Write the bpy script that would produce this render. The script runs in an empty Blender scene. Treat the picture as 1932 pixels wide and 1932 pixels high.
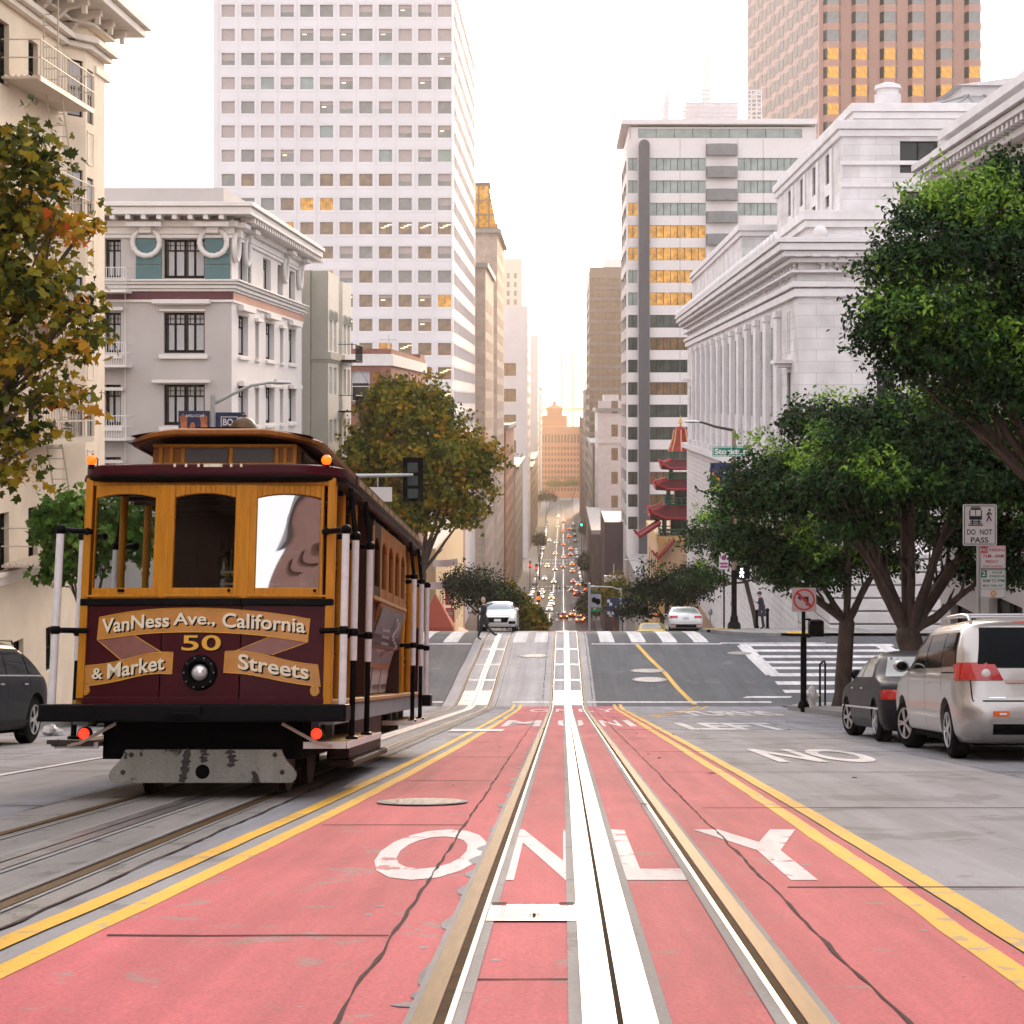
import bpy, bmesh, math, random
import numpy as np
from mathutils import Vector, Matrix
R = math.radians; PI = math.pi
rng = random.Random(7); nr = np.random.RandomState(5)
S = bpy.context.scene; C = S.collection
# ---------------------------------------------------------------- camera, sky, sun, exposure
F, CX, HY = 3050., 1062., 762.            # focal length, principal column and horizon row in 1932-px picture units
cam = bpy.data.cameras.new('camera'); co = bpy.data.objects.new('camera', cam); C.objects.link(co)
cam.sensor_width = 36; cam.lens = 36*F/1932; cam.shift_x = -(CX-966)/1932; cam.shift_y = -(966-HY)/1932
cam.clip_start = .2; cam.clip_end = 20000
co.location = (0, 0, 0); co.rotation_euler = (PI/2, 0, 0); S.camera = co
SUN_EL, SUN_AZ = R(11), R(7)
w = bpy.data.worlds.new('World'); S.world = w; w.use_nodes = True
nt = w.node_tree; nt.nodes.clear()
o_ = nt.nodes.new('ShaderNodeOutputWorld'); bg = nt.nodes.new('ShaderNodeBackground')
sky = nt.nodes.new('ShaderNodeTexSky'); sky.sky_type = 'NISHITA'; sky.sun_disc = False
sky.sun_elevation = SUN_EL; sky.sun_rotation = SUN_AZ; sky.air_density = 1.0; sky.dust_density = 3.0; sky.ozone_density = 1.0
bw = nt.nodes.new('ShaderNodeRGBToBW'); mx = nt.nodes.new('ShaderNodeMix'); mx.data_type = 'RGBA'; mx.inputs[0].default_value = .86
tint = nt.nodes.new('ShaderNodeMix'); tint.data_type = 'RGBA'; tint.blend_type = 'MULTIPLY'; tint.inputs[0].default_value = 1
tint.inputs[7].default_value = (1.05, .985, .96, 1)        # thin morning overcast: pale, faintly warm
nt.links.new(sky.outputs[0], bw.inputs[0]); nt.links.new(sky.outputs[0], mx.inputs[6]); nt.links.new(bw.outputs[0], tint.inputs[6])
cl = nt.nodes.new('ShaderNodeMix'); cl.data_type = 'RGBA'; cl.inputs[0].default_value = .62; cl.inputs[7].default_value = (3.75, 3.70, 3.95, 1)   # even cloud veil over the clear sky
nt.links.new(tint.outputs[2], mx.inputs[7]); nt.links.new(mx.outputs[2], cl.inputs[6]); nt.links.new(cl.outputs[2], bg.inputs[0]); bg.inputs[1].default_value = .15
nt.links.new(bg.outputs[0], o_.inputs[0])
sl = bpy.data.lights.new('sun', 'SUN'); sl.energy = 1.5; sl.angle = R(10); sl.color = (1, .66, .36)
so = bpy.data.objects.new('sun', sl); C.objects.link(so)
sd = Vector((math.sin(SUN_AZ)*math.cos(SUN_EL), math.cos(SUN_AZ)*math.cos(SUN_EL), math.sin(SUN_EL)))
so.rotation_euler = sd.to_track_quat('Z', 'Y').to_euler()
S.view_settings.view_transform = 'Standard'; S.view_settings.look = 'None'; S.view_settings.exposure = 2.0; S.view_settings.gamma = 1
S.render.engine = 'CYCLES'
cy = S.cycles; cy.use_denoising = True; cy.max_bounces = 7; cy.diffuse_bounces = 3; cy.glossy_bounces = 3; cy.transparent_max_bounces = 10
cy.transmission_bounces = 4; cy.volume_bounces = 1; cy.use_adaptive_sampling = True; cy.adaptive_threshold = .02; cy.caustics_reflective = False; cy.caustics_refractive = False

# ---------------------------------------------------------------- helpers
def X(px, D): return (px-CX)*D/F
def Z(py, D): return (HY-py)*D/F
PY = [-400, -75, 0, 48, 50, 51.5, 54.4, 58, 63, 69, 73, 76.5, 80, 90, 190, 300, 347, 447, 597, 770, 960, 1150, 1400]
PD = [-12, -11.77, .94, 9.076, 9.36, 9.47, 9.6, 9.66, 9.89, 10.07, 10.35, 10.75, 11.35, 13.4, 31.5, 43.4, 45.2, 53.5, 60, 64.3, 67, 68.5, 69.5]
SLOPE = math.atan(.1695)
def GZ(y): return -float(np.interp(y, PY, PD))
def slope_at(y): return math.atan2(GZ(y-1.5)-GZ(y+1.5), 3.0)

class MB:
    def __init__(s): s.v = []; s.f = []; s.m = []
    def add(s, vs, fs, m=0):
        b = len(s.v); s.v += [tuple(p) for p in vs]; s.f += [tuple(i+b for i in f) for f in fs]; s.m += [m]*len(fs); return s
    def box(s, x0, x1, y0, y1, z0, z1, m=0):
        return s.add([(x0,y0,z0),(x1,y0,z0),(x1,y1,z0),(x0,y1,z0),(x0,y0,z1),(x1,y0,z1),(x1,y1,z1),(x0,y1,z1)],
                     [(0,3,2,1),(4,5,6,7),(0,1,5,4),(1,2,6,5),(2,3,7,6),(3,0,4,7)], m)
    def quad(s, a, b, c, d, m=0): return s.add([a,b,c,d], [(0,1,2,3)], m)
    def prism(s, pts, axis, a, b, m=0):
        n = len(pts)
        def P(p, t): return {'x': (t,p[0],p[1]), 'y': (p[0],t,p[1]), 'z': (p[0],p[1],t)}[axis]
        vs = [P(p,a) for p in pts]+[P(p,b) for p in pts]
        return s.add(vs, [tuple(range(n)), tuple(range(2*n-1,n-1,-1))]+[(i,(i+1)%n,n+(i+1)%n,n+i)[::-1] for i in range(n)], m)
    def tube(s, pts, r, n=8, m=0, caps=True):
        pts = [Vector(p) for p in pts]; k = len(pts); rs = r if isinstance(r, (list,tuple)) else [r]*k
        vs = []; a = None
        for i, p in enumerate(pts):
            d = (pts[min(i+1,k-1)]-pts[max(i-1,0)]).normalized()
            if a is None: a = d.cross(Vector((0,0,1)) if abs(d.z) < .9 else Vector((1,0,0)))
            a = (a-d*a.dot(d)).normalized(); b = d.cross(a)
            for j in range(n):
                t = 2*PI*j/n; vs.append(p+(a*math.cos(t)+b*math.sin(t))*rs[i])
        fs = [(i*n+j, i*n+(j+1)%n, (i+1)*n+(j+1)%n, (i+1)*n+j) for i in range(k-1) for j in range(n)]
        if caps: fs += [tuple(range(n-1,-1,-1)), tuple((k-1)*n+j for j in range(n))]
        return s.add(vs, fs, m)
    def lathe(s, prof, c=(0,0,0), axis='z', n=16, m=0):
        vs = []; c = Vector(c); k = len(prof)
        for r, h in prof:
            for j in range(n):
                t = 2*PI*j/n; a, b = r*math.cos(t), r*math.sin(t)
                vs.append(c+Vector({'z': (a,b,h), 'y': (a,h,b), 'x': (h,a,b)}[axis]))
        fs = [(i*n+j, i*n+(j+1)%n, (i+1)*n+(j+1)%n, (i+1)*n+j) for i in range(k-1) for j in range(n)]
        fs += [tuple(range(n-1,-1,-1)), tuple((k-1)*n+j for j in range(n))]
        return s.add(vs, fs, m)
    def ball(s, c, r, sc=(1,1,1), n=12, m=0):
        pr = [(r*math.sin(PI*i/(n//2)), -r*math.cos(PI*i/(n//2))) for i in range(n//2+1)]
        pr = [(max(a, 1e-4), b) for a, b in pr]; b0 = len(s.v); s.lathe(pr, (0,0,0), 'z', n, m)
        for i in range(b0, len(s.v)):
            p = s.v[i]; s.v[i] = (c[0]+p[0]*sc[0], c[1]+p[1]*sc[1], c[2]+p[2]*sc[2])
        return s
    def grid(s, fn, nu, nv, m=0, flip=False):
        vs = [fn(i/nu, j/nv) for j in range(nv+1) for i in range(nu+1)]; q = nu+1
        fs = [(j*q+i, j*q+i+1, (j+1)*q+i+1, (j+1)*q+i) for j in range(nv) for i in range(nu)]
        return s.add(vs, [f[::-1] for f in fs] if flip else fs, m)
    def xf(s, M):
        s.v = [tuple(M @ Vector(p)) for p in s.v]; return s
    def build(s, name, mats, parent=None, smooth=None, bevel=0, loc=None, rot=None, subd=0):
        me = bpy.data.meshes.new(name); me.from_pydata(s.v, [], s.f)
        mats = mats if isinstance(mats, (list,tuple)) else [mats]
        for mm in mats: me.materials.append(mm)
        if len(mats) > 1: me.polygons.foreach_set('material_index', s.m)
        if smooth is not None:
            me.polygons.foreach_set('use_smooth', [True]*len(me.polygons))
            if smooth < 180: me.set_sharp_from_angle(angle=R(smooth))
        me.update(); o = bpy.data.objects.new(name, me); C.objects.link(o)
        if parent: o.parent = parent
        if loc is not None: o.location = loc
        if rot is not None: o.rotation_euler = rot
        if bevel:
            b = o.modifiers.new('b', 'BEVEL'); b.width = bevel; b.segments = 2; b.limit_method = 'ANGLE'
        if subd:
            b = o.modifiers.new('s', 'SUBSURF'); b.levels = subd; b.render_levels = subd
        return o
def tag(o, label=None, cat=None, group=None, kind=None):
    if label: o['label'] = label
    if cat: o['category'] = cat
    if group: o['group'] = group
    if kind: o['kind'] = kind
    return o
def thing(name, label, cat, loc=(0,0,0), rot=(0,0,0), group=None):
    o = bpy.data.objects.new(name, None); C.objects.link(o); o.location = loc; o.rotation_euler = rot; o.empty_display_size = .1
    return tag(o, label, cat, group)
def copy_tree(o, parent=None):
    c = o.copy(); C.objects.link(c)
    if parent: c.parent = parent
    for ch in [x for x in o.children]: copy_tree(ch, c)
    return c
_tc = {}
def text_geo(s, bold=0.0):
    k = (s, bold)
    if k not in _tc:
        cu = bpy.data.curves.new('t', 'FONT'); cu.body = s; cu.offset = bold; cu.resolution_u = 4
        ob = bpy.data.objects.new('t', cu); C.objects.link(ob)
        me = bpy.data.meshes.new_from_object(ob.evaluated_get(bpy.context.evaluated_depsgraph_get()))
        vs = np.array([v.co[:2] for v in me.vertices]); fs = [tuple(p.vertices) for p in me.polygons]
        bpy.data.objects.remove(ob); bpy.data.curves.remove(cu); bpy.data.meshes.remove(me)
        vs = (vs-vs.min(0)); _tc[k] = (vs, fs)
    return _tc[k]
def text(mb, s, fn, m=0, bold=0.0, fit=True):
    vs, fs = text_geo(s, bold); d = vs.max(0)
    q = vs/d if fit else vs/d[1]
    return mb.add([fn(a, b) for a, b in q], fs, m)

# ---------------------------------------------------------------- materials (all procedural)
def mat(name, col, rough=.6, metal=0., var=.0, vscale=3., bump=0., bscale=40., spec=.5, coat=0., emit=None, es=0., alpha=None, streak=0., stretch=(1,1,1)):
    m = bpy.data.materials.new(name); m.use_nodes = True; n = m.node_tree.nodes; l = m.node_tree.links; b = n['Principled BSDF']
    b.inputs['Base Color'].default_value = (*col, 1); b.inputs['Roughness'].default_value = rough; b.inputs['Metallic'].default_value = metal
    b.inputs['Specular IOR Level'].default_value = spec; b.inputs['Coat Weight'].default_value = coat; b.inputs['Coat Roughness'].default_value = .05
    if emit: b.inputs['Emission Color'].default_value = (*emit, 1); b.inputs['Emission Strength'].default_value = es
    if var or bump:
        tc = n.new('ShaderNodeTexCoord'); mp = n.new('ShaderNodeMapping'); mp.inputs['Scale'].default_value = stretch
        l.new(tc.outputs['Object'], mp.inputs[0])
    if var:
        nz = n.new('ShaderNodeTexNoise'); nz.inputs['Scale'].default_value = vscale; nz.inputs['Detail'].default_value = 6; nz.inputs['Roughness'].default_value = .62
        l.new(mp.outputs[0], nz.inputs['Vector'])
        r = n.new('ShaderNodeMapRange'); r.inputs[1].default_value = .3; r.inputs[2].default_value = .7; r.inputs[3].default_value = 1-var; r.inputs[4].default_value = 1+var*.6
        l.new(nz.outputs[0], r.inputs[0]); mu = n.new('ShaderNodeMix'); mu.data_type = 'RGBA'; mu.blend_type = 'MULTIPLY'; mu.inputs[0].default_value = 1
        mu.inputs[6].default_value = (*col, 1); l.new(r.outputs[0], mu.inputs[7]); l.new(mu.outputs[2], b.inputs['Base Color'])
    if bump:
        n2 = n.new('ShaderNodeTexNoise'); n2.inputs['Scale'].default_value = bscale; n2.inputs['Detail'].default_value = 4; l.new(mp.outputs[0], n2.inputs['Vector'])
        bp = n.new('ShaderNodeBump'); bp.inputs['Strength'].default_value = bump; bp.inputs['Distance'].default_value = .02
        l.new(n2.outputs[0], bp.inputs['Height']); l.new(bp.outputs[0], b.inputs['Normal'])
    return m
def ramp(n, stops, interp='LINEAR'):
    r = n.new('ShaderNodeValToRGB'); e = r.color_ramp.elements; r.color_ramp.interpolation = interp
    while len(e) > 1: e.remove(e[-1])
    e[0].position = stops[0][0]; e[0].color = (*stops[0][1], 1)
    for p, c in stops[1:]: x = e.new(p); x.color = (*c, 1)
    return r
def worn(name, col, under, amount=.5, scale=2.2, rough=.75, grit=.12, bump=.25):
    """road paint or paving: fine grit, large tonal drift and worn patches where the layer below shows"""
    m = bpy.data.materials.new(name); m.use_nodes = True; n = m.node_tree.nodes; l = m.node_tree.links; b = n['Principled BSDF']
    tc = n.new('ShaderNodeTexCoord')
    def noise(sc, det, dist=0, st=None):
        z = n.new('ShaderNodeTexNoise'); z.inputs['Scale'].default_value = sc; z.inputs['Detail'].default_value = det; z.inputs['Roughness'].default_value = .65; z.inputs['Distortion'].default_value = dist
        if st:
            mp = n.new('ShaderNodeMapping'); mp.inputs['Scale'].default_value = st; l.new(tc.outputs['Object'], mp.inputs[0]); l.new(mp.outputs[0], z.inputs['Vector'])
        else: l.new(tc.outputs['Object'], z.inputs['Vector'])
        return z
    a = noise(.55, 5, .3, (1.6, .6, 1)); g = noise(70, 3); wz = noise(scale, 9, .6)
    r1 = n.new('ShaderNodeMapRange'); r1.inputs[1].default_value = .3; r1.inputs[2].default_value = .7; r1.inputs[3].default_value = .80; r1.inputs[4].default_value = 1.12; l.new(a.outputs[0], r1.inputs[0])
    r2 = n.new('ShaderNodeMapRange'); r2.inputs[1].default_value = .3; r2.inputs[2].default_value = .7; r2.inputs[3].default_value = 1-grit; r2.inputs[4].default_value = 1+grit; l.new(g.outputs[0], r2.inputs[0])
    sk = noise(1, 4, .2, (3.2, .07, 1)); r3 = n.new('ShaderNodeMapRange'); r3.inputs[1].default_value = .32; r3.inputs[2].default_value = .68; r3.inputs[3].default_value = .77; r3.inputs[4].default_value = 1.10; l.new(sk.outputs[0], r3.inputs[0])
    m0 = n.new('ShaderNodeMath'); m0.operation = 'MULTIPLY'; l.new(r1.outputs[0], m0.inputs[0]); l.new(r3.outputs[0], m0.inputs[1])
    mm = n.new('ShaderNodeMath'); mm.operation = 'MULTIPLY'; l.new(m0.outputs[0], mm.inputs[0]); l.new(r2.outputs[0], mm.inputs[1])
    wr = n.new('ShaderNodeMapRange'); wr.inputs[1].default_value = 1-amount; wr.inputs[2].default_value = 1-amount+.035; l.new(wz.outputs[0], wr.inputs[0])
    mc = n.new('ShaderNodeMix'); mc.data_type = 'RGBA'; mc.inputs[6].default_value = (*col, 1); mc.inputs[7].default_value = (*under, 1); l.new(wr.outputs[0], mc.inputs[0])
    mu = n.new('ShaderNodeMix'); mu.data_type = 'RGBA'; mu.blend_type = 'MULTIPLY'; mu.inputs[0].default_value = 1; l.new(mc.outputs[2], mu.inputs[6]); l.new(mm.outputs[0], mu.inputs[7])
    l.new(mu.outputs[2], b.inputs['Base Color']); b.inputs['Roughness'].default_value = rough; b.inputs['Specular IOR Level'].default_value = .35
    bp = n.new('ShaderNodeBump'); bp.inputs['Strength'].default_value = bump; bp.inputs['Distance'].default_value = .006; l.new(g.outputs[0], bp.inputs['Height']); l.new(bp.outputs[0], b.inputs['Normal'])
    return m
def brick_mat(name, c1, c2, mortar, scale=1., bw=.22, rh=.075, ms=.012, vary=.0):
    m = bpy.data.materials.new(name); m.use_nodes = True; n = m.node_tree.nodes; l = m.node_tree.links; b = n['Principled BSDF']
    tc = n.new('ShaderNodeTexCoord'); sp = n.new('ShaderNodeSeparateXYZ'); cb = n.new('ShaderNodeCombineXYZ'); l.new(tc.outputs['Object'], sp.inputs[0])
    ad = n.new('ShaderNodeMath'); l.new(sp.outputs[0], ad.inputs[0]); l.new(sp.outputs[1], ad.inputs[1]); l.new(ad.outputs[0], cb.inputs[0]); l.new(sp.outputs[2], cb.inputs[1])
    t = n.new('ShaderNodeTexBrick'); l.new(cb.outputs[0], t.inputs['Vector']); t.inputs['Scale'].default_value = scale
    t.inputs['Color1'].default_value = (*c1, 1); t.inputs['Color2'].default_value = (*c2, 1); t.inputs['Mortar'].default_value = (*mortar, 1)
    t.inputs['Mortar Size'].default_value = ms; t.inputs['Brick Width'].default_value = bw; t.inputs['Row Height'].default_value = rh
    nz = n.new('ShaderNodeTexNoise'); nz.inputs['Scale'].default_value = .5; nz.inputs['Detail'].default_value = 6; l.new(tc.outputs['Object'], nz.inputs['Vector'])
    r = n.new('ShaderNodeMapRange'); r.inputs[1].default_value = .3; r.inputs[2].default_value = .7; r.inputs[3].default_value = .74; r.inputs[4].default_value = 1.12; l.new(nz.outputs[0], r.inputs[0])
    mu = n.new('ShaderNodeMix'); mu.data_type = 'RGBA'; mu.blend_type = 'MULTIPLY'; mu.inputs[0].default_value = 1; l.new(t.outputs[0], mu.inputs[6]); l.new(r.outputs[0], mu.inputs[7])
    l.new(mu.outputs[2], b.inputs['Base Color']); b.inputs['Roughness'].default_value = .85
    return m
def leaf_mat(name, stops, rough=.55, trans=.25):
    m = bpy.data.materials.new(name); m.use_nodes = True; n = m.node_tree.nodes; l = m.node_tree.links; b = n['Principled BSDF']
    at = n.new('ShaderNodeAttribute'); at.attribute_name = 'rnd'; r = ramp(n, stops); l.new(at.outputs['Fac'], r.inputs[0]); l.new(r.outputs[0], b.inputs['Base Color'])
    b.inputs['Roughness'].default_value = rough; b.inputs['Specular IOR Level'].default_value = .12
    tr = n.new('ShaderNodeBsdfTranslucent'); l.new(r.outputs[0], tr.inputs[0]); mx = n.new('ShaderNodeMixShader'); mx.inputs[0].default_value = trans
    l.new(b.outputs[0], mx.inputs[1]); l.new(tr.outputs[0], mx.inputs[2]); l.new(mx.outputs[0], n['Material Output'].inputs[0])
    return m
def glass_mat(name, tint=(.8,.85,.85), see=.75, rough=.02, refl=.0):
    m = bpy.data.materials.new(name); m.use_nodes = True; n = m.node_tree.nodes; l = m.node_tree.links; n.remove(n['Principled BSDF'])
    t = n.new('ShaderNodeBsdfTransparent'); t.inputs[0].default_value = (*[c*see for c in tint], 1); g = n.new('ShaderNodeBsdfGlossy'); g.inputs['Roughness'].default_value = rough
    fr = n.new('ShaderNodeFresnel'); fr.inputs[0].default_value = 1.2; ad = n.new('ShaderNodeMath'); ad.inputs[1].default_value = refl; l.new(fr.outputs[0], ad.inputs[0])
    mx = n.new('ShaderNodeMixShader'); l.new(ad.outputs[0], mx.inputs[0]); l.new(t.outputs[0], mx.inputs[1]); l.new(g.outputs[0], mx.inputs[2]); l.new(mx.outputs[0], n['Material Output'].inputs[0])
    return m
def wood_mat(name, col, var=.22):
    return mat(name, col, .42, var=var, vscale=5, bump=.12, bscale=30, spec=.16, coat=.03, stretch=(6,6,.6))

M = {}
M['concrete'] = worn('concrete', (.255,.255,.275), (.19,.19,.205), .44, .9, .8, .10)
M['trackbed'] = worn('trackbed', (.25,.235,.22), (.17,.16,.15), .42, 3, .85, .20)
M['asphalt'] = worn('asphalt', (.080,.084,.094), (.115,.118,.126), .40, .7, .82, .16)
M['asphalt_far'] = worn('asphalt_far', (.09,.085,.085), (.13,.12,.115), .4, .3, .7, .1)
M['red'] = worn('red_paint', (.47,.105,.122), (.34,.17,.165), .40, 3.4, .8, .20)
M['yellow'] = worn('yellow_paint', (.70,.40,.035), (.42,.30,.16), .42, 6, .7, .10)
M['white_line'] = worn('white_line', (.66,.64,.64), (.36,.33,.33), .42, 5, .75, .10)
M['white_red'] = worn('white_on_red', (.64,.60,.60), (.47,.20,.20), .41, 4.5, .75, .10)
M['sidewalk'] = worn('sidewalk', (.26,.255,.26), (.20,.195,.195), .4, 1.2, .85, .10)
M['kerb'] = worn('kerb', (.30,.29,.28), (.24,.22,.21), .4, 3, .85, .12)
M['crack'] = mat('crack', (.045,.020,.020), .95, var=.3, vscale=20)
M['rust'] = mat('rust_groove', (.055,.030,.012), .8, 0, spec=.08, var=.4, vscale=10)
M['rail'] = mat('rail_steel', (.115,.070,.028), .55, .3, spec=.15, var=.3, vscale=6, stretch=(8,.5,1))
M['plate'] = mat('slot_plate', (.36,.335,.325), .38, .8, var=.30, vscale=4)
M['dark'] = mat('dark', (.004,.004,.0045), .8, spec=.05)
M['black'] = mat('black_paint', (.005,.005,.006), .42, spec=.07, var=.3, vscale=12)
M['steel'] = mat('galvanised', (.45,.46,.47), .4, .6, var=.1, vscale=8)
M['tan'] = mat('tan_paint', (.55,.47,.38), .55)
M['white'] = mat('white_paint', (.80,.78,.77), .45, var=.05, vscale=5)
M['glass_dark'] = mat('window_glass_dark', (.025,.028,.032), .06, spec=.3)
M['glass_grey'] = mat('window_glass_grey', (.185,.18,.17), .10, spec=.8, var=.25, vscale=.9)
M['glass_green'] = mat('window_glass_green', (.24,.29,.27), .10, spec=.8, var=.3, vscale=.5)
M['glass_brown'] = mat('window_glass_brown', (.20,.115,.055), .10, spec=.8, var=.5, vscale=.9)
M['glass_gold'] = mat('window_glass_gold', (.62,.30,.05), .14, .2, spec=.5, var=.75, vscale=1.3, emit=(1,.5,.1), es=.03)  # reflected gold of sunlit houses put into the colour, faintly glowing
M['blind'] = mat('window_blind', (.43,.36,.35), .7, var=.06, vscale=2)
M['curtain'] = mat('curtain', (.46,.46,.48), .8, var=.25, vscale=4, stretch=(9,9,.2))
M['lamp_red'] = mat('lamp_red', (.7,.02,.01), .3, emit=(1,.02,.008), es=1.0)
M['lamp_amber'] = mat('lamp_amber', (.8,.15,.01), .25, emit=(1,.11,.004), es=.55)
M['lamp_white'] = mat('lamp_white', (.9,.85,.7), .3, emit=(1,.85,.6), es=5)
M['rubber'] = mat('rubber', (.008,.008,.0085), .8, spec=.06, bump=.2, bscale=60)
M['alloy'] = mat('alloy', (.60,.60,.61), .28, .8)
M['chrome'] = mat('chrome', (.75,.75,.76), .12, 1)

# ---------------------------------------------------------------- ground, road, markings
def ys(y0, y1, extra=()):
    return sorted({y0, y1, *[y for y in PY if y0 < y < y1], *extra, *[y0+(y1-y0)*i/6 for i in range(7)]})
def strip(mb, x0, x1, y0, y1, off, m=0, nx=1):
    """a sheet that follows the street's profile; x0, x1 are numbers or functions of y"""
    f0 = x0 if callable(x0) else (lambda y: x0); f1 = x1 if callable(x1) else (lambda y: x1)
    yy = ys(y0, y1)
    for a, b in zip(yy, yy[1:]):
        for i in range(nx):
            u0, u1 = i/nx, (i+1)/nx
            L = lambda y, u: (f0(y)*(1-u)+f1(y)*u, y, GZ(y)+off)
            mb.quad(L(a,u0), L(a,u1), L(b,u1), L(b,u0), m)
    return mb
def struct(mb, name, mats): o = mb.build(name, mats); o['kind'] = 'structure'; return o
YL = lambda y: -1.30-.75*math.exp(-max(y, 1)/12)          # inner yellow line, left and right of the lane
YR = lambda y: 1.60-.30*math.exp(-max(y, 1)/8.8)
struct(strip(MB(), -2500, 2500, -400, 1400, -.03), 'ground', mat('ground_paving', (.25,.24,.235), .9, var=.2, vscale=.2))
mb = MB(); mb.quad((-2500,1399,-70.5),(2500,1399,-70.5),(2500,9000,-70.5),(-2500,9000,-70.5)); struct(mb, 'water', mat('bay_water', (.2,.24,.27), .15, bump=.3, bscale=.3))
XL, XR = -9.7, 6.75
struct(strip(MB(), XL, XR, -75, 50, 0), 'road', M['concrete'])
struct(strip(MB(), -60, 60, 50, 72.5, 0, 0, 4), 'cross_street', M['asphalt'])
struct(strip(MB(), XL, XR, 72.5, 1150, 0), 'far_road', M['asphalt_far'])
mb = MB()
for xa, xb, sgn in ((-16, XL, -1), (XR, 14, 1)):
    for y0, y1 in ((-75, 47.5), (74, 1150)):
        strip(mb, xa, xb, y0, y1, .13)
struct(mb, 'sidewalk', M['sidewalk'])
mb = MB()
for y0, y1 in ((-75, 47.5), (74, 400)):
    for xk, s in ((XL, 1), (XR, -1)):
        yy = ys(y0, y1)
        for a, b in zip(yy, yy[1:]):
            mb.quad((xk+s*.16,a,GZ(a)+.134),(xk,a,GZ(a)+.134),(xk,b,GZ(b)+.134),(xk+s*.16,b,GZ(b)+.134))
            mb.quad((xk+s*.16,a,GZ(a)),(xk+s*.16,b,GZ(b)),(xk+s*.16,b,GZ(b)+.134),(xk+s*.16,a,GZ(a)+.134))
# the rounded corner of the near right pavement and of the far right one
def corner(mb, cx, cy, r, a0, a1, xo, yo):
    pts = [(cx+r*math.cos(a0+(a1-a0)*i/10), cy+r*math.sin(a0+(a1-a0)*i/10)) for i in range(11)]
    for (p, q) in zip(pts, pts[1:]):
        mb.quad((*p, GZ(p[1])-.01), (*q, GZ(q[1])-.01), (*q, GZ(q[1])+.134), (*p, GZ(p[1])+.134))
    for (p, q) in zip(pts, pts[1:]):
        mb.quad((xo,p[1],GZ(p[1])+.133), (*p,GZ(p[1])+.133), (*q,GZ(q[1])+.133), (xo,q[1],GZ(q[1])+.133))
corner(mb, 9.6, 47.5, 2.85, PI, PI/2, 9.6, 0); corner(mb, 9.6, 74, 2.85, PI, PI*1.5, 9.6, 0)
for y0, y1 in ((47.5, 50.35), (71.15, 74)): strip(mb, 9.6, 60, y0, y1, .133)
corner(mb, -12.5, 47.5, 2.8, 0, PI/2, -12.5, 0); corner(mb, -12.5, 74, 2.8, 0, -PI/2, -12.5, 0)
for y0, y1 in ((47.5, 50.3), (71.2, 74)): strip(mb, -60, -12.5, y0, y1, .133)
struct(mb, 'kerb', M['kerb'])
TRK = (.155, -2.82)                        # slot lines of the two cable tracks
G = .535
mb = MB()
strip(mb, TRK[1]-.95, TRK[1]+.73, -40, 50, .004)
struct(mb, 'track_paving', M['trackbed'])
mb = MB(); strip(mb, -3.75, 1.05, 50, 76.5, .004)
struct(mb, 'track_apron', worn('apron', (.30,.29,.30), (.25,.24,.25), .4, 1.2, .7, .08))
mb = MB()
for q in range(-8, 50, 2): strip(mb, lambda y: YL(y)-.03, lambda y: YR(y)+.12, q, min(q+2, 50.5), .005)
mb_ = mb; strip(mb, -.75, 1.3, 74.6, 77.5, .008)
struct(mb, 'bus_lane', M['red'])
# pale ragged concrete along the left rail where the red paint has flaked away
mb = MB(); y = 1.5
while y < 30:
    L = rng.uniform(.05, .5); wdt = rng.uniform(.01, .075)
    x0 = TRK[0]-G-.05; pts = [(x0, y, GZ(y)+.008), (x0, y+L, GZ(y+L)+.008), (x0-wdt*.35, y+L*.9, GZ(y+L*.9)+.008), (x0-wdt, y+L*.45, GZ(y+L*.45)+.008), (x0-wdt*.6, y+L*.1, GZ(y+L*.1)+.008)]
    mb.add(pts, [(4,3,2,1,0)]); y += L*rng.uniform(.7, 4)
struct(mb, 'flaked_paint', M['concrete'])
mb = MB()                                                       # cable tracks: rails, grooves, slot plates
for t in TRK:
    y0 = -40
    far = 1100
    for s in (-1, 1):
        r = t+s*G
        strip(mb, r-.031, r+.031, y0, far, .013, 0)                                # head
        i0, i1 = (r+.031, r+.062) if s < 0 else (r-.062, r-.031)
        strip(mb, i0, i1, y0, far, .0085, 1)                                         # flange groove
        j0, j1 = (i1, i1+.018) if s < 0 else (i0-.018, i0)
        strip(mb, j0, j1, y0, far, .012, 2)                                         # guard lip
        k0, k1 = (j1, j1+.036) if s < 0 else (j0-.036, j0)
        strip(mb, k0, k1, y0, 60, .0095, 4)
        k0, k1 = (r-.052, r-.031) if s < 0 else (r+.031, r+.055)
        strip(mb, k0, k1, y0, 60, .0095, 4)
        strip(mb, t+s*.0085, t+s*.102, y0, far, .014, 2)                             # slot plates
        strip(mb, t+s*.102, t+s*.140, y0, 60, .0095, 4)
    strip(mb, t-.0086, t+.0086, y0, far, .0075, 3)
    for yy_ in (53.2, 56.2, 60.5, 65.5, 75.2, 75.8, 76.4):                          # steel cross plates in the junction
        strip(mb, t-G+.08, t-.104, yy_, yy_+.28, .011, 2); strip(mb, t+.104, t+G-.08, yy_, yy_+.28, .011, 2)
struct(mb, 'cable_track', [M['rail'], M['rust'], M['plate'], M['dark'], M['kerb']])
mb = MB()                                                       # bright steel hatches let into the junction
for t in TRK:
    for a, b in ((-G+.085, -.105), (.105, G-.085)):
        for y0_ in (50.4, 51.6, 52.8): strip(mb, t+a, t+b, y0_, y0_+1.12, .0115)
struct(mb, 'track_cover', M['plate'])
mb = MB()                                                       # pull-box lid between rail and slot with a star keyhole
strip(mb, TRK[0]-G+.085, TRK[0]-.104, 6.18, 6.62, .0125, 0)
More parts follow.
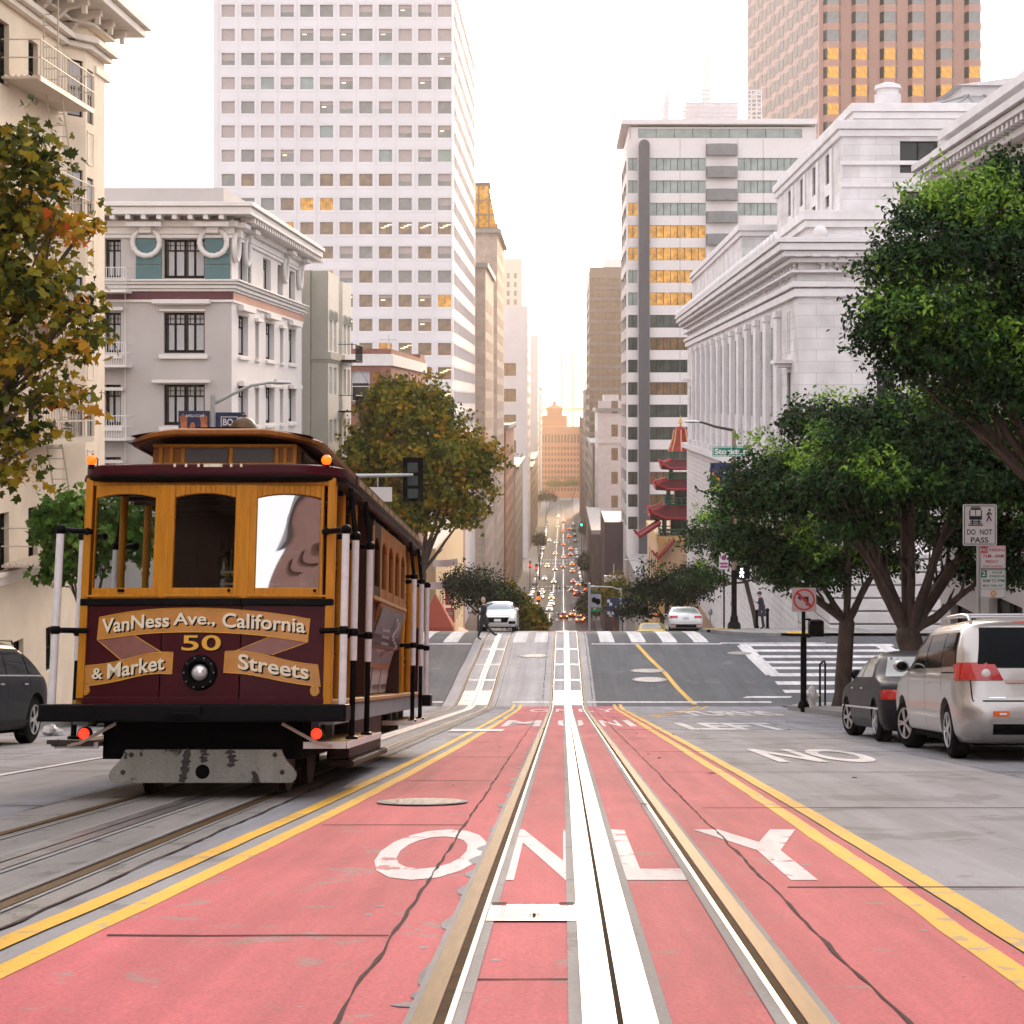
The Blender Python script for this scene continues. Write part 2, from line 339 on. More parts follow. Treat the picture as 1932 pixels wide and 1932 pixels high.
for i in range(26):
    x = TRK[0]-G+.135+i*.0105; strip(mb, x, x+.004, 6.24, 6.58, .0145, 1)
for x in (TRK[0]-G+.09, TRK[0]-.17): strip(mb, x, x+.06, 6.60, 6.64, .018, 2)
xk = TRK[0]-G*.5
for a in range(4):
    u = PI/2*a; c, s_ = math.cos(u), math.sin(u)
    P = lambda p, q: (xk+p*c-q*s_, 6.30+(p*s_+q*c)*1.6, GZ(6.30+(p*s_+q*c)*1.6)+.018)
    mb.add([P(0,-.008), P(.03,0), P(0,.008)], [(0,1,2)], 2)
struct(mb, 'track_hatch', [M['plate'], M['kerb'], M['dark']])
mb = MB()                                                       # cracks and slab joints
def crackline(x, y0, y1, w, wob):
    n = int((y1-y0)/.16); q = []; xx = 0
    for i in range(n+1):
        xx = xx*.6+rng.uniform(-wob, wob); y = y0+(y1-y0)*i/n; ww = w*rng.uniform(.25, 1.5); q.append((x+xx-ww, x+xx+ww, y))
    for a, b in zip(q, q[1:]): mb.quad((a[0],a[2],GZ(a[2])+.0085), (a[1],a[2],GZ(a[2])+.0085), (b[1],b[2],GZ(b[2])+.0085), (b[0],b[2],GZ(b[2])+.0085))
def crossline(y, x0, x1, w, wob):
    n = max(2, int((x1-x0)/.3)); q = []
    for i in range(n+1): q.append((x0+(x1-x0)*i/n, y+rng.uniform(-wob, wob), w*rng.uniform(.5,1.3)))
    for a, b in zip(q, q[1:]): mb.quad((a[0],a[1]-a[2],GZ(a[1])+.0083), (b[0],b[1]-b[2],GZ(b[1])+.0083), (b[0],b[1]+b[2],GZ(b[1])+.0083), (a[0],a[1]+a[2],GZ(a[1])+.0083))
for s in (-1, 1): crackline(TRK[0]+s*.775, 2, 52, .0068, .007)
for s in (-1, 1): crackline(TRK[1]+s*(.73 if s > 0 else .96), 4, 76, .008, .008)
for s in (-1, 1): crackline(TRK[0]+s*.80, 52, 76, .012, .01)
crackline(4.3, 3, 50, .006, .002); crackline(-6.4, 8, 50, .006, .002)
for i in range(10):
    y = 7.2+4.4*i
    crossline(y, 1.0, 4.3, .009, .004); crossline(y, 4.3, XR, .008, .004); crossline(y+.2, -6.4, -3.8, .008, .003); crossline(y-.5, XL, -6.4, .008, .003)
    crossline(y-1.35, YL(y)+.06, -.63, .008, .008)
crossline(5.0, TRK[0]-.42, TRK[0]-.12, .006, .003)
struct(mb, 'road_joint', M['crack'])
mb = MB()                                                       # yellow lines
wob = {round(y*2): rng.uniform(-.02, .02) for y in np.arange(-8, 60, .5)}
def wl(x, amp=1): return lambda y: (x(y) if callable(x) else x)+amp*wob.get(round(y*2), 0)
def yline(mb, x, w, y0, y1, amp, m=0):
    yy = np.arange(y0, y1+.01, .5)
    for a, b in zip(yy, yy[1:]):
        f = wl(x, amp); mb.quad((f(a)-w,a,GZ(a)+.0072), (f(a)+w,a,GZ(a)+.0072), (f(b)+w,b,GZ(b)+.0072), (f(b)-w,b,GZ(b)+.0072), m)
xl = lambda y: -1.60+.25*math.exp(-max(y-3, 0)/9)*0
for d_ in (-.21, .0): yline(mb, lambda y: YL(y)+d_, .05, 2, 50.5, .25)
yline(mb, YR, .052, 2, 50.5, .4); yline(mb, lambda y: YR(y)+.185, .055, 2, 50.5, .25)
for k in (0, .28):                                                 # lane tapering to the corner
    strip(mb, lambda y: 1.75+k+(y-38)*.20, lambda y: 1.84+k+(y-38)*.20, 38, 50, .0078)
strip(mb, lambda y: 4.05-(y-50.5)*.063, lambda y: 4.22-(y-50.5)*.063, 50.5, 67.2, .0085)   # across the junction
struct(mb, 'yellow_line', M['yellow'])
mb = MB()                                                       # white lines, crossings and lettering
def road_text(s, x0, x1, y0, y1, bold=.03, off=.0078):
    vs, fs = text_geo(s, bold); d = vs.max(0)
    P = [(x0+(x1-x0)*a/d[0], y0+(y1-y0)*b/d[1]) for a, b in vs]
    mb.add([(x, y, GZ(y)+off) for x, y in P], fs)
mb0 = mb; mb = MB()
for s, x0, x1 in (('O', -.98, -.415), ('N', -.30, .075), ('L', .27, .615), ('Y', .80, 1.43)): road_text(s, x0, x1, 7.46, 9.95, .02)
for s, x0, x1 in (('M', -1.2, -.45), ('U', -.1, .42), ('N', .78, 1.16), ('I', 1.3, 1.44)): road_text(s, x0, x1, 31.2, 35.6, .01)
for s, x0, x1 in (('O', -.95, -.35), ('N', -.2, .3), ('L', .45, .85), ('Y', 1., 1.5)): road_text(s, x0, x1, 44.5, 48.2, .01)
struct(mb, 'white_marking', M['white_red']); mb = mb0
road_text('NO', 2.4, 3.65, 17.9, 21.2, .03); road_text('LEFT', 2.3, 4.2, 29.0, 33.6, .04); road_text('TURNS', 3.1, 5.6, 40.0, 45.2, .04)
strip(mb, -1.6, 6.6, 51.0, 51.35, .009); strip(mb, XL, -3.8, 51, 51.35, .009)
for x in np.arange(-9.0, 6.6, 1.32):                               # crossing at the crest
    if -4.2 < x < 1.2: continue
    strip(mb, x, x+.62, 68.0, 75.6, .009)
for x in (-2.1, -1.2): strip(mb, x, x+.55, 68, 74, .0095)
strip(mb, 1.2, 6.6, 67.3, 67.6, .009); strip(mb, XL, -3.8, 67.3, 67.6, .009); strip(mb, 6.6, 11, 67.6, 67.9, .009)
for y in np.arange(53.4, 66.9, 1.9): strip(mb, lambda q: 7.35, lambda q: 13.0+(q-53)*.05, y, y+.75, .009)   # ladder crossing over the side street
strip(mb, lambda y: 7.2+(y-58)*.0, lambda y: 7.75+(y-58)*0, 57.5, 66.9, .0092); strip(mb, 12.9, 13.5, 57.5, 66.9, .0092)
strip(mb, 16, 24, 61, 61.3, .009)
strip(mb, lambda y: 5.4+(y-51.4)*.5, lambda y: 7.1+(y-51.4)*.3, 52.2, 52.6, .009)
strip(mb, -5.45, -5.36, 12, 19.5, .0085)
for s in np.arange(340, 900, 36):                                  # far crossings and lane dashes
    strip(mb, 2.6, 2.8, s, s+9, .02)
for y in (333, 352, 470, 488, 610, 628, 745, 760):
    for x in np.arange(XL+.4, XR-.6, 1.3): strip(mb, x, x+.7, y, y+4.5, .02)
struct(mb, 'white_marking', M['white_line'])
def disc(mb, x, y, rx, ry, off, m=0, n=28):
    mb.add([(x+rx*math.cos(2*PI*i/n), y+ry*math.sin(2*PI*i/n), GZ(y+ry*math.sin(2*PI*i/n))+off) for i in range(n)], [tuple(range(n))], m)
M['iron'] = mat('manhole_iron', (.30,.28,.25), .6, .2, bump=.9, bscale=28, var=.25, vscale=30)
def cover(x, y, r, label):
    mb = MB(); disc(mb, x, y, r, r, .0165, 0); disc(mb, x, y, r*.88, r*.88, .019, 1)
    k = 0
    for i in np.arange(-r*.75, r*.76, r*.19):
        for j in np.arange(-r*.75, r*.76, r*.19):
            if i*i+j*j < (r*.8)**2 and rng.random() < .75: disc(mb, x+i, y+j, r*.06, r*.06, .021, 2, 6)
    o = mb.build('manhole_cover', [M['kerb'], M['iron'], M['plate']]); return tag(o, label, 'manhole cover')
cover(X(797, 12.1), 12.1, .34, 'round iron manhole cover in the red lane beside the yellow lines')
cover(X(1007, 63.5), 63.5, .62, 'pale round manhole cover in the light paving between the two tracks')
cover(X(1222, 58.6), 58.6, .62, 'round manhole cover on the yellow junction line, the farther of two')
cover(X(1226, 56.4), 56.4, .62, 'round manhole cover on the yellow junction line, the nearer of two')
cover(X(1395, 64.3), 64.3, .5, 'worn manhole cover beside the striped side crossing')
mb = MB(); strip(mb, -2.0, -1.05, 28.0, 29.3, .015); tag(mb.build('utility_lid', M['white_line']), 'pale rectangular utility lid across the left yellow lines', 'utility lid')
mb = MB()                                                       # specks, tyre scuffs and chips on the lane
for i in range(60):
    x = rng.uniform(-1.35, 1.55); y = 4.2+abs(rng.gauss(0, 9)); r = rng.uniform(.006, .022)
    disc(mb, x, y, r, r*rng.uniform(.8, 2), .0062, 0, 7)
struct(mb, 'road_speck', M['kerb'])
mb = MB()
for i in range(90):
    x = rng.choice([rng.uniform(XL+.3, -7.4), rng.uniform(4.6, 6.6), rng.uniform(-1.4, 6)]); y = rng.uniform(5, 46); r = rng.uniform(.02, .05); a = rng.uniform(0, PI)
    P = [(x+r*math.cos(a+t)*k, y+r*math.sin(a+t)*k) for t, k in ((0,1.2),(1.3,.6),(PI,1.2),(4.4,.7))]
    mb.add([(p, q, GZ(q)+.02+.012*(i_ % 2)) for i_, (p, q) in enumerate(P)], [(0,1,2,3)])
tag(mb.build('leaf_litter', mat('fallen_leaf', (.30,.17,.06), .8, var=.5, vscale=1.5)), 'dry brown leaves scattered on the road', 'leaves', kind='stuff')
mb = MB()
for x0, x1, y in ((6.8, 7.9, 74.4), (9.9, 11.2, 70.9)): strip(mb, x0, x1, y, y+1.3, .14)
struct(mb, 'tactile_paving', M['yellow'])
# ================================================================ buildings
M['m_white'] = mat('tower_white', (.71,.675,.69), .6, var=.09, vscale=.12)
M['m_cream'] = mat('cream_stucco', (.80,.665,.50), .85, var=.14, vscale=.6, bump=.15, bscale=25)
M['m_cream2'] = mat('cream_trim', (.82,.73,.62), .7, var=.08, vscale=2)
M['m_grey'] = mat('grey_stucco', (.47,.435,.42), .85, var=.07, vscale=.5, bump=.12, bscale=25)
M['m_greylight'] = mat('pale_stucco', (.72,.67,.635), .85, var=.05, vscale=.5)  # sunlit copy of the grey stucco, light put into the colour
M['m_trim'] = mat('pale_trim', (.72,.68,.65), .7, var=.08, vscale=1.5)
M['m_teal'] = mat('teal_paint', (.085,.165,.175), .7, var=.12, vscale=2)
M['m_plum'] = mat('plum_paint', (.10,.025,.04), .6, var=.1, vscale=2)
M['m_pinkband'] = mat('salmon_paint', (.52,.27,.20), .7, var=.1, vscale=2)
M['m_sage'] = mat('sage_stucco', (.40,.38,.32), .85, var=.08, vscale=.6)  # shade of the returns put into the pale sage; also trim and roof
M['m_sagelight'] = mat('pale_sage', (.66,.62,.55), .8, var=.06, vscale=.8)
M['m_brick'] = brick_mat('red_brick', (.30,.085,.055), (.21,.055,.038), (.27,.20,.17), 1, .24, .085, .010)
M['m_stone'] = brick_mat('white_stone', (.69,.655,.655), (.63,.595,.59), (.43,.40,.395), 1, 1.9, .62, .012)
M['m_stonep'] = mat('stone_trim', (.70,.665,.665), .75, var=.14, vscale=.8)
M['m_lead'] = mat('lead_roof', (.30,.285,.29), .6, var=.12, vscale=.5)
M['m_band'] = mat('pale_panel', (.74,.69,.68), .6, var=.05, vscale=.5)
M['m_dkcol'] = mat('dark_granite', (.085,.08,.09), .4, var=.1, vscale=1)
M['m_dkwall'] = mat('plum_granite', (.075,.045,.055), .5, var=.2, vscale=.4)
M['m_greypan'] = mat('grey_panel', (.20,.20,.205), .5, var=.15, vscale=.8)
M['m_brown'] = mat('brown_granite', (.42,.24,.19), .5, var=.1, vscale=.1)
M['m_office'] = mat('bronze_cladding', (.19,.145,.12), .5, var=.2, vscale=.25)
M['m_beige'] = brick_mat('beige_stone', (.50,.42,.375), (.46,.39,.35), (.38,.33,.30), 1, 1.6, .8, .02)
M['m_redbrown'] = mat('rust_stone', (.34,.16,.12), .8, var=.15, vscale=.4)
M['m_terracotta'] = mat('terracotta', (.50,.21,.10), .8, var=.12, vscale=.1)
M['m_yellow'] = mat('yellow_stucco', (.66,.50,.30), .8, var=.1, vscale=.5)
M['frame_black'] = mat('frame_black', (.008,.007,.008), .6, spec=.08)
M['frame_white'] = mat('frame_white', (.72,.70,.68), .5)
M['roof_red'] = mat('red_roof', (.12,.014,.02), .65, var=.15, vscale=3)
M['roof_edge'] = mat('red_edge', (.34,.014,.018), .55)
M['jade'] = mat('jade_paint', (.03,.13,.08), .5, var=.2, vscale=3)
M['goldp'] = mat('gold_paint', (.70,.42,.15), .5)

def w_plain(fm, gm, t=.06, bars=0, hb=0):
    def fn(mb, w, h, d):
        y = d*.75
        mb.box(0, w, y, y+.05, 0, t, 0); mb.box(0, w, y, y+.05, h-t, h, 0); mb.box(0, t, y, y+.05, t, h-t, 0); mb.box(w-t, w, y, y+.05, t, h-t, 0)
        for i in range(bars): x = w*(i+1)/(bars+1); mb.box(x-t/2, x+t/2, y+.002, y+.048, t, h-t, 0)
        for i in range(hb): z = h*(i+1)/(hb+1); mb.box(t, w-t, y+.004, y+.046, z-t/2, z+t/2, 0)
        mb.quad((0,d-.02,0), (w,d-.02,0), (w,d-.02,h), (0,d-.02,h), 1)
    return fn, [fm, gm]
def w_craft(nc):        # dark wooden casements: small panes on top, curtains behind
    def fn(mb, w, h, d):
        y = d*.7; t = .07
        mb.box(0, w, y, y+.08, 0, .12, 0); mb.box(0, w, y, y+.08, h-t, h, 0)
        for i in range(nc+1):
            x = (w-t)*i/nc; mb.box(x, x+t, y+.002, y+.078, .12, h-t, 0)
        z = h*.70; mb.box(0, w, y+.004, y+.074, z, z+.06, 0); z2 = h*.84; mb.box(0, w, y+.01, y+.06, z2, z2+.03, 0)
        for i in range(nc):
            x = (w-t)*(i+.5)/nc+t/2; mb.box(x-.015, x+.015, y+.01, y+.06, h*.70, h-t, 0)
        mb.quad((0,d-.04,0), (w,d-.04,0), (w,d-.04,h), (0,d-.04,h), 1)
        for i in range(nc):
            x0, x1 = (w-t)*i/nc+t, (w-t)*(i+1)/nc; e = (x1-x0)*(.05 if i % 2 else .30)
            mb.quad((x0+e,d-.05,.14), (x1-.02,d-.05,.14), (x1-.02,d-.05,h-.1), (x0+e,d-.05,h-.1), 2)
    return fn, [M['frame_black'], M['glass_dark'], M['curtain']]
def w_tower(gm, blind=0., lights=0):
    def fn(mb, w, h, d):
        b = .16                                                                 # deep chamfered surround
        mb.add([(-.30,-.03,-.30),(w+.30,-.03,-.30),(w+.30,-.03,h+.30),(-.30,-.03,h+.30),(0,0,0),(w,0,0),(w,0,h),(0,0,h)], [(0,1,5,4),(1,2,6,5),(2,3,7,6),(3,0,4,7)], 0)
        mb.quad((0,d-.02,0), (w,d-.02,0), (w,d-.02,h), (0,d-.02,h), 1)
        if blind: mb.quad((.03,d-.04,h*(1-blind)), (w-.03,d-.04,h*(1-blind)), (w-.03,d-.04,h), (.03,d-.04,h), 2)
        for i in range(lights):
            x = w*(.15+.25*((i*7) % 3)); z = h*(.55+.12*i); mb.box(x, x+w*.3, d-.06, d-.045, z, z+h*.035, 3)
    return fn, [M['m_white'], gm, M['blind'], M['lamp_warm']]
def w_sash(gm, blind=.45):
    def fn(mb, w, h, d):
        y = d*.6; t = .06
        for (a, b, c, e) in ((0,w,0,t), (0,w,h-t,h), (0,t,t,h-t), (w-t,w,t,h-t), (t,w-t,h*.48,h*.48+t)): mb.box(a, b, y, y+.06, c, e, 0)
        mb.quad((0,d-.03,0), (w,d-.03,0), (w,d-.03,h), (0,d-.03,h), 1)
        if blind: mb.quad((t,d-.04,h*(1-blind)), (w-t,d-.04,h*(1-blind)), (w-t,d-.04,h-t), (t,d-.04,h-t), 2)
    return fn, [M['frame_black'], gm, M['curtain']]
def w_strip(gm, n):
    def fn(mb, w, h, d):
        mb.quad((0,d-.02,0), (w,d-.02,0), (w,d-.02,h), (0,d-.02,h), 1)
        for i in range(1, n): x = w*i/n; mb.box(x-.04, x+.04, d-.07, d-.025, 0, h, 0)
        mb.box(0, w, d-.07, d-.03, 0, .05, 0)
    return fn, [M['dark'], gm]
M['lamp_warm'] = mat('ceiling_light', (.9,.7,.4), .5, emit=(1,.75,.35), es=1.6)
WK = {'craft4': w_craft(4), 'craft2': w_craft(2), 'craft3': w_craft(3), 'slot': w_plain(M['frame_black'], M['glass_dark'], .05), 'sash': w_sash(M['glass_grey']), 'sashd': w_sash(M['glass_dark'], 0),
      'sashw': (w_sash(M['glass_grey'], .4)[0], [M['frame_white'], M['glass_dark'], M['curtain']]), 'plaind': w_plain(M['frame_black'], M['glass_dark'], .05, 1), 'plainw': w_plain(M['frame_white'], M['glass_grey'], .08, 1, 1),
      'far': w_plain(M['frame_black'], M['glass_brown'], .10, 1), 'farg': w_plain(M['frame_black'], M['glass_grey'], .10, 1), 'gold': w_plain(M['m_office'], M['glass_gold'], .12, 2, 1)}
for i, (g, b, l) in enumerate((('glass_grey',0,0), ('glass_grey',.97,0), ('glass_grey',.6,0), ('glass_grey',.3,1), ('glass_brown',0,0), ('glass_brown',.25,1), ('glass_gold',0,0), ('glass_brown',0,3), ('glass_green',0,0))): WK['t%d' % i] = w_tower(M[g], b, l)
M['glass_deep'] = mat('window_glass_deep', (.05,.065,.058), .1, spec=.5, var=.5, vscale=.7)
for g in ('green', 'gold', 'brown', 'grey', 'deep'):
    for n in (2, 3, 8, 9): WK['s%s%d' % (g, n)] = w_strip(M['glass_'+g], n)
WK['tw'] = w_tower(M['m_band'])
_wm = {}
def window_mesh(kind, w, h, d):
    k = (kind, round(w, 2), round(h, 2), round(d, 2))
    if k not in _wm:
        mb = MB(); fn, mats = WK[kind]; fn(mb, w, h, d); o = mb.build('window', mats); _wm[k] = o.data; bpy.data.objects.remove(o)
    return _wm[k]
def facade(parent, loc, rotz, w, h, wins, wm, depth=.25, cap=100, wall='wall'):
    """a wall with real openings (local x along it, y inward) and a window part in each opening"""
    xs = sorted({0, w, *[round(q, 3) for a in wins for q in a[:2]]}); zs = sorted({0, h, *[round(q, 3) for a in wins for q in a[2:4]]})
    op = np.zeros((len(xs), len(zs)), bool)
    for a in wins:
        i0, i1 = xs.index(round(a[0], 3)), xs.index(round(a[1], 3)); j0, j1 = zs.index(round(a[2], 3)), zs.index(round(a[3], 3)); op[i0:i1, j0:j1] = True
    mb = MB()
    for j in range(len(zs)-1):
        i = 0
        while i < len(xs)-1:
            if op[i, j]: i += 1; continue
            k = i
            while k < len(xs)-1 and not op[k, j]: k += 1
            mb.quad((xs[i],0,zs[j]), (xs[k],0,zs[j]), (xs[k],0,zs[j+1]), (xs[i],0,zs[j+1])); i = k
    for a in wins:
        x0, x1, z0, z1 = a[:4]; d = depth
        mb.quad((x0,0,z0), (x1,0,z0), (x1,d,z0), (x0,d,z0)); mb.quad((x0,0,z1), (x0,d,z1), (x1,d,z1), (x1,0,z1))
        mb.quad((x0,0,z0), (x0,d,z0), (x0,d,z1), (x0,0,z1)); mb.quad((x1,0,z0), (x1,0,z1), (x1,d,z1), (x1,d,z0))
    loc = Vector(loc); o = mb.build(wall, wm, parent, loc=loc, rot=(0,0,rotz)); Rm = Matrix.Rotation(rotz, 3, 'Z'); rest = MB(); rm = []
    for n, a in enumerate(wins):
        me = window_mesh(a[4], a[1]-a[0], a[3]-a[2], depth); p = loc+Rm @ Vector((a[0], 0, a[2]))
        if n < cap:
            q = bpy.data.objects.new('window', me); C.objects.link(q); q.parent = parent; q.location = p; q.rotation_euler = (0,0,rotz)
        else:
            for mm in me.materials:
                if mm not in rm: rm.append(mm)
            for po in me.polygons:
                rest.add([Vector((a[0],0,a[2]))+me.vertices[v].co for v in po.vertices], [tuple(range(len(po.vertices)))], rm.index(me.materials[po.material_index]))
    if rest.f: tag(rest.build('window', rm, parent, loc=loc, rot=(0,0,rotz)), kind='stuff')
    return o
def grid_wins(x0, dx, nx, ww, z0, dz, nz, wh, kind):
    return [(x0+dx*i, x0+dx*i+ww, z0+dz*j, z0+dz*j+wh, kind(i, j) if callable(kind) else kind) for j in range(nz) for i in range(nx)]
LW, RW = PI/2, -PI/2                                                   # street walls: left side, right side
def at_plane(xp, px): return abs(xp)*F/abs(px-CX)                        # depth where a plane x = xp passes picture column px

# ---- white tower
T = thing('office_tower', 'tall white office tower with a grid of square windows', 'office tower', (-16.4, 240, GZ(240)))
zb = GZ(240); x0t = X(402, 240)
def tk(i, j):
    q = rng.random(); top = j > 11
    if 6 <= j <= 9 and 3 <= i <= 5: return 't6' if q < .75 else 't4'
    if j == 8: return 't7' if i > 7 else 't4'
    if j <= 5: return 't4' if q < .55 else ('t5' if q < .75 else ('t7' if q < .9 else 't6'))
    if j <= 10: return 't4' if q < .3 else ('t0' if q < .7 else 't2')
    return 't1' if q < .42 else ('t2' if q < .6 else ('t0' if q < .8 else ('t3' if q < .92 else 't8')))
zr = Z(807, 240)-zb
fw = grid_wins(X(418,240)-x0t, 37.1*240/F, 12, 25*240/F, zr, 45.6*240/F, 22, 23*240/F, tk)
facade(T, (x0t+16.4, 0, 0), 0, -16.4-x0t, Z(-225,240)-zb, sorted(fw, key=lambda a: abs(a[2]-45)), M['m_white'], .30)
hT = Z(-225,240)-zb
facade(T, (0, 0.0, 0), LW, 62, hT, grid_wins(3, 3.1, 19, 1.9, zr, 45.6*240/F, 19, 1.8, 't1'), M['m_white'], .2, cap=0)
mb = MB(); mb.box(x0t+16.5, -.1, .7, 61.9, hT-.2, hT, 0); mb.box(x0t+16.5, x0t+16.7, .6, 61.9, 0, hT-.3, 0)
for i in range(13): xx = (X(418,240)-x0t-.43)+37.1*240/F*i+x0t+16.4-.03; mb.box(xx, xx+.07, -.05, -.002, 0, hT, 0)
mb.build('pier', M['m_white'], T)
# ---- grey corner apartment house
D0 = 69.3; xc = -14.2; zb = GZ(70)-.4; g = thing('apartment_building', 'grey corner apartment house with teal panels, wreaths and a bracketed cornice', 'apartment building', (xc, D0, zb))
zx = lambda v: (350+v/1.84)*.5031
zy = lambda v: Z((650+v/1.84)*.5031, D0)-zb
wx = lambda v: X(zx(v), D0)-xc+10                                          # local along the west wall, which is 10 m wide
wins = []
for (a, b, k) in ((485,768,'craft4'), (80,190,'craft2')):
    wins += [(wx(a), wx(b), zy(725), zy(455), k), (wx(a), wx(b), zy(1240), zy(960), k), (wx(a), wx(b), zy(1738), zy(1458), k), (wx(a), wx(b), zy(2238), zy(1958), k), (wx(a), wx(b), zy(2738), zy(2458), k)]
H = zy(215)
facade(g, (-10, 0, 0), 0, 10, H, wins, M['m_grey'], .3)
yw = lambda v: at_plane(xc, zx(v))-D0
sw = []
for a, b in ((1000,1068), (1190,1248), (1348,1396)):
    for t, u in ((960,1245), (1458,1740), (1958,2240), (2458,2740)): sw.append((yw(a), yw(b), zy(u), zy(t), 'craft2'))
for a, b in ((1118,1142), (1288,1310)):
    for t, u in ((985,1255), (1475,1745), (1970,2245)): sw.append((yw(a), yw(b), zy(u), zy(t), 'slot'))
for a, b in ((1000,1063), (1172,1225), (1272,1308), (1350,1392)): sw.append((yw(a), yw(b), zy(725), zy(470), 'craft2'))
Lg = yw(1440)
facade(g, (0, 0, 0), LW, Lg, H, sw, M['m_greylight'], .34)  # street wall takes the lit copy of the grey stucco
def ring_band(mb, p, z0, z1, m=0, L=Lg, back=10):                         # a moulding that runs round the corner, p proud of both walls
    mb.box(-back, p, -p, -.001, z0, z1, m); mb.box(.001, p, -.001, L+.0, z0, z1, m)
mb = MB(); ring_band(mb, .05, zy(870), zy(818)); mb.box(-10, .045, -.045, -.002, zy(420), zy(372)); mb.build('plum_band', M['m_plum'], g)
mb = MB(); mb.box(.002, .07, .06, Lg, zy(870), zy(818)); mb.box(.002, .065, .06, Lg, zy(420), zy(372)); mb.build('salmon_band', M['m_pinkband'], g)  # street run of the plum bands, sunlit tone put into the colour
mb = MB(); ring_band(mb, .09, zy(890), zy(872)); ring_band(mb, .11, zy(447), zy(424)); ring_band(mb, .22, zy(795), zy(772)); ring_band(mb, .32, zy(768), zy(748)); ring_band(mb, .42, zy(747), zy(735)); ring_band(mb, .12, zy(815), zy(797))
for i in range(60): mb.box(-10+i*.165, -10+i*.165+.07, -.17, -.123, zy(796), zy(780))
for i in range(120): mb.box(.123, .17, .05+i*.165, .12+i*.165, zy(796), zy(780))
mb.build('ledge', M['m_trim'], g, bevel=.01)
mb = MB(); ring_band(mb, 1.0, zy(300), zy(248), L=Lg+.9); ring_band(mb, 1.12, zy(246), zy(216), L=Lg+1); ring_band(mb, .3, zy(372), zy(330)); ring_band(mb, .12, zy(420), zy(371))
mb.build('cornice', M['m_trim'], g, bevel=.02)
mb = MB()
for i in range(15): x = -9.6+i*.66; mb.box(x, x+.20, -.92, -.3, zy(330), zy(300))
for i in range(34): y = .4+i*.6; mb.box(.3, .92, y, y+.22, zy(335), zy(300))
for px in (370, 832):
    x = wx(px)-10; mb.box(x-.75, x+.75, -.62, -.12, zy(375), zy(345)); mb.box(x-.24, x+.24, -.36, -.02, zy(415), zy(376))
for y in (.45, 2.8, yw(1320)-.4, yw(1420)-.4): mb.box(.12, .62, y-.6, y+.6, zy(375), zy(345)); mb.box(.02, .36, y-.2, y+.2, zy(440), zy(376))
mb.build('bracket', M['m_trim'], g)
mb = MB()
for px in (370, 832):
    x = wx(px)-10; n = 26; pts = [(x+.58*math.cos(2*PI*i/n), -.14, zy(478)+.58*math.sin(2*PI*i/n)) for i in range(n+1)]; mb.tube(pts, [.105+.02*(i % 2) for i in range(n+1)], 8)
for y in (.45, 2.8, yw(1320)-.4, yw(1420)-.4):
    n = 20; mb.tube([(.12, y+.5*math.cos(2*PI*i/n), zy(500)+.58*math.sin(2*PI*i/n)) for i in range(n+1)], .12, 8)
mb.build('wreath', M['m_trim'], g, smooth=60)
mb = MB()
for a, b in ((296,474), (772,944)):
    for z0, z1 in ((733,632), (628,566), (562,450)): mb.box(wx(a)-10, wx(b)-10, -.07, -.003, zy(z0), zy(z1))
for z0, z1 in ((733,632), (628,566), (562,450)): mb.box(.003, .075, yw(1068), yw(1080), zy(z0), zy(z1))
mb.build('teal_panel', M['m_teal'], g, bevel=.015)
mb = MB()
for t in (1250, 1748, 2248): mb.box(wx(457)-10, wx(790)-10, -.14, -.002, zy(t+30), zy(t)); mb.box(wx(62)-10, wx(205)-10, -.14, -.002, zy(t+28), zy(t+2))
for a, b in ((1000,1068), (1190,1248), (1348,1396), (1118,1142), (1288,1310)):
    for t in (1256, 1754, 2254): mb.box(.002, .13, yw(a)-.08, yw(b)+.08, zy(t+22), zy(t))
mb.build('sill', M['m_trim'], g, bevel=.01)
mb = MB()
for t, s in ((872, 1), (1425, .7), (1925, .7)):
    mb.box(wx(415)-10, wx(812)-10, -.34, -.1, zy(t+30*s), zy(t)); mb.box(wx(440)-10, wx(788)-10, -.2, -.002, zy(t+38*s), zy(t+26*s)); mb.box(wx(60)-10, wx(215)-10, -.3, -.002, zy(t+75), zy(t+52))
mb.box(wx(458)-10, wx(778)-10, -.10, -.002, zy(952), zy(938))
for a, b in ((1000,1068), (1190,1248), (1348,1396)):
    for t in (900, 1430, 1930): mb.box(.1, .32, yw(a)-.35, yw(b)+.35, zy(t+35), zy(t))
for a, b in ((1118,1142), (1288,1310)):
    for t in (955, 1445): mb.box(.002, .2, yw(a)-.2, yw(b)+.2, zy(t+25), zy(t))
mb.build('window_hood', M['m_trim'], g, bevel=.01)
mb = MB(); mb.box(-10, -5.6, .25, 8, H, zy(132)); mb.box(-6.8, -.35, .05, 14, H, zy(98)); mb.box(-10, -.05, .4, Lg, H-.3, H); mb.box(-10.0, -9.8, .3, Lg, 0, H); mb.box(-9.8, 0, Lg-.2, Lg-.02, 0, H); mb.build('parapet', M['m_grey'], g)
mb = MB()
for t in (735, 1245, 1745):                                                  # escape balconies on the left bay
    z = zy(t+80); mb.box(wx(20)-10, wx(268)-10, -1.0, -.02, z-.1, z)
    for z2 in (.5, .95): mb.tube([(wx(20)-10,-.98,z+z2), (wx(268)-10,-.98,z+z2), (wx(268)-10,-.02,z+z2)], .018, 5)
    for i in range(16): x = wx(20)-10+i*(wx(268)-wx(20))/15; mb.tube([(x,-.98,z), (x,-.98,z+.95)], .012, 4)
mb.tube([(wx(222)-10,-.06,0), (wx(222)-10,-.06,zy(830))], .02, 5)
mb.build('fire_escape', M['m_trim'], g)
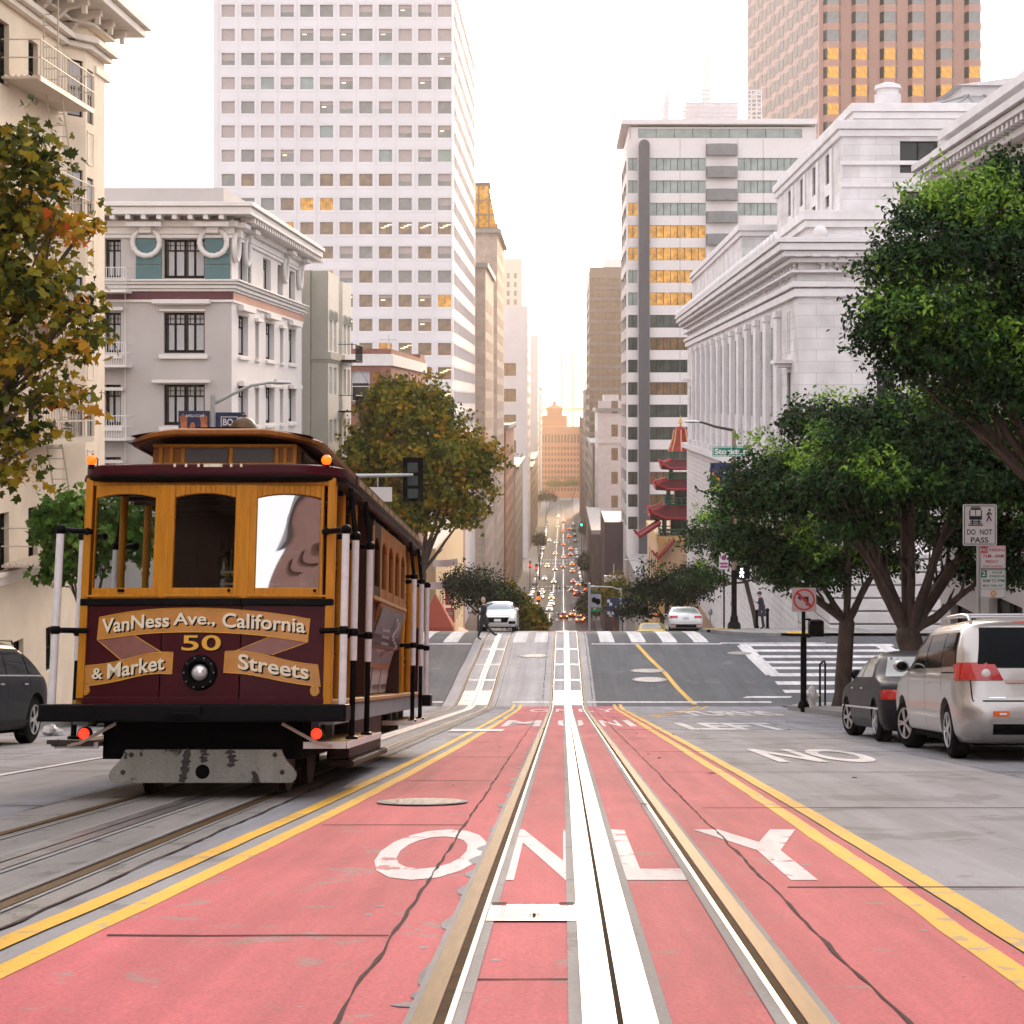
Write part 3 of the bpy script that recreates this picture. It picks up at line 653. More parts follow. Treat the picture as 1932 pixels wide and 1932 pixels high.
# ---- pale sage house with arched windows
D1 = at_plane(14.2, 584)+.3; D2 = at_plane(14.2, 640); zb = GZ(D1)-1; s = thing('apartment_building', 'narrow pale sage house with paired arched windows next to the grey corner house', 'apartment building', (-14.2, D1, zb))
zs_ = lambda v: Z((650+v/1.84)*.5031, 92)-zb
hs = zs_(680)
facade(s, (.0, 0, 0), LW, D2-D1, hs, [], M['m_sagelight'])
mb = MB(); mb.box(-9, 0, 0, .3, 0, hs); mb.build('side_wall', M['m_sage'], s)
for k, (a, b) in enumerate(((.3, 4.6), (6.2, 10.2))):
    yb = a; L = b-a; bay = thing('bay', None, None); bay.parent = s; bay.location = (0, yb, 0)
    h1 = zs_(700) if k else hs
    ww = []
    for t, u in ((1010, 1225), (1335, 1525), (1700, 1860), (2050, 2230)):
        for q in (.55, 2.3): ww.append((q, q+1.15, zs_(u), zs_(t), 'sashw'))
    facade(s, (.95, yb, 0), LW, L, h1, ww, M['m_sagelight'], .18, wall='bay_front')
    mb = MB(); mb.box(0, .93, 0, .2, 0, h1); mb.box(0, .93, L-.2, L, 0, h1); mb.box(0, .92, .2, L-.2, h1-.25, h1-.05)
    mb.box(-.02, 1.12, -.1, L+.1, zs_(1285), zs_(1235)); mb.box(-.02, 1.05, -.05, L+.05, zs_(1300), zs_(1286))
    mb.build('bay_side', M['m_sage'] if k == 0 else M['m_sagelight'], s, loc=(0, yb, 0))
    mb = MB()
    for q in (.55, 2.3):
        for dx in (.0, .6):
            c = q+dx+.27; mb.tube([(.99, c+.27*math.cos(PI*i/10), zs_(1010)+.55*math.sin(PI*i/10)) for i in range(11)], .05, 5)
            mb.prism([(c+.25*math.cos(PI*i/10), zs_(1010)+.5*math.sin(PI*i/10)) for i in range(11)], 'x', .955, .965)
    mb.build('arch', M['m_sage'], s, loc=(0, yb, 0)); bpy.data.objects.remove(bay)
mb = MB()
for t in (1245, 1610):
    z = zs_(t+30); mb.box(.96, 2.0, 4.4, 7.6, z-.1, z)
    for i in range(14): mb.tube([(1.98,4.4+i*.246,z), (1.98,4.4+i*.246,z+.9)], .014, 4)
    mb.tube([(.96,4.4,z+.9), (1.98,4.4,z+.9), (1.98,7.6,z+.9)], .02, 4)
mb.build('fire_escape', M['frame_black'], s)
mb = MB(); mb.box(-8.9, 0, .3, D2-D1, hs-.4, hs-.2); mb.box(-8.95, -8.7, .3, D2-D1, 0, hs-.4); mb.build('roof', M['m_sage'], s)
# ---- red brick building
D3 = at_plane(14.2, 738); D4 = at_plane(14.2, 803); zb = GZ(D3)-2; b_ = thing('brick_building', 'red brick building with a white band below its parapet', 'brick building', (-14.2, D3, zb))
yb = lambda py: Z(py, D3)-zb
xb = lambda px: X(px, D3)+14.2+9
facade(b_, (-9, 0, 0), 0, 9, yb(658), [(xb(663), xb(697), yb(757), yb(700), 'sashw'), (xb(663), xb(697), yb(862), yb(805), 'sashw'), (xb(612), xb(640), yb(757), yb(700), 'sashw')], M['m_brick'], .25)
facade(b_, (0, 0, 0), LW, D4-D3, yb(658), [(2.5+i*3.2, 3.6+i*3.2, yb(800-0)+z, yb(705)+z, 'plaind') for i in range(9) for z in (0, -6.2)], M['m_brick'], .3)
mb = MB(); ring_band(mb, .14, yb(690), yb(668), L=D4-D3, back=9); mb.build('stone_band', M['m_trim'], b_, bevel=.02)
mb = MB(); mb.box(-9, -.2, .3, D4-D3, yb(660)-.6, yb(660)-.4); mb.box(-9, -8.8, .2, D4-D3, 0, yb(660)); mb.box(-4, -.1, D4-D3-5, D4-D3-.1, yb(658), yb(648)); mb.build('parapet', M['m_brick'], b_)
mb = MB(); mb.tube([(-1.5, 12, yb(660)), (-1.5, 12, yb(620))], .06, 5); mb.tube([(-2.3, 12, yb(630)), (-.7, 12, yb(630))], .04, 5); mb.build('roof_mast', M['steel'], b_)
mb = MB()
for i, ch in enumerate('CHINATOWN'[:0]): pass
# ---- low shops beyond the brick building
def boxhouse(name, label, cat, xc, side, y0, y1, ztop, wm, wins=None, wmat=None, west=None, thick=12, depth=.3, top=.0, group=None, cornice=None, cap=60):
    """a street-lining building: its wall to the street, its end wall facing up the hill, and a roof; side -1 left of the street, +1 right"""
    zb = GZ((y0+y1)/2 if y1-y0 < 60 else y1)-1.5; zb = min(zb, GZ(y1)-1); o = thing(name, label, cat, (xc, y0, zb), group=group); h = ztop-zb; L = y1-y0
    if side < 0:
        facade(o, (0, 0, 0), LW, L, h, wins(L, h) if wins else [], wm, depth, cap)
        facade(o, (-thick, 0, 0), 0, thick, h, west(thick, h) if west else [], wm, depth, cap, 'end_wall')
        mb = MB(); mb.box(-thick, -.05, .05, L, h-.4, h-.25); mb.box(-thick, -thick+.2, .05, L, 0, h-.41); mb.box(-thick+.2, -.05, L-.2, L-.02, 0, h-.41)
        if cornice: mb.box(-thick, cornice, -cornice, -.002, h-.9, h); mb.box(.002, cornice, 0, L, h-.9, h)
    else:
        facade(o, (0, L, 0), RW, L, h, wins(L, h) if wins else [], wm, depth, cap)
        facade(o, (0, 0, 0), 0, thick, h, west(thick, h) if west else [], wm, depth, cap, 'end_wall')
        mb = MB(); mb.box(.05, thick, .05, L, h-.4, h-.25); mb.box(thick-.2, thick, .05, L, 0, h-.41); mb.box(.05, thick-.2, L-.2, L-.02, 0, h-.41)
        if cornice: mb.box(-cornice, thick, -cornice, -.002, h-.9, h); mb.box(-cornice, -.002, 0, L, h-.9, h)
    mb.build('roof', wmat or M['m_lead'], o); return o
def rows(dx, ww, dz, wh, kind, z0=4, x0=1.0, margin=1.5):
    def fn(L, h):
        nx = max(1, int((L-x0-.5)/dx)); nz = max(1, int((h-z0-margin)/dz)); return grid_wins(x0, dx, nx, ww, z0, dz, nz, wh, kind)
    return fn
ysh = boxhouse('shop_building', 'yellow stucco shop building with awnings beyond the cable car', 'shop', -13.2, -1, 168, 214, Z(1035, 168), M['m_yellow'], rows(4, 1.6, 4.2, 2.2, 'far'), west=rows(3, 1.5, 4.2, 2.2, 'far'))
mb = MB()
for i in range(4): mb.prism([(0,4.6),(1.9,3.6),(1.9,3.4),(0,4.3)], 'y', 3+i*10, 9+i*10) if False else mb.add([(0,3+i*10,4.6+2),(2.0,3+i*10,3.6+2),(2.0,9+i*10,3.6+2),(0,9+i*10,4.6+2),(0,3+i*10,4.3+2),(2.0,3+i*10,3.2+2),(2.0,9+i*10,3.2+2),(0,9+i*10,4.3+2)], [(0,1,2,3),(7,6,5,4),(0,4,5,1),(1,5,6,2),(2,6,7,3)])
mb.build('awning', mat('awning_red', (.55,.03,.04), .7), ysh)
boxhouse('brick_building', 'low red brick building just beyond the yellow shops', 'brick building', -14.4, -1, 215, 238, Z(1000, 215), M['m_redbrown'], rows(3.6, 1.4, 4, 2.2, 'far'), west=rows(3, 1.4, 4, 2.2, 'far'))
# ---- left row after the white tower
xo = -15.0
y1_, y2_ = at_plane(15, 916), at_plane(15, 931)
boxhouse('office_building', 'beige stone office block with one column of narrow windows beside the white tower', 'office building', xo, -1, y1_, y2_, Z(496, y1_), M['m_beige'], rows(5.0, 1.7, 3.9, 2.5, 'farg', z0=6, x0=3), west=lambda t, h: [], thick=7, cornice=.5)
ym, ye = at_plane(14.6, 938), at_plane(14.6, 951)
mo = boxhouse('mansard_tower', 'tall stone tower with a golden glazed mansard roof', 'office tower', -14.6, -1, ym, ye, Z(432, ym), M['m_beige'], rows(4.2, 1.6, 3.9, 2.4, 'farg', z0=6), west=rows(4.2, 2.2, 6.6, 5.0, 'farg', z0=40, x0=1.6), thick=14, cornice=.9, depth=.4)
hz = Z(432, ym)-mo.location.z; Lm = ye-ym; hm = Z(348, ym)-mo.location.z
mb = MB(); a = (.0, Lm, -14, 0); q = 1.9
mb.add([(-14,0,hz),(0,0,hz),(0,Lm,hz),(-14,Lm,hz),(-14,q,hm),(-q,q,hm),(-q,Lm-q,hm),(-14,Lm-q,hm)], [(0,1,5,4),(1,2,6,5),(2,3,7,6),(4,5,6,7)])
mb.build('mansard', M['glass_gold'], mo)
mb = MB(); mb.box(-14.2, -q+.3, q-.3, Lm-q, hm, hm+.7); mb.box(-14.1, .3, -.3, -.02, hz-.3, hz+.35); mb.box(.01, .3, 0, Lm, hz-.3, hz+.35)
for zz in (.33, .66):
    t = q*zz; mb.box(-14, -t+.12, t-.14, t+.05, hz+(hm-hz)*zz-.12, hz+(hm-hz)*zz+.12)
for i in range(6): x = -13.6+i*2.35; mb.tube([(x,-.05,hz), (x,q-.05,hm)], .14, 5)
for xx, yy in ((-q,q), (0,0), (0, Lm*.55)): mb.tube([(xx,yy,hm-3 if xx else hz), (xx,yy,hm+1.8 if xx else hz+2.6)], [.35,.05], 6)
mb.build('ridge', M['m_office'], mo)
boxhouse('office_building', 'rust brown stone building with projecting ledges left of the street', 'office building', -14.2, -1, ye+1, 470, Z(800, 420), M['m_redbrown'], rows(4, 1.7, 4, 2.3, 'far', z0=6), cornice=.8, thick=10)
boxhouse('office_building', 'grey stone building with a heavy cornice farther down the left side', 'office building', -13.9, -1, 472, 560, Z(880, 472), mat('grey_stone', (.40,.35,.33), .8, var=.1, vscale=.2), rows(4, 1.8, 4, 2.4, 'far', z0=6), cornice=1.0, thick=10)
def whit(t, h): return grid_wins(5.5, 12, 1, 8.5, 12, 7.0, int((h-19)/7.0), 3.4, 'far')
boxhouse('office_tower', 'white tower with wide dark horizontal openings left of the street', 'office tower', -14.0, -1, 640, 700, Z(577, 640), M['m_white'], rows(5, 2.4, 4.5, 2.2, 'farg', z0=8), west=lambda t, h: grid_wins(4, 9, 2, 6.4, 14, 10.2, int((h-24)/10.2), 5, 'far'), thick=24, depth=.8)
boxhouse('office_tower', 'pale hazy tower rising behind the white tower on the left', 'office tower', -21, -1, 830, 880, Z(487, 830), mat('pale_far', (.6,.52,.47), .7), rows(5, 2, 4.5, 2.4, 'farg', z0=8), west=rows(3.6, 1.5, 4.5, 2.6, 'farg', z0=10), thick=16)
boxhouse('office_tower', 'slim tower of small square windows at the far end of the left side', 'office tower', -14.0, -1, 900, 960, Z(632, 900), M['m_band'], rows(4, 2.2, 4.2, 2.2, 'farg', z0=6), west=rows(4.4, 3.4, 4.4, 3.0, 'farg', z0=6, x0=.6), thick=18)
for i, (a, b, py, mm, lab) in enumerate(((702, 770, 940-60, 'm_redbrown', 'narrow brown building between the far towers on the left'), (772, 896, 925-60, 'm_office', 'dark brown low block in the haze on the left side'), (962, 1080, 640+90, 'm_beige', 'last pale block on the left before the terracotta building'))):
    boxhouse('office_building', lab, 'office building', -13.8, -1, a, b, Z(py, a), M[mm], rows(5, 2.2, 4.4, 2.4, 'far', z0=6), thick=8, cornice=.6)
# ---- terracotta building that closes the street
De = 1180; zb = GZ(De)-1; e = thing('terracotta_building', 'large terracotta building with a domed tower closing the far end of the street', 'office building', (-19, De, zb))
he = Z(806, De)-zb; we = 42
facade(e, (0,0,0), 0, we, he, grid_wins(1.2, 2.35, 17, 1.15, 6, 4.3, 8, 2.2, 'far')+grid_wins(1.2, 2.35, 17, 1.4, 41.2, 9, 1, 6, 'far'), M['m_terracotta'], .5)
mb = MB(); mb.box(-1, we+1, -1.2, -.02, he-1.8, he+.6); mb.box(-.5, we+.5, -.5, -.02, 40, 40.8); mb.box(0, we, .02, 30, he-.1, he+.3); mb.box(-.3, we, -.4, -.02, 4.6, 5.4); mb.box(0, .3, .01, 30, 0, he-.2); mb.box(we-.3, we, .01, 30, 0, he-.2)
mb.build('cornice', M['m_terracotta'], e)
xt = X(1046, De)+19; z1 = he+.6
mb = MB(); mb.box(xt-9.3, xt+9.3, 4, 20, z1, z1+7.2); mb.box(xt-9.9, xt+9.9, 3.6, 20.4, z1+7.2, z1+7.9); mb.box(xt-5.6, xt+5.6, 6, 18, z1+7.9, z1+12.8)
for i in range(7): x = xt-5.4+i*1.7; mb.box(x, x+.5, 5.4, 5.98, z1+8.2, z1+12.4)
for i in range(9): x = xt-9+i*2.1; mb.box(x, x+.6, 3.7, 3.99, z1+.3, z1+7)
mb.box(xt-6.2, xt+6.2, 5.2, 18.6, z1+12.8, z1+13.4)
mb.add([(xt-6.1,5.3,z1+13.4),(xt+6.1,5.3,z1+13.4),(xt+6.1,18.5,z1+13.4),(xt-6.1,18.5,z1+13.4),(xt-1.4,11,z1+16),(xt+1.4,11,z1+16),(xt+1.4,13,z1+16),(xt-1.4,13,z1+16)], [(0,1,5,4),(1,2,6,5),(2,3,7,6),(3,0,4,7),(4,5,6,7)])
mb.box(xt-1.3, xt+1.3, 11.1, 12.9, z1+16, z1+18.4)
mb.build('roof_tower', M['m_terracotta'], e)
# ---- suspension bridge far beyond
Db = 2700; zb = -70; M['bridge'] = mat('bridge_steel', (.03,.03,.03), .8, spec=.1)
br = thing('suspension_bridge', 'pale suspension bridge tower and deck fading into the haze', 'bridge', (X(1070, Db), Db, zb))
mb = MB(); hb = Z(664, Db)-zb; hwid = 11*Db/F
for s_ in (-1, 1): mb.box(s_*hwid-2, s_*hwid+2, -3, 3, 0, hb)
zc = [hb*.42+i*(hb*.54)/5 for i in range(6)]
for a, b in zip(zc, zc[1:]):
    mb.box(-hwid+2, hwid-2, -2, 2, b-1.8, b)
    for s_ in (-1, 1): mb.tube([(-s_*(hwid-2),0,a), (s_*(hwid-2),0,b-1.8)], 1.1, 5)
mb.build('tower', M['bridge'], br)
mb = MB(); zd = Z(772, Db)-zb; mb.box(-400, 400, -6, 6, zd-3, zd+2.5); mb.build('deck', M['bridge'], br)
for s_ in (-1, 1):
    mb = MB(); mb.tube([(s_*hwid+sx*t*380, 0, hb-(hb-zd-8)*(1-(1-t)**2)) for sx in ((s_),) for t in [i/14 for i in range(15)]], .8, 5); mb.build('cable', M['bridge'], br)
# ---- right side: banded tower
D5 = 280; zb = GZ(D5)-2; xb0 = X(1182, D5); bt = thing('office_tower', 'banded white tower with dark window strips and a dark corner column', 'office tower', (xb0, D5, zb))
yb = lambda py: Z(py, D5)-zb
lx = lambda px: X(px, D5)-xb0
ht = yb(262); wins = []; side = []
levels = [311+42.3*i for i in range(-1, 17)]
for i, py in enumerate(levels):
    z1, z0 = yb(py-13 if i else 280), yb(py+11 if i else 303)
    if i == 0: continue
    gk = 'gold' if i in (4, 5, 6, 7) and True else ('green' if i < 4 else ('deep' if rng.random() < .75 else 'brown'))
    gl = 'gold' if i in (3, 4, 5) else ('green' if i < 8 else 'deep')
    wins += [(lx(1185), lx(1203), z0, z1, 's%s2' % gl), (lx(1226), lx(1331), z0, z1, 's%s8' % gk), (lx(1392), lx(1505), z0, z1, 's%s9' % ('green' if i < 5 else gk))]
    side += [(.6, 12, z0, z1, 'sdeep3'), (12.4, 24.2, z0, z1, 'sdeep3')]
facade(bt, (0,0,0), 0, lx(1540), ht, wins, M['m_band'], .35)
facade(bt, (0, 26, 0), RW, 26, ht, side, M['m_band'], .35)
mb = MB(); mb.box(lx(1205), lx(1225), -1.3, -.01, 0, yb(275)); mb.prism([(lx(1205)+.92*(1-math.cos(PI*i/8)), yb(275)+.9*math.sin(PI*i/8)) for i in range(9)], 'y', -1.3, -.01); mb.build('corner_column', M['m_dkcol'], bt)
mb = MB()
for i, py in enumerate(levels):
    if i < 1 or i > 9: continue
    zt, z0 = yb(py-17 if i > 1 else 264), yb(py-42)
    zz0 = yb(py-17); zz1 = yb(py-42+4)
    mb.prism([(lx(1332),-.02), (lx(1334),-1.1), (lx(1362),-1.5), (lx(1389),-1.1), (lx(1391),-.02)], 'z', zz0, zz1)
mb.build('balcony', M['m_greypan'], bt)
mb = MB(); mb.box(lx(1332), lx(1391), .0-.012, -.003, yb(700), yb(265)); mb.build('balcony_wall', M['m_band'], bt)
mb = MB()
for px in (1283, 1332, 1392, 1440): mb.box(lx(px)-.03, lx(px)+.03, -.03, -.002, yb(1000), ht)
mb.build('joint', M['m_greypan'], bt)
mb = MB(); mb.box(-.9, lx(1540), -1.1, 27, yb(236), yb(226)); mb.box(.4, lx(1540), .4, 25, yb(265), yb(239)); mb.build('roof_slab', M['m_band'], bt, bevel=.05)
facade(bt, (.8, .05, yb(262)+.02), 0, lx(1525), yb(240)-yb(262), [(1.2, lx(1505), .15, 1.75, 'sgreen9')], M['m_band'], .2, wall='penthouse')
mb = MB()
xs0, xs1, zp0, zp1 = lx(1262), lx(1440), yb(222), yb(166)
for k in range(19): x = xs0+(xs1-xs0)*k/18; mb.box(x-.09, x+.09, 2, 2.3, zp0, zp1)
for k in range(8): z = zp0+(zp1-zp0)*k/7; mb.box(xs0, xs1, 2.05, 2.35, z-.1, z+.1)
for k in range(10): y = 2.4+k*1.6; mb.box(xs0-.05, xs0+.2, y, y+.2, zp0, zp1)
for k in range(8): z = zp0+(zp1-zp0)*k/7; mb.box(xs0-.03, xs0+.23, 2.4, 18, z-.1, z+.1)
mb.build('plant_screen', M['m_white'], bt)
mb = MB(); mb.box(lx(1300), lx(1400), 6, 14, yb(224), yb(180)); mb.build('plant_room', M['m_band'], bt)
mb = MB(); mb.box(.3, lx(1540), 25, 25.8, 0, ht-.1); mb.box(lx(1538), lx(1540), .4, 25, 0, ht-.2); mb.build('back_wall', M['m_band'], bt)
pod = boxhouse('podium_block', 'dark plum granite podium at the foot of the banded tower', 'podium', X(1141, 296), 1, 296, 330, Z(985, 296), M['m_dkwall'], rows(7, 4, 8, 3, 'far', z0=8), thick=7)
po2 = boxhouse('parking_garage', 'grey concrete parking ramp with an open deck below the banded tower', 'parking garage', 10.6, 1, 236, 272, Z(1085, 236), mat('ramp_concrete', (.36,.33,.30), .8, var=.15, vscale=.3), None, west=lambda t, h: [(1.0, t-1, h-5.4, h-1.6, 'far'), (1., t-1, h-10, h-6.6, 'far')], thick=12)
# ---- far right side
wb = boxhouse('office_building', 'narrow white stone building with one row of dark windows right of the street', 'office building', X(1128, 430), 1, 430, 470, Z(770, 430), M['m_stonep'], rows(4, 1.6, 4.4, 2.4, 'far', z0=6), west=lambda t, h: grid_wins(3.6, 9, 1, 1.7, 9, 6.3, 8, 3.2, 'far'), thick=8, cornice=.7)
hh = Z(770, 430)-wb.location.z; mb = MB(); mb.box(.6, 7, 1, 20, hh, hh+1.9); mb.box(1.6, 5.6, 2, 15, hh+1.9, hh+3.6); mb.box(-.2, 8, -.25, -.01, hh-9.4, hh-8.9); mb.build('stepped_top', M['m_stonep'], wb)
boxhouse('office_tower', 'dark brown office tower with a fine grid standing right of the street', 'office tower', X(1112, 560), 1, 560, 640, Z(504, 560), M['m_office'], rows(3.2, 2.6, 4.0, 2.4, 'far', z0=6, x0=.4), west=rows(1.85, 1.5, 3.9, 2.6, 'far', z0=6, x0=.3, margin=.6), thick=22, cap=50)
boxhouse('office_tower', 'pale tower edge showing behind the dark brown tower', 'office tower', X(1140, 660), 1, 660, 700, Z(489, 660), M['m_band'], None, thick=8)
boxhouse('office_building', 'dark building with ledges along the right side before the white stone building', 'office building', X(1122, 334), 1, 345, 425, Z(1000, 345), M['m_dkwall'], rows(5, 2.2, 4.5, 2.4, 'far', z0=6), thick=6, cornice=.5)
for a, b, px, py, mm, lab in ((475, 555, 1118, 835, 'm_office', 'dark bronze block below the dark brown tower'), (705, 800, 1105, 735, 'm_office', 'shadowed brown block at the street beyond the dark tower'), (802, 1000, 1101, 700+88, 'm_redbrown', 'last brown block on the right in the haze')):
    boxhouse('office_building', lab, 'office building', X(px, a), 1, a, b, Z(py, a), M[mm], rows(5, 2.2, 4.5, 2.4, 'far', z0=6), thick=10, cornice=.6)
# spire behind
mb = MB(); Ds = 720; x = X(1332, Ds); mb.add([(x-3.4,Ds-3.4,-40),(x+3.4,Ds-3.4,-40),(x+3.4,Ds+3.4,-40),(x-3.4,Ds+3.4,-40),(x-1.5,Ds-1.5,Z(105,Ds)),(x+1.5,Ds-1.5,Z(105,Ds)),(x+1.5,Ds+1.5,Z(105,Ds)),(x-1.5,Ds+1.5,Z(105,Ds)),(x,Ds,Z(84,Ds))], [(0,1,5,4),(1,2,6,5),(2,3,7,6),(3,0,4,7),(4,5,8),(5,6,8),(6,7,8),(7,4,8)])
sp = mb.build('spire', M['m_band']); tag(sp, 'thin pale spire far behind the white plant screen', 'spire')
mb = MB(); mb.tube([(0,0,0), (0,0,8)], [.3,.05], 5); mb.build('mast', M['m_band'], sp, loc=(x, Ds, Z(84, Ds)-1))
# ---- brown granite tower with bay windows
D6 = 330; zb = GZ(D6)-3; bt2 = thing('office_tower', 'tall brown granite tower with golden bay windows behind the white classical building', 'office tower', (X(1545, D6), D6, zb))
yb = lambda py: Z(py, D6)-zb
hb = yb(-260); wl_ = X(1848, D6)-X(1545, D6); sp_ = 53.2*D6/F; fl = 34.5*D6/F
mb = MB(); mb.box(0, wl_, 0, 30, 0, hb); mb.build('wall', M['m_brown'], bt2)
mb = MB(); q = [(0,0), (X(1410, 392)-X(1545, D6), 62), (X(1410,392)-X(1545,D6)+6, 70), (2, 29)]; mb.prism(q[::-1], 'z', 0, hb-.3); mb.build('side_wing', M['m_brown'], bt2)
z0 = yb(425)
WK['bay0'] = (None, None)
def bay_mesh(gm):
    mb = MB(); w_, d_ = sp_*.62, 1.3
    pts = [(0,0), (w_*.18,-d_), (w_*.82,-d_), (w_,0)]
    for (a, b), mi in zip(zip(pts, pts[1:]), (2, 0, 1)): mb.quad((*a,.0), (*b,.0), (*b,fl*.62), (*a,fl*.62), mi)
    mb.prism([(p[0],p[1]) for p in pts], 'z', fl*.62, fl, 3); o = mb.build('window', [gm, M['glass_grey'], M['glass_dark'], M['m_brown']], bt2); return o
protos = {}
n = 0; rest = []
for j in range(13):
    for i in range(6):
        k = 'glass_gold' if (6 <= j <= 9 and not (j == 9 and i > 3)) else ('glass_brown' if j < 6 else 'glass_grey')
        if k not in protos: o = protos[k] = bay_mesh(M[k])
        else: o = protos[k].copy(); C.objects.link(o)
        o.location = (sp_*(i+.12)+.2, -.02, z0+fl*j)
fdir = Vector((q[1][0], q[1][1])); Ls = fdir.length; ang = math.atan2(-fdir.y, -fdir.x)
mb = MB()
for j in range(20):
    for i in range(16):
        x = .3+i*Ls/16.2; e = .5*((i+j) % 2); mb.quad((x,-.05,z0+fl*j+.2+e), (x+Ls/19,-.05,z0+fl*j+.2+e), (x+Ls/19,-.05,z0+fl*j+fl*.72+e), (x,-.05,z0+fl*j+fl*.72+e))
tag(mb.build('side_window', M['m_office'], bt2, loc=(q[1][0], q[1][1], 0), rot=(0,0,ang)), kind='stuff')
# ---- white classical building
xw = 12.7; D7 = at_plane(xw, 1507); D8 = at_plane(xw, 1297); zb = GZ(D7)-6; cb = thing('classical_building', 'white stone classical building with pilasters, carved frieze and stepped attic', 'classical building', (xw, D7, zb))
yb = lambda py: Z(py, D7)-zb
L = D8-D7; hc = yb(470)
npil = 15; pd = L/npil*.93; wins = []
for i in range(11):
    y = 10.3+i*(L-16)/12; wins.append((y+.55, y+1.5, yb(790), yb(600), 'slot'))
for y in (3.1, L-4.6): wins += [(y, y+1.5, yb(800), yb(700), 'slot'), (y+.2, y+.55, yb(665), yb(580), 'slot'), (y+.95, y+1.3, yb(665), yb(580), 'slot')]
wins = [(L-b, L-a, c, d, k) for a, b, c, d, k in wins]                       # the right-hand wall runs back towards the viewer
facade(cb, (0, L, 0), RW, L, hc, wins, M['m_stone'], .14)
ww = 42; ws = [(4.2, 5.2, yb(860), yb(700), 'slot'), (15, 16.6, yb(800), yb(640), 'plaind'), (23, 24.6, yb(800), yb(640), 'plaind')]
facade(cb, (0, 0, 0), 0, ww, hc, ws, M['m_stone'], .5, wall='front_wall')
def crn(mb, p, z0, z1, m=0, x0=0, yy0=0, LL=L, W_=ww): mb.box(x0-p, x0+W_, yy0-p, yy0-.003, z0, z1, m); mb.box(x0-p, x0-.003, yy0, yy0+LL, z0, z1, m)
zpb = -3.4-zb; mb = MB()
for i in range(13): y = 7.0+i*(L-16)/12; mb.box(-.28, -.003, y, y+1.15, zpb, yb(586)); mb.box(-.36, -.003, y-.1, y+1.25, yb(586), yb(572)); mb.box(-.55, -.003, y-.14, y+1.3, zpb-.5, zpb)
mb.build('pilaster', M['m_stonep'], cb, bevel=.03)
mb = MB(); crn(mb, .25, yb(560), yb(545)); crn(mb, .4, yb(542), yb(532)); crn(mb, .9, yb(486), yb(476)); crn(mb, 1.15, yb(475), yb(462)); crn(mb, 1.3, yb(461), yb(452)); crn(mb, .45, yb(515), yb(510)); crn(mb, .5, yb(496), yb(487))
mb.build('cornice', M['m_stonep'], cb, bevel=.03)
mb = MB()
for i in range(int(L/.9)): mb.box(-.95, -.5, .3+i*.9, .75+i*.9, yb(486.5), yb(480))
for i in range(45): mb.box(-.3+i*.9, .15+i*.9, -.95, -.5, yb(486.5), yb(480))
for i in range(int(L/1.5)): mb.ball((-1.2, .5+i*1.5, yb(447)), .3, (.6,1,1.2), 8)
for x in (1.0, 5.6): mb.ball((x, -1.05, yb(444)), .40, (1,.5,1.1), 10)
mb.build('antefix', M['m_stonep'], cb, smooth=60)
mb = MB()                                                                  # carved frieze
for i in range(int(L/2.6)):
    y = 1.2+i*2.6
    for k in range(9):
        a = 2*PI*k/9; mb.ball((-.12, y+.7*math.cos(a), yb(503)+.32*math.sin(a)), .2, (.7,1,.8), 6)
for x in (1.9, 4.8):
    for k in range(14): mb.ball((x+rng.uniform(-.9,.9)*(1 if x < 3 else .4), -.10, yb(503)+rng.uniform(-.45,.45)), .17, (1,.7,1), 6)
for x in (1.6, 2.9): mb.tube([(x+.28*math.cos(2*PI*i/14), -.05, yb(553)+.28*math.sin(2*PI*i/14)) for i in range(15)], .07, 5)
mb.build('frieze', M['m_stonep'], cb, smooth=60)
mb = MB(); mb.box(6.4, 8.6, -.09, -.004, yb(514), yb(497)); mb.build('blue_panel', mat('blue_panel', (.22,.32,.36), .6), cb)
mb = MB()
for i in range(34): crn(mb, .06, .3+i*.42, .3+i*.42+.36)
crn(mb, .62, zpb-1.0, zpb-.5)
mb.build('rusticated_base', M['m_stonep'], cb)
mb = MB(); mb.box(-.9, 0, 2.5, 4.9, yb(683), yb(676)); mb.box(-.7, 0, 2.8, 4.6, yb(690), yb(683.5)); mb.box(-.9, 0, L-6.5, L-3.9, yb(683), yb(676)); mb.build('window_hood', M['m_stonep'], cb)
# attic stages
def stage(x0, y0, x1, y1, pz0, pz1, Dr, wins_side=None, wins_front=None, name='attic'):
    z0, z1 = Z(pz0, Dr)-zb, Z(pz1, Dr)-zb; X0, Y0 = x0-xw, y0-D7
    facade(cb, (X0, y1-D7, z0), RW, y1-y0, z1-z0, wins_side or [], M['m_stone'], .13, wall=name+'_wall')
    facade(cb, (X0, Y0, z0), 0, x1-x0, z1-z0, wins_front or [], M['m_stone'], .4, wall=name+'_front')
    mb = MB(); crn(mb, .35, z1-z0-.5, z1-z0, x0=0, yy0=0, LL=y1-y0, W_=x1-x0); crn(mb, .2, z1-z0-.9, z1-z0-.52, x0=0, yy0=0, LL=y1-y0, W_=x1-x0); crn(mb, .15, 0.05, .35, x0=0, yy0=0, LL=y1-y0, W_=x1-x0)
    mb.box(.05, x1-x0, .05, y1-y0, z1-z0-.3, z1-z0-.1); mb.build(name+'_cornice', M['m_stonep'], cb, loc=(X0, Y0, z0), bevel=.03); return X0, Y0, z0, z1
stage(13.3, 87.6, 50, D8, 455, 398, 87.6, name='parapet')
h2 = (417-228)*92/F; fr = [(X(1698, 92)-15.9, X(1770, 92)-15.9, h2*.48, h2*.80, 'plaind'), (X(1698, 92)-15.9, X(1770, 92)-15.9, .05, h2*.30, 'plaind')]
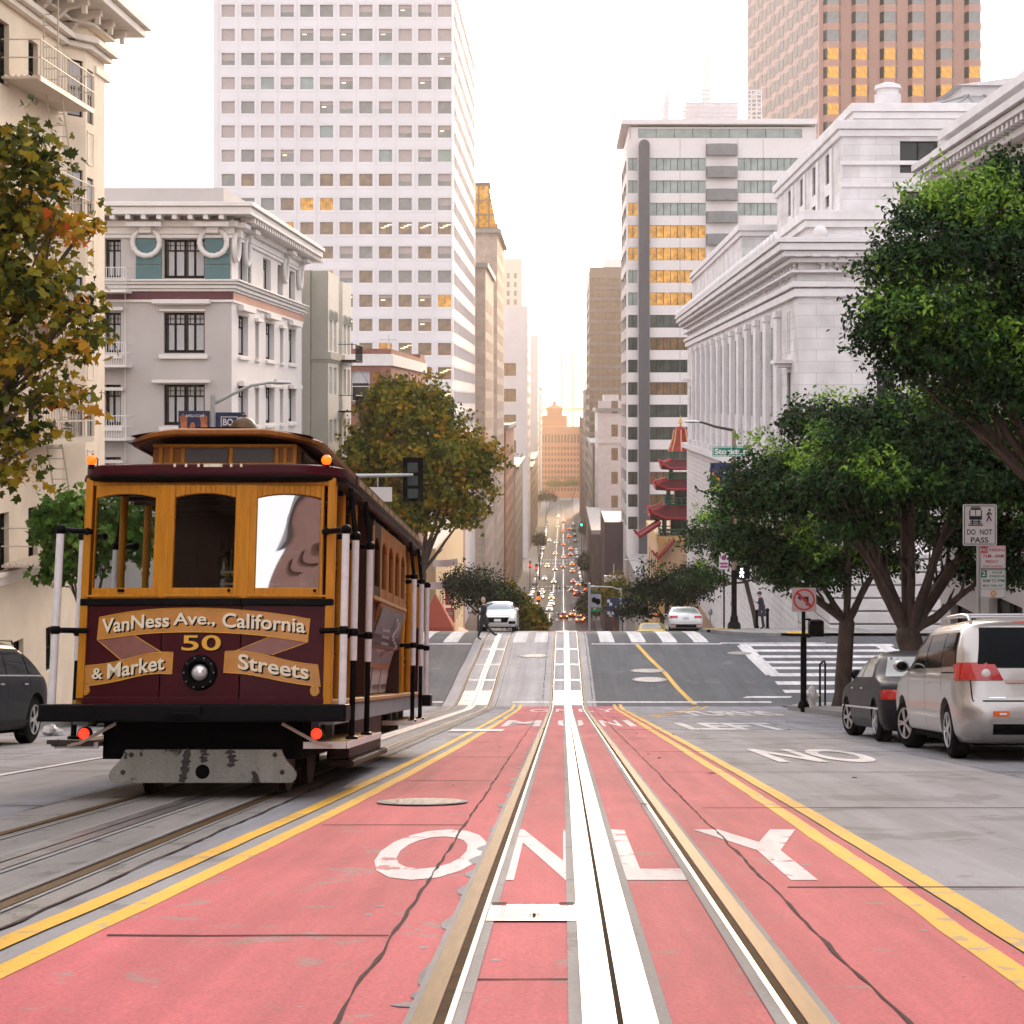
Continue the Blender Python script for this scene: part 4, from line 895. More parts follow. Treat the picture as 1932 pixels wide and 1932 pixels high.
X0, Y0, za, zt = stage(15.9, 92, 50, 120, 417, 228, 92, [(28-q-1.7, 28-q, h2*.10, h2*.80, 'plaind') for q in (4.2, 9.4, 14.8, 20.4)], fr, name='attic')
mb = MB()
for q in (4.2, 9.4, 14.8, 20.4):
    mb.box(-.09, -.01, q-1.1, q-.2, h2*.08, h2*.82); mb.box(-.06, -.02, q, q+1.7, h2*.36, h2*.48)
    for k in range(5): mb.tube([(-.03, q+.2+k*.32, h2*.10), (-.03, q+.2+k*.32, h2*.24)], .05, 6)
mb.box(-.12, 10, -.14, -.01, h2*.56, h2*.60); mb.box(-.12, 10, -.10, -.01, h2*.34, h2*.38)
mb.build('attic_pilaster', M['m_stonep'], cb, loc=(X0, Y0, za))
X0, Y0, za, zt = stage(17.6, 97, 50, 130, 262, 196, 97, name='upper_stage')
mb = MB(); mb.add([(2.5,2,zt),(40,2,zt),(40,26,zt),(2.5,26,zt),(9,9,zt+2.2),(40,9,zt+2.2),(40,20,zt+2.2),(9,20,zt+2.2)], [(0,1,5,4),(2,3,7,6),(3,0,4,7),(4,5,6,7)]); mb.build('hip_roof', M['m_lead'], cb, loc=(X0, Y0, 0))
mb = MB()
for k in range(18): x = 4+k*2; mb.tube([(x,2.0,zt+.04), (max(x,9),9,zt+2.25)], .08, 4)
mb.build('roof_seam', M['m_lead'], cb, loc=(X0, Y0, 0))
mb = MB(); mb.lathe([(.85,-1.2),(.85,.2),(.7,.25),(.7,.5),(.88,.55),(.8,.8),(.2,1.0)], (0,0,0), 'z', 16); mb.build('roof_vent', M['m_stonep'], cb, smooth=40, loc=(X(1675, 104)-xw, 104-D7, Z(185, 104)-zb))
mb = MB(); mb.box(0, 18, 0, 6, 0, Z(162,106)-Z(200,106)); mb.prism([(-.5,1.3), (9,2.6), (18,2.6), (18,1.3)], 'y', -.4, 6); mb.build('roof_gable', M['m_stonep'], cb, loc=(X(1815, 106)-xw, 106-D7, Z(200, 106)-zb))
stage(14.2, at_plane(14.2, 1400), 40, at_plane(14.2, 1306), 525, 424, at_plane(14.2, 1400), name='rear_attic')
mb = MB(); mb.box(ww-.3, ww, .3, L, 0, hc-.3); mb.box(.3, ww, L-.4, L-.02, 0, hc-.3); mb.box(.1, ww, .1, L, hc-.6, hc-.3); mb.build('back_wall', M['m_stone'], cb)
# terrace wall in front of it
mb = MB(); zt = Z(1045, 77)
for i in range(14): z = GZ(80)-2.2+i*.62; mb.box(0, 40, 0, D7-77, z, min(z+.53, zt)) if z < zt else None
mb.box(.3, 40, .3, D7-77, GZ(80)-3, zt-.1)
t_ = mb.build('terrace_wall', M['m_stonep'], loc=(xw, 77, 0), bevel=.02); tag(t_, 'white stone terrace wall with deep horizontal joints behind the man in the coat', 'wall')
# ---- near right building
D9 = 49.6; xr = 11.6; zb = GZ(20)-6; nr_ = thing('corner_building', 'pale stone building with a dentilled cornice behind the near street trees', 'corner building', (xr, 10, zb))
Lr = D9-10; hr = Z(305, D9)-zb; yb = lambda py: Z(py, D9)-zb
facade(nr_, (0, Lr, 0), RW, Lr, hr, grid_wins(1.6, 4.4, 8, 1.7, 12.2, 3.6, 1, 2.3, 'plaind')+[(1.2+i*4.4, 4.4+i*4.4, GZ(D9)-zb+.4+.55*i, GZ(D9)-zb+3.4+.75*i, 'plaind') for i in range(7)], mat('warm_stone', (.46,.42,.40), .8, var=.1, vscale=.6), .3)
facade(nr_, (0, Lr-.01, 0), PI, .01, hr, [], M['m_stonep'])
mb = MB(); mb.box(.0, 30, Lr-.01, Lr, 0, hr)
for p, a, b in ((.75, 318, 306), (.62, 330, 320), (.30, 352, 340), (.2, 420, 408)): mb.box(-p, 30, Lr+.01, Lr+p, yb(a), yb(b)); mb.box(-p, -.003, 0, Lr, yb(a), yb(b))
mb.box(-.3, 30, 0, Lr-.05, hr+.3, hr+.31); mb.box(.2, 30, .05, Lr-.4, yb(305), yb(262)); mb.box(-.15, 30, 0, Lr-.2, yb(268), yb(252))
mb.build('cornice', M['m_stonep'], nr_, bevel=.03)
mb = MB()
for i in range(int(Lr/.42)): mb.box(-.55, -.3, Lr-.2-i*.42, Lr-i*.42, yb(340), yb(330))
mb.build('dentil', M['m_stonep'], nr_)
# ---- cream apartment house, near left
xw_, xf = -14.68, -14.2; zb = GZ(40)-3; cr = thing('apartment_building', 'cream stucco apartment house with a bay, iron balconies and a bracketed eave', 'apartment building', (xw_, 30, zb))
z48 = lambda py: Z(py, 48.2)-zb
rowsz = [(118, 224), (323, 427), (524, 606+20), (730, 827), (935, 1032)]
ht = z48(28); wins = []
for t, u in rowsz:
    for y in (14.45, 12.1, 9.0, 6.0): wins.append((y-.05 if y == 14.45 else y, y+.75, z48(u+8), z48(t+8), 'sashd'))
for y in (13.2, 15.9): wins.append((y, y+.8, z48(1245), z48(1165), 'sashd'))
for y in (9, 5): wins.append((y, y+.8, z48(1245), z48(1165), 'sashd'))
facade(cr, (0, 0, 0), LW, 17.4, ht, wins, M['m_cream'], .22)
# canted corner bay
dx, dy = xf-xw_, .70; bl = math.hypot(dx, dy); ba = math.atan2(dy, dx)
wb_ = [(bl*.22, bl*.88, z48(u), z48(t), 'sash') for t, u in rowsz[:4]]
zc = z48(1040)
def up(ws): return [(a, b, c-zc, d-zc, k) for a, b, c, d, k in ws]
facade(cr, (0, 17.4, zc), ba, bl, ht-zc, up(wb_), M['m_cream'], .10, wall='bay_side')
facade(cr, (dx, 17.4+dy, zc), LW, 1.2, ht-zc, up([(.16, .80, z48(u+6), z48(t+10), 'sash') for t, u in rowsz[:4]]), M['m_cream'], .10, wall='bay_front')
mb = MB(); mb.box(-.5, dx, 19.3, 20.1, zc, ht-.05); mb.box(-12, -.02, 19.2, 20.05, 0, ht-.05); mb.add([(0,17.4,zc),(dx,18.1,zc),(dx,20,zc),(0,20,zc)], [(0,1,2,3)])
mb.box(-.02, .0, 17.4, 20.05, 0, zc); mb.build('corner_pier', M['m_cream'], cr, bevel=.02)
mb = MB()
for k, (t, u) in enumerate(rowsz[:4]):                                       # raised panels between storeys
    p0, p1 = z48(u+22), z48((rowsz[k+1][0] if k < 4 else 1030)-14)
    for a, b in ((.16, .80),): 
        for q0, q1, r0, r1 in ((a,b,p1,p1+.03), (a,b,p0-.03,p0), (a,a+.03,p1,p0), (b-.03,b,p1,p0)): mb.box(dx-.001, dx+.02, 18.1+q0, 18.1+q1, r0, r1)
    mb.box(-.001, .06, 17.1, 17.38, z48(u+14), z48(u+10))
mb.build('raised_panel', M['m_cream2'], cr)
mb = MB()
def round_band(p, za_, zb_):
    pts = [(0,-.0), (0,17.4), (dx,18.1), (dx,20.1)]
    for (a, b) in zip(pts, pts[1:]):
        d = (Vector(b)-Vector(a)).normalized(); nn = Vector((d.y, -d.x))*p; e = d*(p*.4)
        A, B = Vector(a)-e*0, Vector(b)+e; mb.add([(*A,za_),(*(A+nn),za_),(*(B+nn),za_),(*B,za_),(*A,zb_),(*(A+nn),zb_),(*(B+nn),zb_),(*B,zb_)], [(0,3,2,1),(4,5,6,7),(0,1,5,4),(1,2,6,5),(2,3,7,6),(3,0,4,7)])
round_band(.22, z48(96), z48(86)); round_band(.40, z48(85), z48(74)); round_band(.3, z48(52), z48(46)); round_band(.10, z48(1062), z48(1048)); round_band(.18, z48(1047), z48(1040))
mb.box(-12, .55, 19.0, 20.55, z48(128), z48(113))
mb.build('moulding', M['m_cream2'], cr, bevel=.02)
mb = MB(); mb.box(-12, 1.45, -2, 21.3, ht, ht+.25); mb.box(-12, 1.6, -2, 21.45, ht+.25, ht+.6); mb.build('eave', M['m_cream2'], cr, bevel=.03)
mb = MB()
for i in range(14):
    y = 3+i*1.32
    mb.prism([(.05,ht), (1.1,ht), (1.1,ht-.18), (.5,ht-.3), (.05,ht-.75)], 'y', y, y+.22); mb.box(.9, 1.05, y+.03, y+.19, ht-.42, ht-.1)
mb.build('bracket', M['m_cream2'], cr, bevel=.02)
mb = MB(); mb.box(-12, 0, 0, 20, ht-.3, ht-.1); mb.box(-12, -11.8, 0, 20, 0, ht-.3); mb.build('roof', M['m_cream'], cr)
def escape(z, y0, y1, lad=True):
    mb = MB(); W_ = 1.05; mb.box(.02, W_, y0, y1, z-.10, z-.04)
    for i in range(7): x = .08+i*.15; mb.box(x, x+.05, y0, y1, z-.04, z)
    mb.box(W_-.05, W_, y0, y1, z-.16, z-.10)
    for zz in (.45, .92): mb.tube([(.02,y1,z+zz), (W_,y1,z+zz), (W_,y0,z+zz), (.02,y0,z+zz)], .02, 5)
    n = int((y1-y0)/.22)
    for i in range(n+1): y = y0+(y1-y0)*i/n; mb.tube([(W_,y,z), (W_,y,z+.92)], .012, 4)
    for i in range(5): mb.tube([(.1+i*.22,y1,z), (.1+i*.22,y1,z+.92)], .012, 4)
    if lad:
        for s_ in (0, .42): mb.tube([(W_*.45+s_,y1-2.6,z), (W_*.45+s_,y1-1.0,z-3.2)], .022, 5)
        for i in range(11): t = i/11; mb.tube([(W_*.45,y1-2.6+1.6*t,z-3.2*t), (W_*.45+.42,y1-2.6+1.6*t,z-3.2*t)], .014, 4)
    mb.build('fire_escape', M['tan'], cr)
for (t, u) in rowsz: escape(z48(u-6), 12.2, 17.0, t < 900)
mb = MB()
for s_ in (0, .4): mb.tube([(.35+s_,14.6,z48(224)), (.35+s_,14.6,ht+2)], .022, 5)
for i in range(20): mb.tube([(.35,14.6,z48(215)+i*.3), (.75,14.6,z48(215)+i*.3)], .014, 4)
mb.build('roof_ladder', M['tan'], cr)

# ---- houses on the hill behind the viewer, seen only in the reflections of the cab and the tower windows
boxhouse('apartment_building', 'tall brown brick apartment house behind the viewer on the right side', 'apartment building', 12.5, 1, -62, 6, 19, M['m_redbrown'], rows(4.2, 1.7, 3.6, 2.2, 'far', z0=4), thick=14, cornice=.6)
boxhouse('apartment_building', 'tall tan apartment house behind the viewer on the left side', 'apartment building', -15.0, -1, -62, 26, 15, M['m_cream'], rows(4.2, 1.7, 3.6, 2.2, 'far', z0=4), thick=14, cornice=.6)
# ================================================================ cable car
DC = 12.5; XC = -2.822; sT, cT = math.sin(SLOPE), math.cos(SLOPE)
def hz(py, dy=0.):                                     # height above the rail of a picture row on the car's front plane
    k = (HY-py)/F; D0_ = DC+dy*cT; z0_ = GZ(DC)-dy*sT; return (k*D0_-z0_)/(cT-k*sT)
def fx(px, h=1.2, dy=0.): return (px-CX)/F*(DC+dy*cT+h*sT)-XC
car = thing('cable_car', 'maroon and orange wooden cable car numbered 50 climbing the left track', 'cable car', (XC, DC, GZ(DC)), (-SLOPE, 0, 0))
M['cc_maroon'] = mat('maroon_paint', (.060,.0035,.009), .40, spec=.13, coat=.06, var=.16, vscale=2.5)
M['cc_orange'] = wood_mat('orange_wood', (.58,.235,.016))
M['cc_wood'] = wood_mat('varnished_wood', (.36,.135,.03))
M['cc_light'] = wood_mat('pale_wood', (.52,.30,.13))
M['cc_dark'] = wood_mat('dark_wood', (.055,.022,.014))
M['cc_ribbon'] = mat('ribbon_paint', (.56,.24,.035), .4, var=.15, vscale=9, coat=.2)
M['cc_ribbon2'] = mat('ribbon_back', (.26,.095,.075), .45, var=.2, vscale=9, coat=.2)
M['cc_gold'] = mat('gold_line', (.80,.42,.03), .4)
M['cc_cream'] = mat('cream_letter', (.86,.78,.58), .45)
M['cc_blue'] = mat('blue_grey_paint', (.24,.30,.32), .5, var=.15, vscale=4)
M['cc_iron'] = mat('brown_iron', (.045,.03,.026), .6, var=.3, vscale=8)
M['cc_plow'] = None
M['glass'] = glass_mat('clear_glass')
M['glass_mirror'] = glass_mat('reflecting_glass', see=.25, refl=.62)
_n = M['glass_mirror'].node_tree.nodes; _l = M['glass_mirror'].node_tree.links; _t = _n.new('ShaderNodeTexCoord'); _z = _n.new('ShaderNodeTexNoise'); _z.inputs['Scale'].default_value = 1.1; _z.inputs['Detail'].default_value = 1; _z.inputs['Distortion'].default_value = .8
_b = _n.new('ShaderNodeBump'); _b.inputs['Strength'].default_value = .13; _b.inputs['Distance'].default_value = .10; _l.new(_t.outputs['Object'], _z.inputs['Vector']); _l.new(_z.outputs[0], _b.inputs['Height']); _l.new(_b.outputs[0], _n['Glossy BSDF'].inputs['Normal'])      # old hand-drawn glass, wavy
M['pole_white'] = mat('pole_white', (.80,.78,.78), .35, var=.12, vscale=14)
Lc, HW = 7.8, 1.0
xs_ = .32
def fy(x): return max(0, abs(x)-xs_)*.10
def bow(mb): mb.v = [(x, y+fy(x), z) for x, y, z in mb.v]; return mb
zb_, zbelt0, zbelt1, zw0, zw1, ze = hz(1330), hz(1142), hz(1129), hz(1109), hz(939), hz(905)
# dash: three painted boards with thin seams
xsm = [-1.0, -.335, .29, 1.0]
mb = MB()
for a, b in zip(xsm, xsm[1:]): mb.box(a+.004, b-.004, 0, .05, zb_, zbelt0)
bow(mb).build('dash', M['cc_maroon'], car, bevel=.004)
mb = MB(); mb.box(-1, 1, -.012, -.001, zb_, zb_+.05); mb.v = [(x, y+fy(x), z) for x, y, z in mb.v]; mb = MB()
for a, b in zip(xsm, xsm[1:]): mb.box(a, b, -.03, .06, zbelt0, zbelt1)
bow(mb).build('belt_rail', M['black'], car, bevel=.006)
mb = MB()
for a, b in zip(xsm, xsm[1:]): mb.box(a, b, -.02, -.002, zb_+.002, zb_+.06)
bow(mb).build('dash_foot', M['cc_maroon'], car, bevel=.006)
# window frames with arched heads
def arch_frame(mb, x0, x1, z0, z1, a, b, c, d, rise, y0, y1, n=12):
    mb.box(x0, a, y0, y1, z0, z1); mb.box(b, x1, y0, y1, z0, z1); mb.box(a, b, y0, y1, z0, c)
    for i in range(n):
        u0, u1 = i/n, (i+1)/n; A, B = a+(b-a)*u0, a+(b-a)*u1; h0, h1 = d+rise*(1-(2*u0-1)**2), d+rise*(1-(2*u1-1)**2)
        mb.prism([(A,h0), (B,h1), (B,z1), (A,z1)], 'y', y0, y1)
ops = [(fx(174, 2.0), fx(291, 2.0)), (fx(328, 2.0), fx(443, 2.0)), (fx(483, 2.0), fx(602, 2.0))]
frames = [(-1.0, -.351), (-.349, .295), (.297, 1.0)]
for k, ((a, b), (f0, f1)) in enumerate(zip(ops, frames)):
    mb = MB(); f0_, f1_ = (f0+.055 if k == 0 else f0), (f1-.055 if k == 2 else f1)
    arch_frame(mb, f0_+.035, f1_-.035, zbelt1, hz(915), a, b, zw0, zw1, .035, -.012, .05)
    mb.box(a-.06, b+.06, -.03, -.013, zbelt1+.012, zbelt1+.03)
    o = bow(mb).build('window', M['cc_orange'], car, bevel=.005)
    g_ = MB(); n = 10
    pts = [(a-.005, zw0-.005), (b+.005, zw0-.005)]+[(b-(b-a)*i/n, zw1+.035*(1-(1-2*i/n)**2)+.004) for i in range(n+1)]
    g_.add([(p[0], .03+fy(p[0])+(.082*(p[0]-a) if k == 2 else 0), p[1]) for p in pts], [tuple(range(len(pts)))]); g_.build('pane', M['glass_mirror'] if k == 2 else M['glass'], o)
    mb = MB(); mb.box((a+b)/2-.03 if k == 0 else b-.04, (a+b)/2+.02 if k == 0 else b-.02, -.03, -.012, zbelt1+.05, zbelt1+.075); bow(mb).build('catch', M['black'], o)
mb = MB()
for x in (-1.0, 1.0): s_ = 1 if x < 0 else -1; mb.box(min(x, x+s_*.06), max(x, x+s_*.06), -.02, .10, zb_, hz(905))
for x in (-.354, .292): mb.box(x-.038, x+.046, -.018, .06, zbelt1, hz(915))
mb.box(-1, 1, -.014, .06, hz(915), hz(900)); bow(mb).build('corner_post', M['cc_orange'], car, bevel=.006)
# painted ribbons on the dash
def ribbon(pts, m, name, off, parent=car):
    mb = MB(); n = len(pts)
    for (p, q) in zip(pts, pts[1:]):
        P = lambda v: (v[0], fy(v[0])-off, v[1]); mb.quad(P(p[:2]), P(q[:2]), P(q[2:]), P(p[2:]))
    return mb.build(name, m, parent)
fp = lambda X_, Y_: (fx(X_*.8799*.5031, 1.2), hz((1500+Y_*.8799)*.5031))                 # from a close-up of the photograph, 1.1365 px per source px
def band(top, bot, n=24):
    def ip(q, t):
        x = q[0][0]+(q[-1][0]-q[0][0])*t; return (x, float(np.interp(x, [p[0] for p in q], [p[1] for p in q])))
    from_ = []
    for i in range(n+1):
        a, b = ip(top, i/n), ip(bot, i/n); from_.append((*fp(*a), *fp(*b)))
    return from_
def sm(q, k=14):                                        # smooth a coarse polyline
    q = np.array(q, float); t = np.linspace(0, 1, len(q)); u = np.linspace(0, 1, k); 
    c = [np.interp(u, t, q[:, i]) for i in (0, 1)]; ker = np.array([.25,.5,.25])
    for c_ in c: c_[1:-1] = np.convolve(c_, ker, 'same')[1:-1]
    return list(zip(*c))
r_top = (sm([(412,925),(560,898),(700,888),(860,886),(1010,893),(1160,908),(1315,932)]), sm([(406,1022),(560,1000),(700,990),(860,988),(1010,994),(1160,1008),(1308,1032)]))
r_l = (sm([(362,1132),(430,1127),(520,1110),(610,1085),(680,1075),(740,1075)]), sm([(345,1222),(430,1212),(520,1195),(610,1172),(680,1165),(738,1168)]))
r_r = (sm([(962,1072),(1040,1070),(1120,1082),(1200,1105),(1280,1122),(1352,1128)]), sm([(958,1162),(1040,1166),(1120,1180),(1200,1198),(1280,1212),(1366,1222)]))
def grow(r, d): return ([(x+(-d if i == 0 else d if i == len(r[0])-1 else 0), y-d) for i, (x, y) in enumerate(r[0])], [(x+(-d if i == 0 else d if i == len(r[1])-1 else 0), y+d) for i, (x, y) in enumerate(r[1])])
rb = []
def strip_poly(r): return [(*fp(*a), *fp(*b)) for a, b in zip(*r)]
for a, b, c, d in (((406,1022),(560,998),(690,1075),(520,1112)), ((1308,1032),(1155,1006),(1000,1072),(1160,1086))):
    mb = MB(); P = lambda v, o: (fp(*v)[0], fy(fp(*v)[0])-o, fp(*v)[1]); mb.grid(lambda u, v: P(((a[0]*(1-u)+b[0]*u)*(1-v)+(d[0]*(1-u)+c[0]*u)*v, (a[1]*(1-u)+b[1]*u)*(1-v)+(d[1]*(1-u)+c[1]*u)*v), .003), 10, 10); o = mb.build('ribbon_fold', M['cc_ribbon2'], car)
    mb = MB()
    for p, q in ((a, d), (b, c)): mb.tube([P((p[0]+(q[0]-p[0])*i/8, p[1]+(q[1]-p[1])*i/8), .003) for i in range(9)], .003, 4)
    mb.build('gold_edge', M['cc_gold'], o)
for r, nm in ((r_top, 'ribbon'), (r_l, 'ribbon'), (r_r, 'ribbon')):
    o = ribbon(strip_poly(r), M['cc_ribbon'], nm, .0055); mb = MB()
    P = lambda v: (fp(*v)[0], fy(fp(*v)[0])-.0065, fp(*v)[1])
    mb.tube([P(v) for v in r[0]+r[1][::-1]+[r[0][0]]], .0032, 4); mb.build('gold_edge', M['cc_gold'], o); rb.append(o)
for o, cx_, cy_ in ((rb[1], 364, 1234), (rb[2], 1342, 1238)):      # rolled ribbon ends
    mb = MB(); P = lambda v: (fp(*v)[0], fy(fp(*v)[0])-.0055, fp(*v)[1]); n = 18
    mb.add([P((cx_+20*math.cos(2*PI*i/n), cy_+25*math.sin(2*PI*i/n))) for i in range(n)], [tuple(range(n))]); mb.build('ribbon_roll', M['cc_ribbon'], o)
    mb = MB(); mb.tube([P((cx_+(20-i*.5)*math.cos(.4*i), cy_+(25-i*.6)*math.sin(.4*i))) for i in range(26)], .003, 4); mb.build('gold_edge', M['cc_gold'], o)
def letters(s, x0, x1, ybase, ytop, parent, curve, mt=None, bold=.02, shadow=True, off=.008):
    """curve(x) lifts the lettering along the ribbon; coordinates as in the close-up"""
    vs, fs = text_geo(s, bold); d = vs.max(0)
    for k in ((1, 0) if shadow else (0,)):
        mb = MB(); P = []
        for a, b in vs:
            x = x0+(x1-x0)*a/d[0]+7*k; y = ybase-(ybase-ytop)*b/d[1]+curve(x)+6*k; q = fp(x, y); P.append((q[0], fy(q[0])-off+.0015*k, q[1]))
        mb.add(P, fs); mb.build('lettering' if not k else 'letter_shadow', (M['black'] if k else (mt or M['cc_cream'])), parent)
cu = lambda x: 26*((x-860)/450)**2
letters('Van', 424, 545, 970, 908, rb[0], cu); letters('Ness', 552, 718, 965, 906, rb[0], cu); letters('Ave.,', 735, 915, 966, 906, rb[0], cu); letters('California', 945, 1296, 969, 906, rb[0], cu)
letters('&', 390, 438, 1190, 1143, rb[1], lambda x: -.02*(x-390)); letters('Market', 457, 705, 1187, 1122, rb[1], lambda x: -.16*(x-470))
letters('Streets', 1018, 1315, 1148, 1082, rb[2], lambda x: .155*(x-1030))
n50 = None
letters('50', 775, 942, 1068, 1002, car, lambda x: 0, M['cc_gold'], .012, True, .006)
# headlamp, marker lamps
hx, hzz = fx(379), hz(1269)
mb = MB(); mb.lathe([(.135,.02),(.138,-.01),(.125,-.035),(.095,-.04),(.085,-.015),(.07,.0),(.001,.0)], (hx,0,hzz), 'y', 28); hl = mb.build('headlight', M['black'], car, smooth=40)
mb = MB(); mb.lathe([(.062,-.012),(.05,-.032),(.02,-.042),(.001,-.044)], (hx,0,hzz), 'y', 24); mb.build('lens', mat('headlamp_lens', (.75,.75,.76), .12, .5), hl, smooth=60)
mb = MB()
for i in range(10): a = 2*PI*i/10; mb.ball((hx+.117*math.cos(a), -.037, hzz+.117*math.sin(a)), .006, n=6)
mb.build('rivet', M['steel'], hl)
# bumper with coupling
mb = MB(); mb.box(fx(93, .6), fx(662, .6), -.30, -.02, hz(1362, -.3), hz(1329, -.3)); bm = mb.build('bumper', M['black'], car, bevel=.015)
mb = MB(); mb.box(fx(338), fx(402), -.36, -.301, hz(1352, -.3), hz(1332, -.3)); mb.box(fx(350), fx(392), -.40, -.361, hz(1348, -.3), hz(1344, -.3)); mb.build('coupling', M['black'], bm, bevel=.012)
# plough board
def plow_mat():
    m = worn('plow_board', (.33,.325,.29), (.05,.045,.04), .42, 3.6, .7, .2); return m
q = [(530,1490),(522,1512),(505,1540),(478,1568),(463,1592),(466,1615),(482,1633)]
half = [(fx(X_*.8799*.5031, .2), hz((1500+Y_*.8799)*.5031)) for X_, Y_ in q]
cxp = fx(382, .2); pl = [(x, z) for x, z in half]+[(2*cxp-x, z) for x, z in half[::-1]]
mb = MB(); mb.prism(pl, 'y', .0, .045); pw = mb.build('plough', plow_mat(), car, bevel=.006)
mb = MB(); mb.lathe([(.055,.0),(.055,-.004),(.001,-.004)], (cxp, 0, hz(1456)), 'y', 18); mb.build('hole', M['dark'], pw)
mb = MB()
for x in (half[4][0]+.11, 2*cxp-half[4][0]-.11):
    for z in (half[4][1]+.01, half[0][1]-.04): mb.lathe([(.02,0),(.016,-.012),(.001,-.014)], (x if z < half[0][1]-.06 else (x+.06*(1 if x < cxp else -1)), 0, z), 'y', 10)
mb.build('bolt', M['cc_iron'], pw, smooth=40)
mb = MB()
for (X0, Y0, X1, Y1) in ((765,1488,815,1628), (845,1490,892,1545), (958,1490,1014,1565), (520,1500,545,1530)):
    for q_ in range(4):
        cxq, cyq = (X0+X1)/2+rng.uniform(-.2,.2)*(X1-X0), Y0+(Y1-Y0)*(q_+.5)/4; a_ = []
        for i in range(14): t_ = 2*PI*i/14; k_ = rng.uniform(.55, 1.1); a_.append((fx((cxq+(X1-X0)*.45*k_*math.cos(t_))*.8799*.5031, .2), -.0012-.0004*q_, hz((1500+(cyq+(Y1-Y0)*.17*k_*math.sin(t_))*.8799)*.5031)))
        mb.add(a_, [tuple(range(14))])
mb.build('oil_stain', mat('oil_stain', (.035,.032,.03), .6, var=.4, vscale=20), pw)
# under-frame, trucks and wheels
mb = MB(); mb.box(-.78, .78, .10, Lc-.2, .30, zb_-.03); mb.box(-.95, .95, -.02, Lc, zb_-.10, zb_-.005); mb.box(-.55, .55, .3, 2.6, .16, .30); mb.box(-.2, .2, .15, .5, .12, .3); mb.build('underframe', M['dark'], car)
for y0 in (.75, 5.7):
    for y in (y0, y0+1.15):
        for sx in (-1, 1):
            mb = MB(); mb.lathe([(.02,-.04),(.27,-.04),(.30,-.03),(.30,-.02),(.265,.0),(.265,.05),(.02,.05)], (sx*.53,y,.265), 'x', 24); mb.build('wheel', M['cc_iron'], car, smooth=40)
for sx in (-1, 1):
    mb = MB(); mb.box(sx*.80-.1, sx*.80+.1, 2.0, 4.6, .20, .58); mb.box(sx*.84-.12, sx*.84+.12, 1.9, 4.7, .14, .20); mb.build('truck_box', M['cc_iron'], car, bevel=.02)
# running boards and lower frame
for sx in (-1, 1):
    for y0, y1, z in ((.05, 2.35, hz(1404)), (5.6, 7.6, hz(1404)+.02)):
        mb = MB(); mb.box(min(sx*.80, sx*1.13), max(sx*.80, sx*1.13), y0, y1, z-.02, z+.012); 
        sb = mb.build('step', M['cc_light'], car, bevel=.006)
        mb = MB(); mb.box(min(sx*1.135, sx*1.15), max(sx*1.135, sx*1.15), y0, y1, z-.035, z+.016); mb.box(min(sx*.80, sx*1.13), max(sx*.80, sx*1.13), y0-.03, y0-.002, z-.035, z+.016); mb.build('step_edge', M['white'], sb)
        mb = MB()
        for y in (y0+.35, (y0+y1)/2, y1-.3): mb.box(min(sx*.80, sx*.86), max(sx*.80, sx*.86), y, y+.1, z+.012, zb_-.02)
        mb.build('step_bracket', M['cc_blue'], sb)
    mb = MB(); mb.box(min(sx*.90, sx*1.03), max(sx*.90, sx*1.03), .1, Lc-.1, zb_-.155, zb_-.0); mb.build('side_sill', M['cc_blue'], car, bevel=.008)
    mb = MB(); mb.box(min(sx*.62, sx*1.05), max(sx*.62, sx*1.05), .12, Lc-.12, zb_+.001, zb_+.035); mb.build('floor_edge', M['cc_light'], car, bevel=.005)
    for y0, y1 in ((.14, 2.48), (5.72, Lc-.14)):
        mb = MB(); mb.box(min(sx*.60, sx*.66), max(sx*.60, sx*.66), y0, y1, zb_+.036, zb_+.36); mb.build('seat_riser', M['cc_blue'], car)
        mb = MB(); mb.box(min(sx*.30, sx*.72), max(sx*.30, sx*.72), y0, y1, zb_+.362, zb_+.42); mb.build('seat', M['cc_wood'], car, bevel=.012)
        mb = MB(); mb.box(min(sx*.28, sx*.32), max(sx*.28, sx*.32), y0, y1, zb_+.421, zb_+.92)
        mb.build('seat_back', M['cc_dark'], car, bevel=.01)
mb = MB(); mb.box(-.95, .95, .06, Lc-.06, zb_-.0045, zb_+.03); mb.build('floor', M['cc_dark'], car)
# turned posts of the open ends
def turned(mb, x, y, z0, z1):
    h = z1-z0; P = [(.035,0),(.035,.18),(.042,.19),(.028,.21),(.040,.23),(.033,.25),(.038,.45),(.030,.62),(.042,.64),(.028,.66),(.042,.68),(.034,.70),(.034,1)]
    mb.lathe([(r, z0+t*h) for r, t in P], (x, y, 0), 'z', 12)
for sx in (-1, 1):
    for y in (.95, 1.75, 6.3, 7.1):
        mb = MB(); turned(mb, sx*.93, y, zb_+.036, ze-.02); mb.build('post', M['cc_orange'], car, smooth=50)
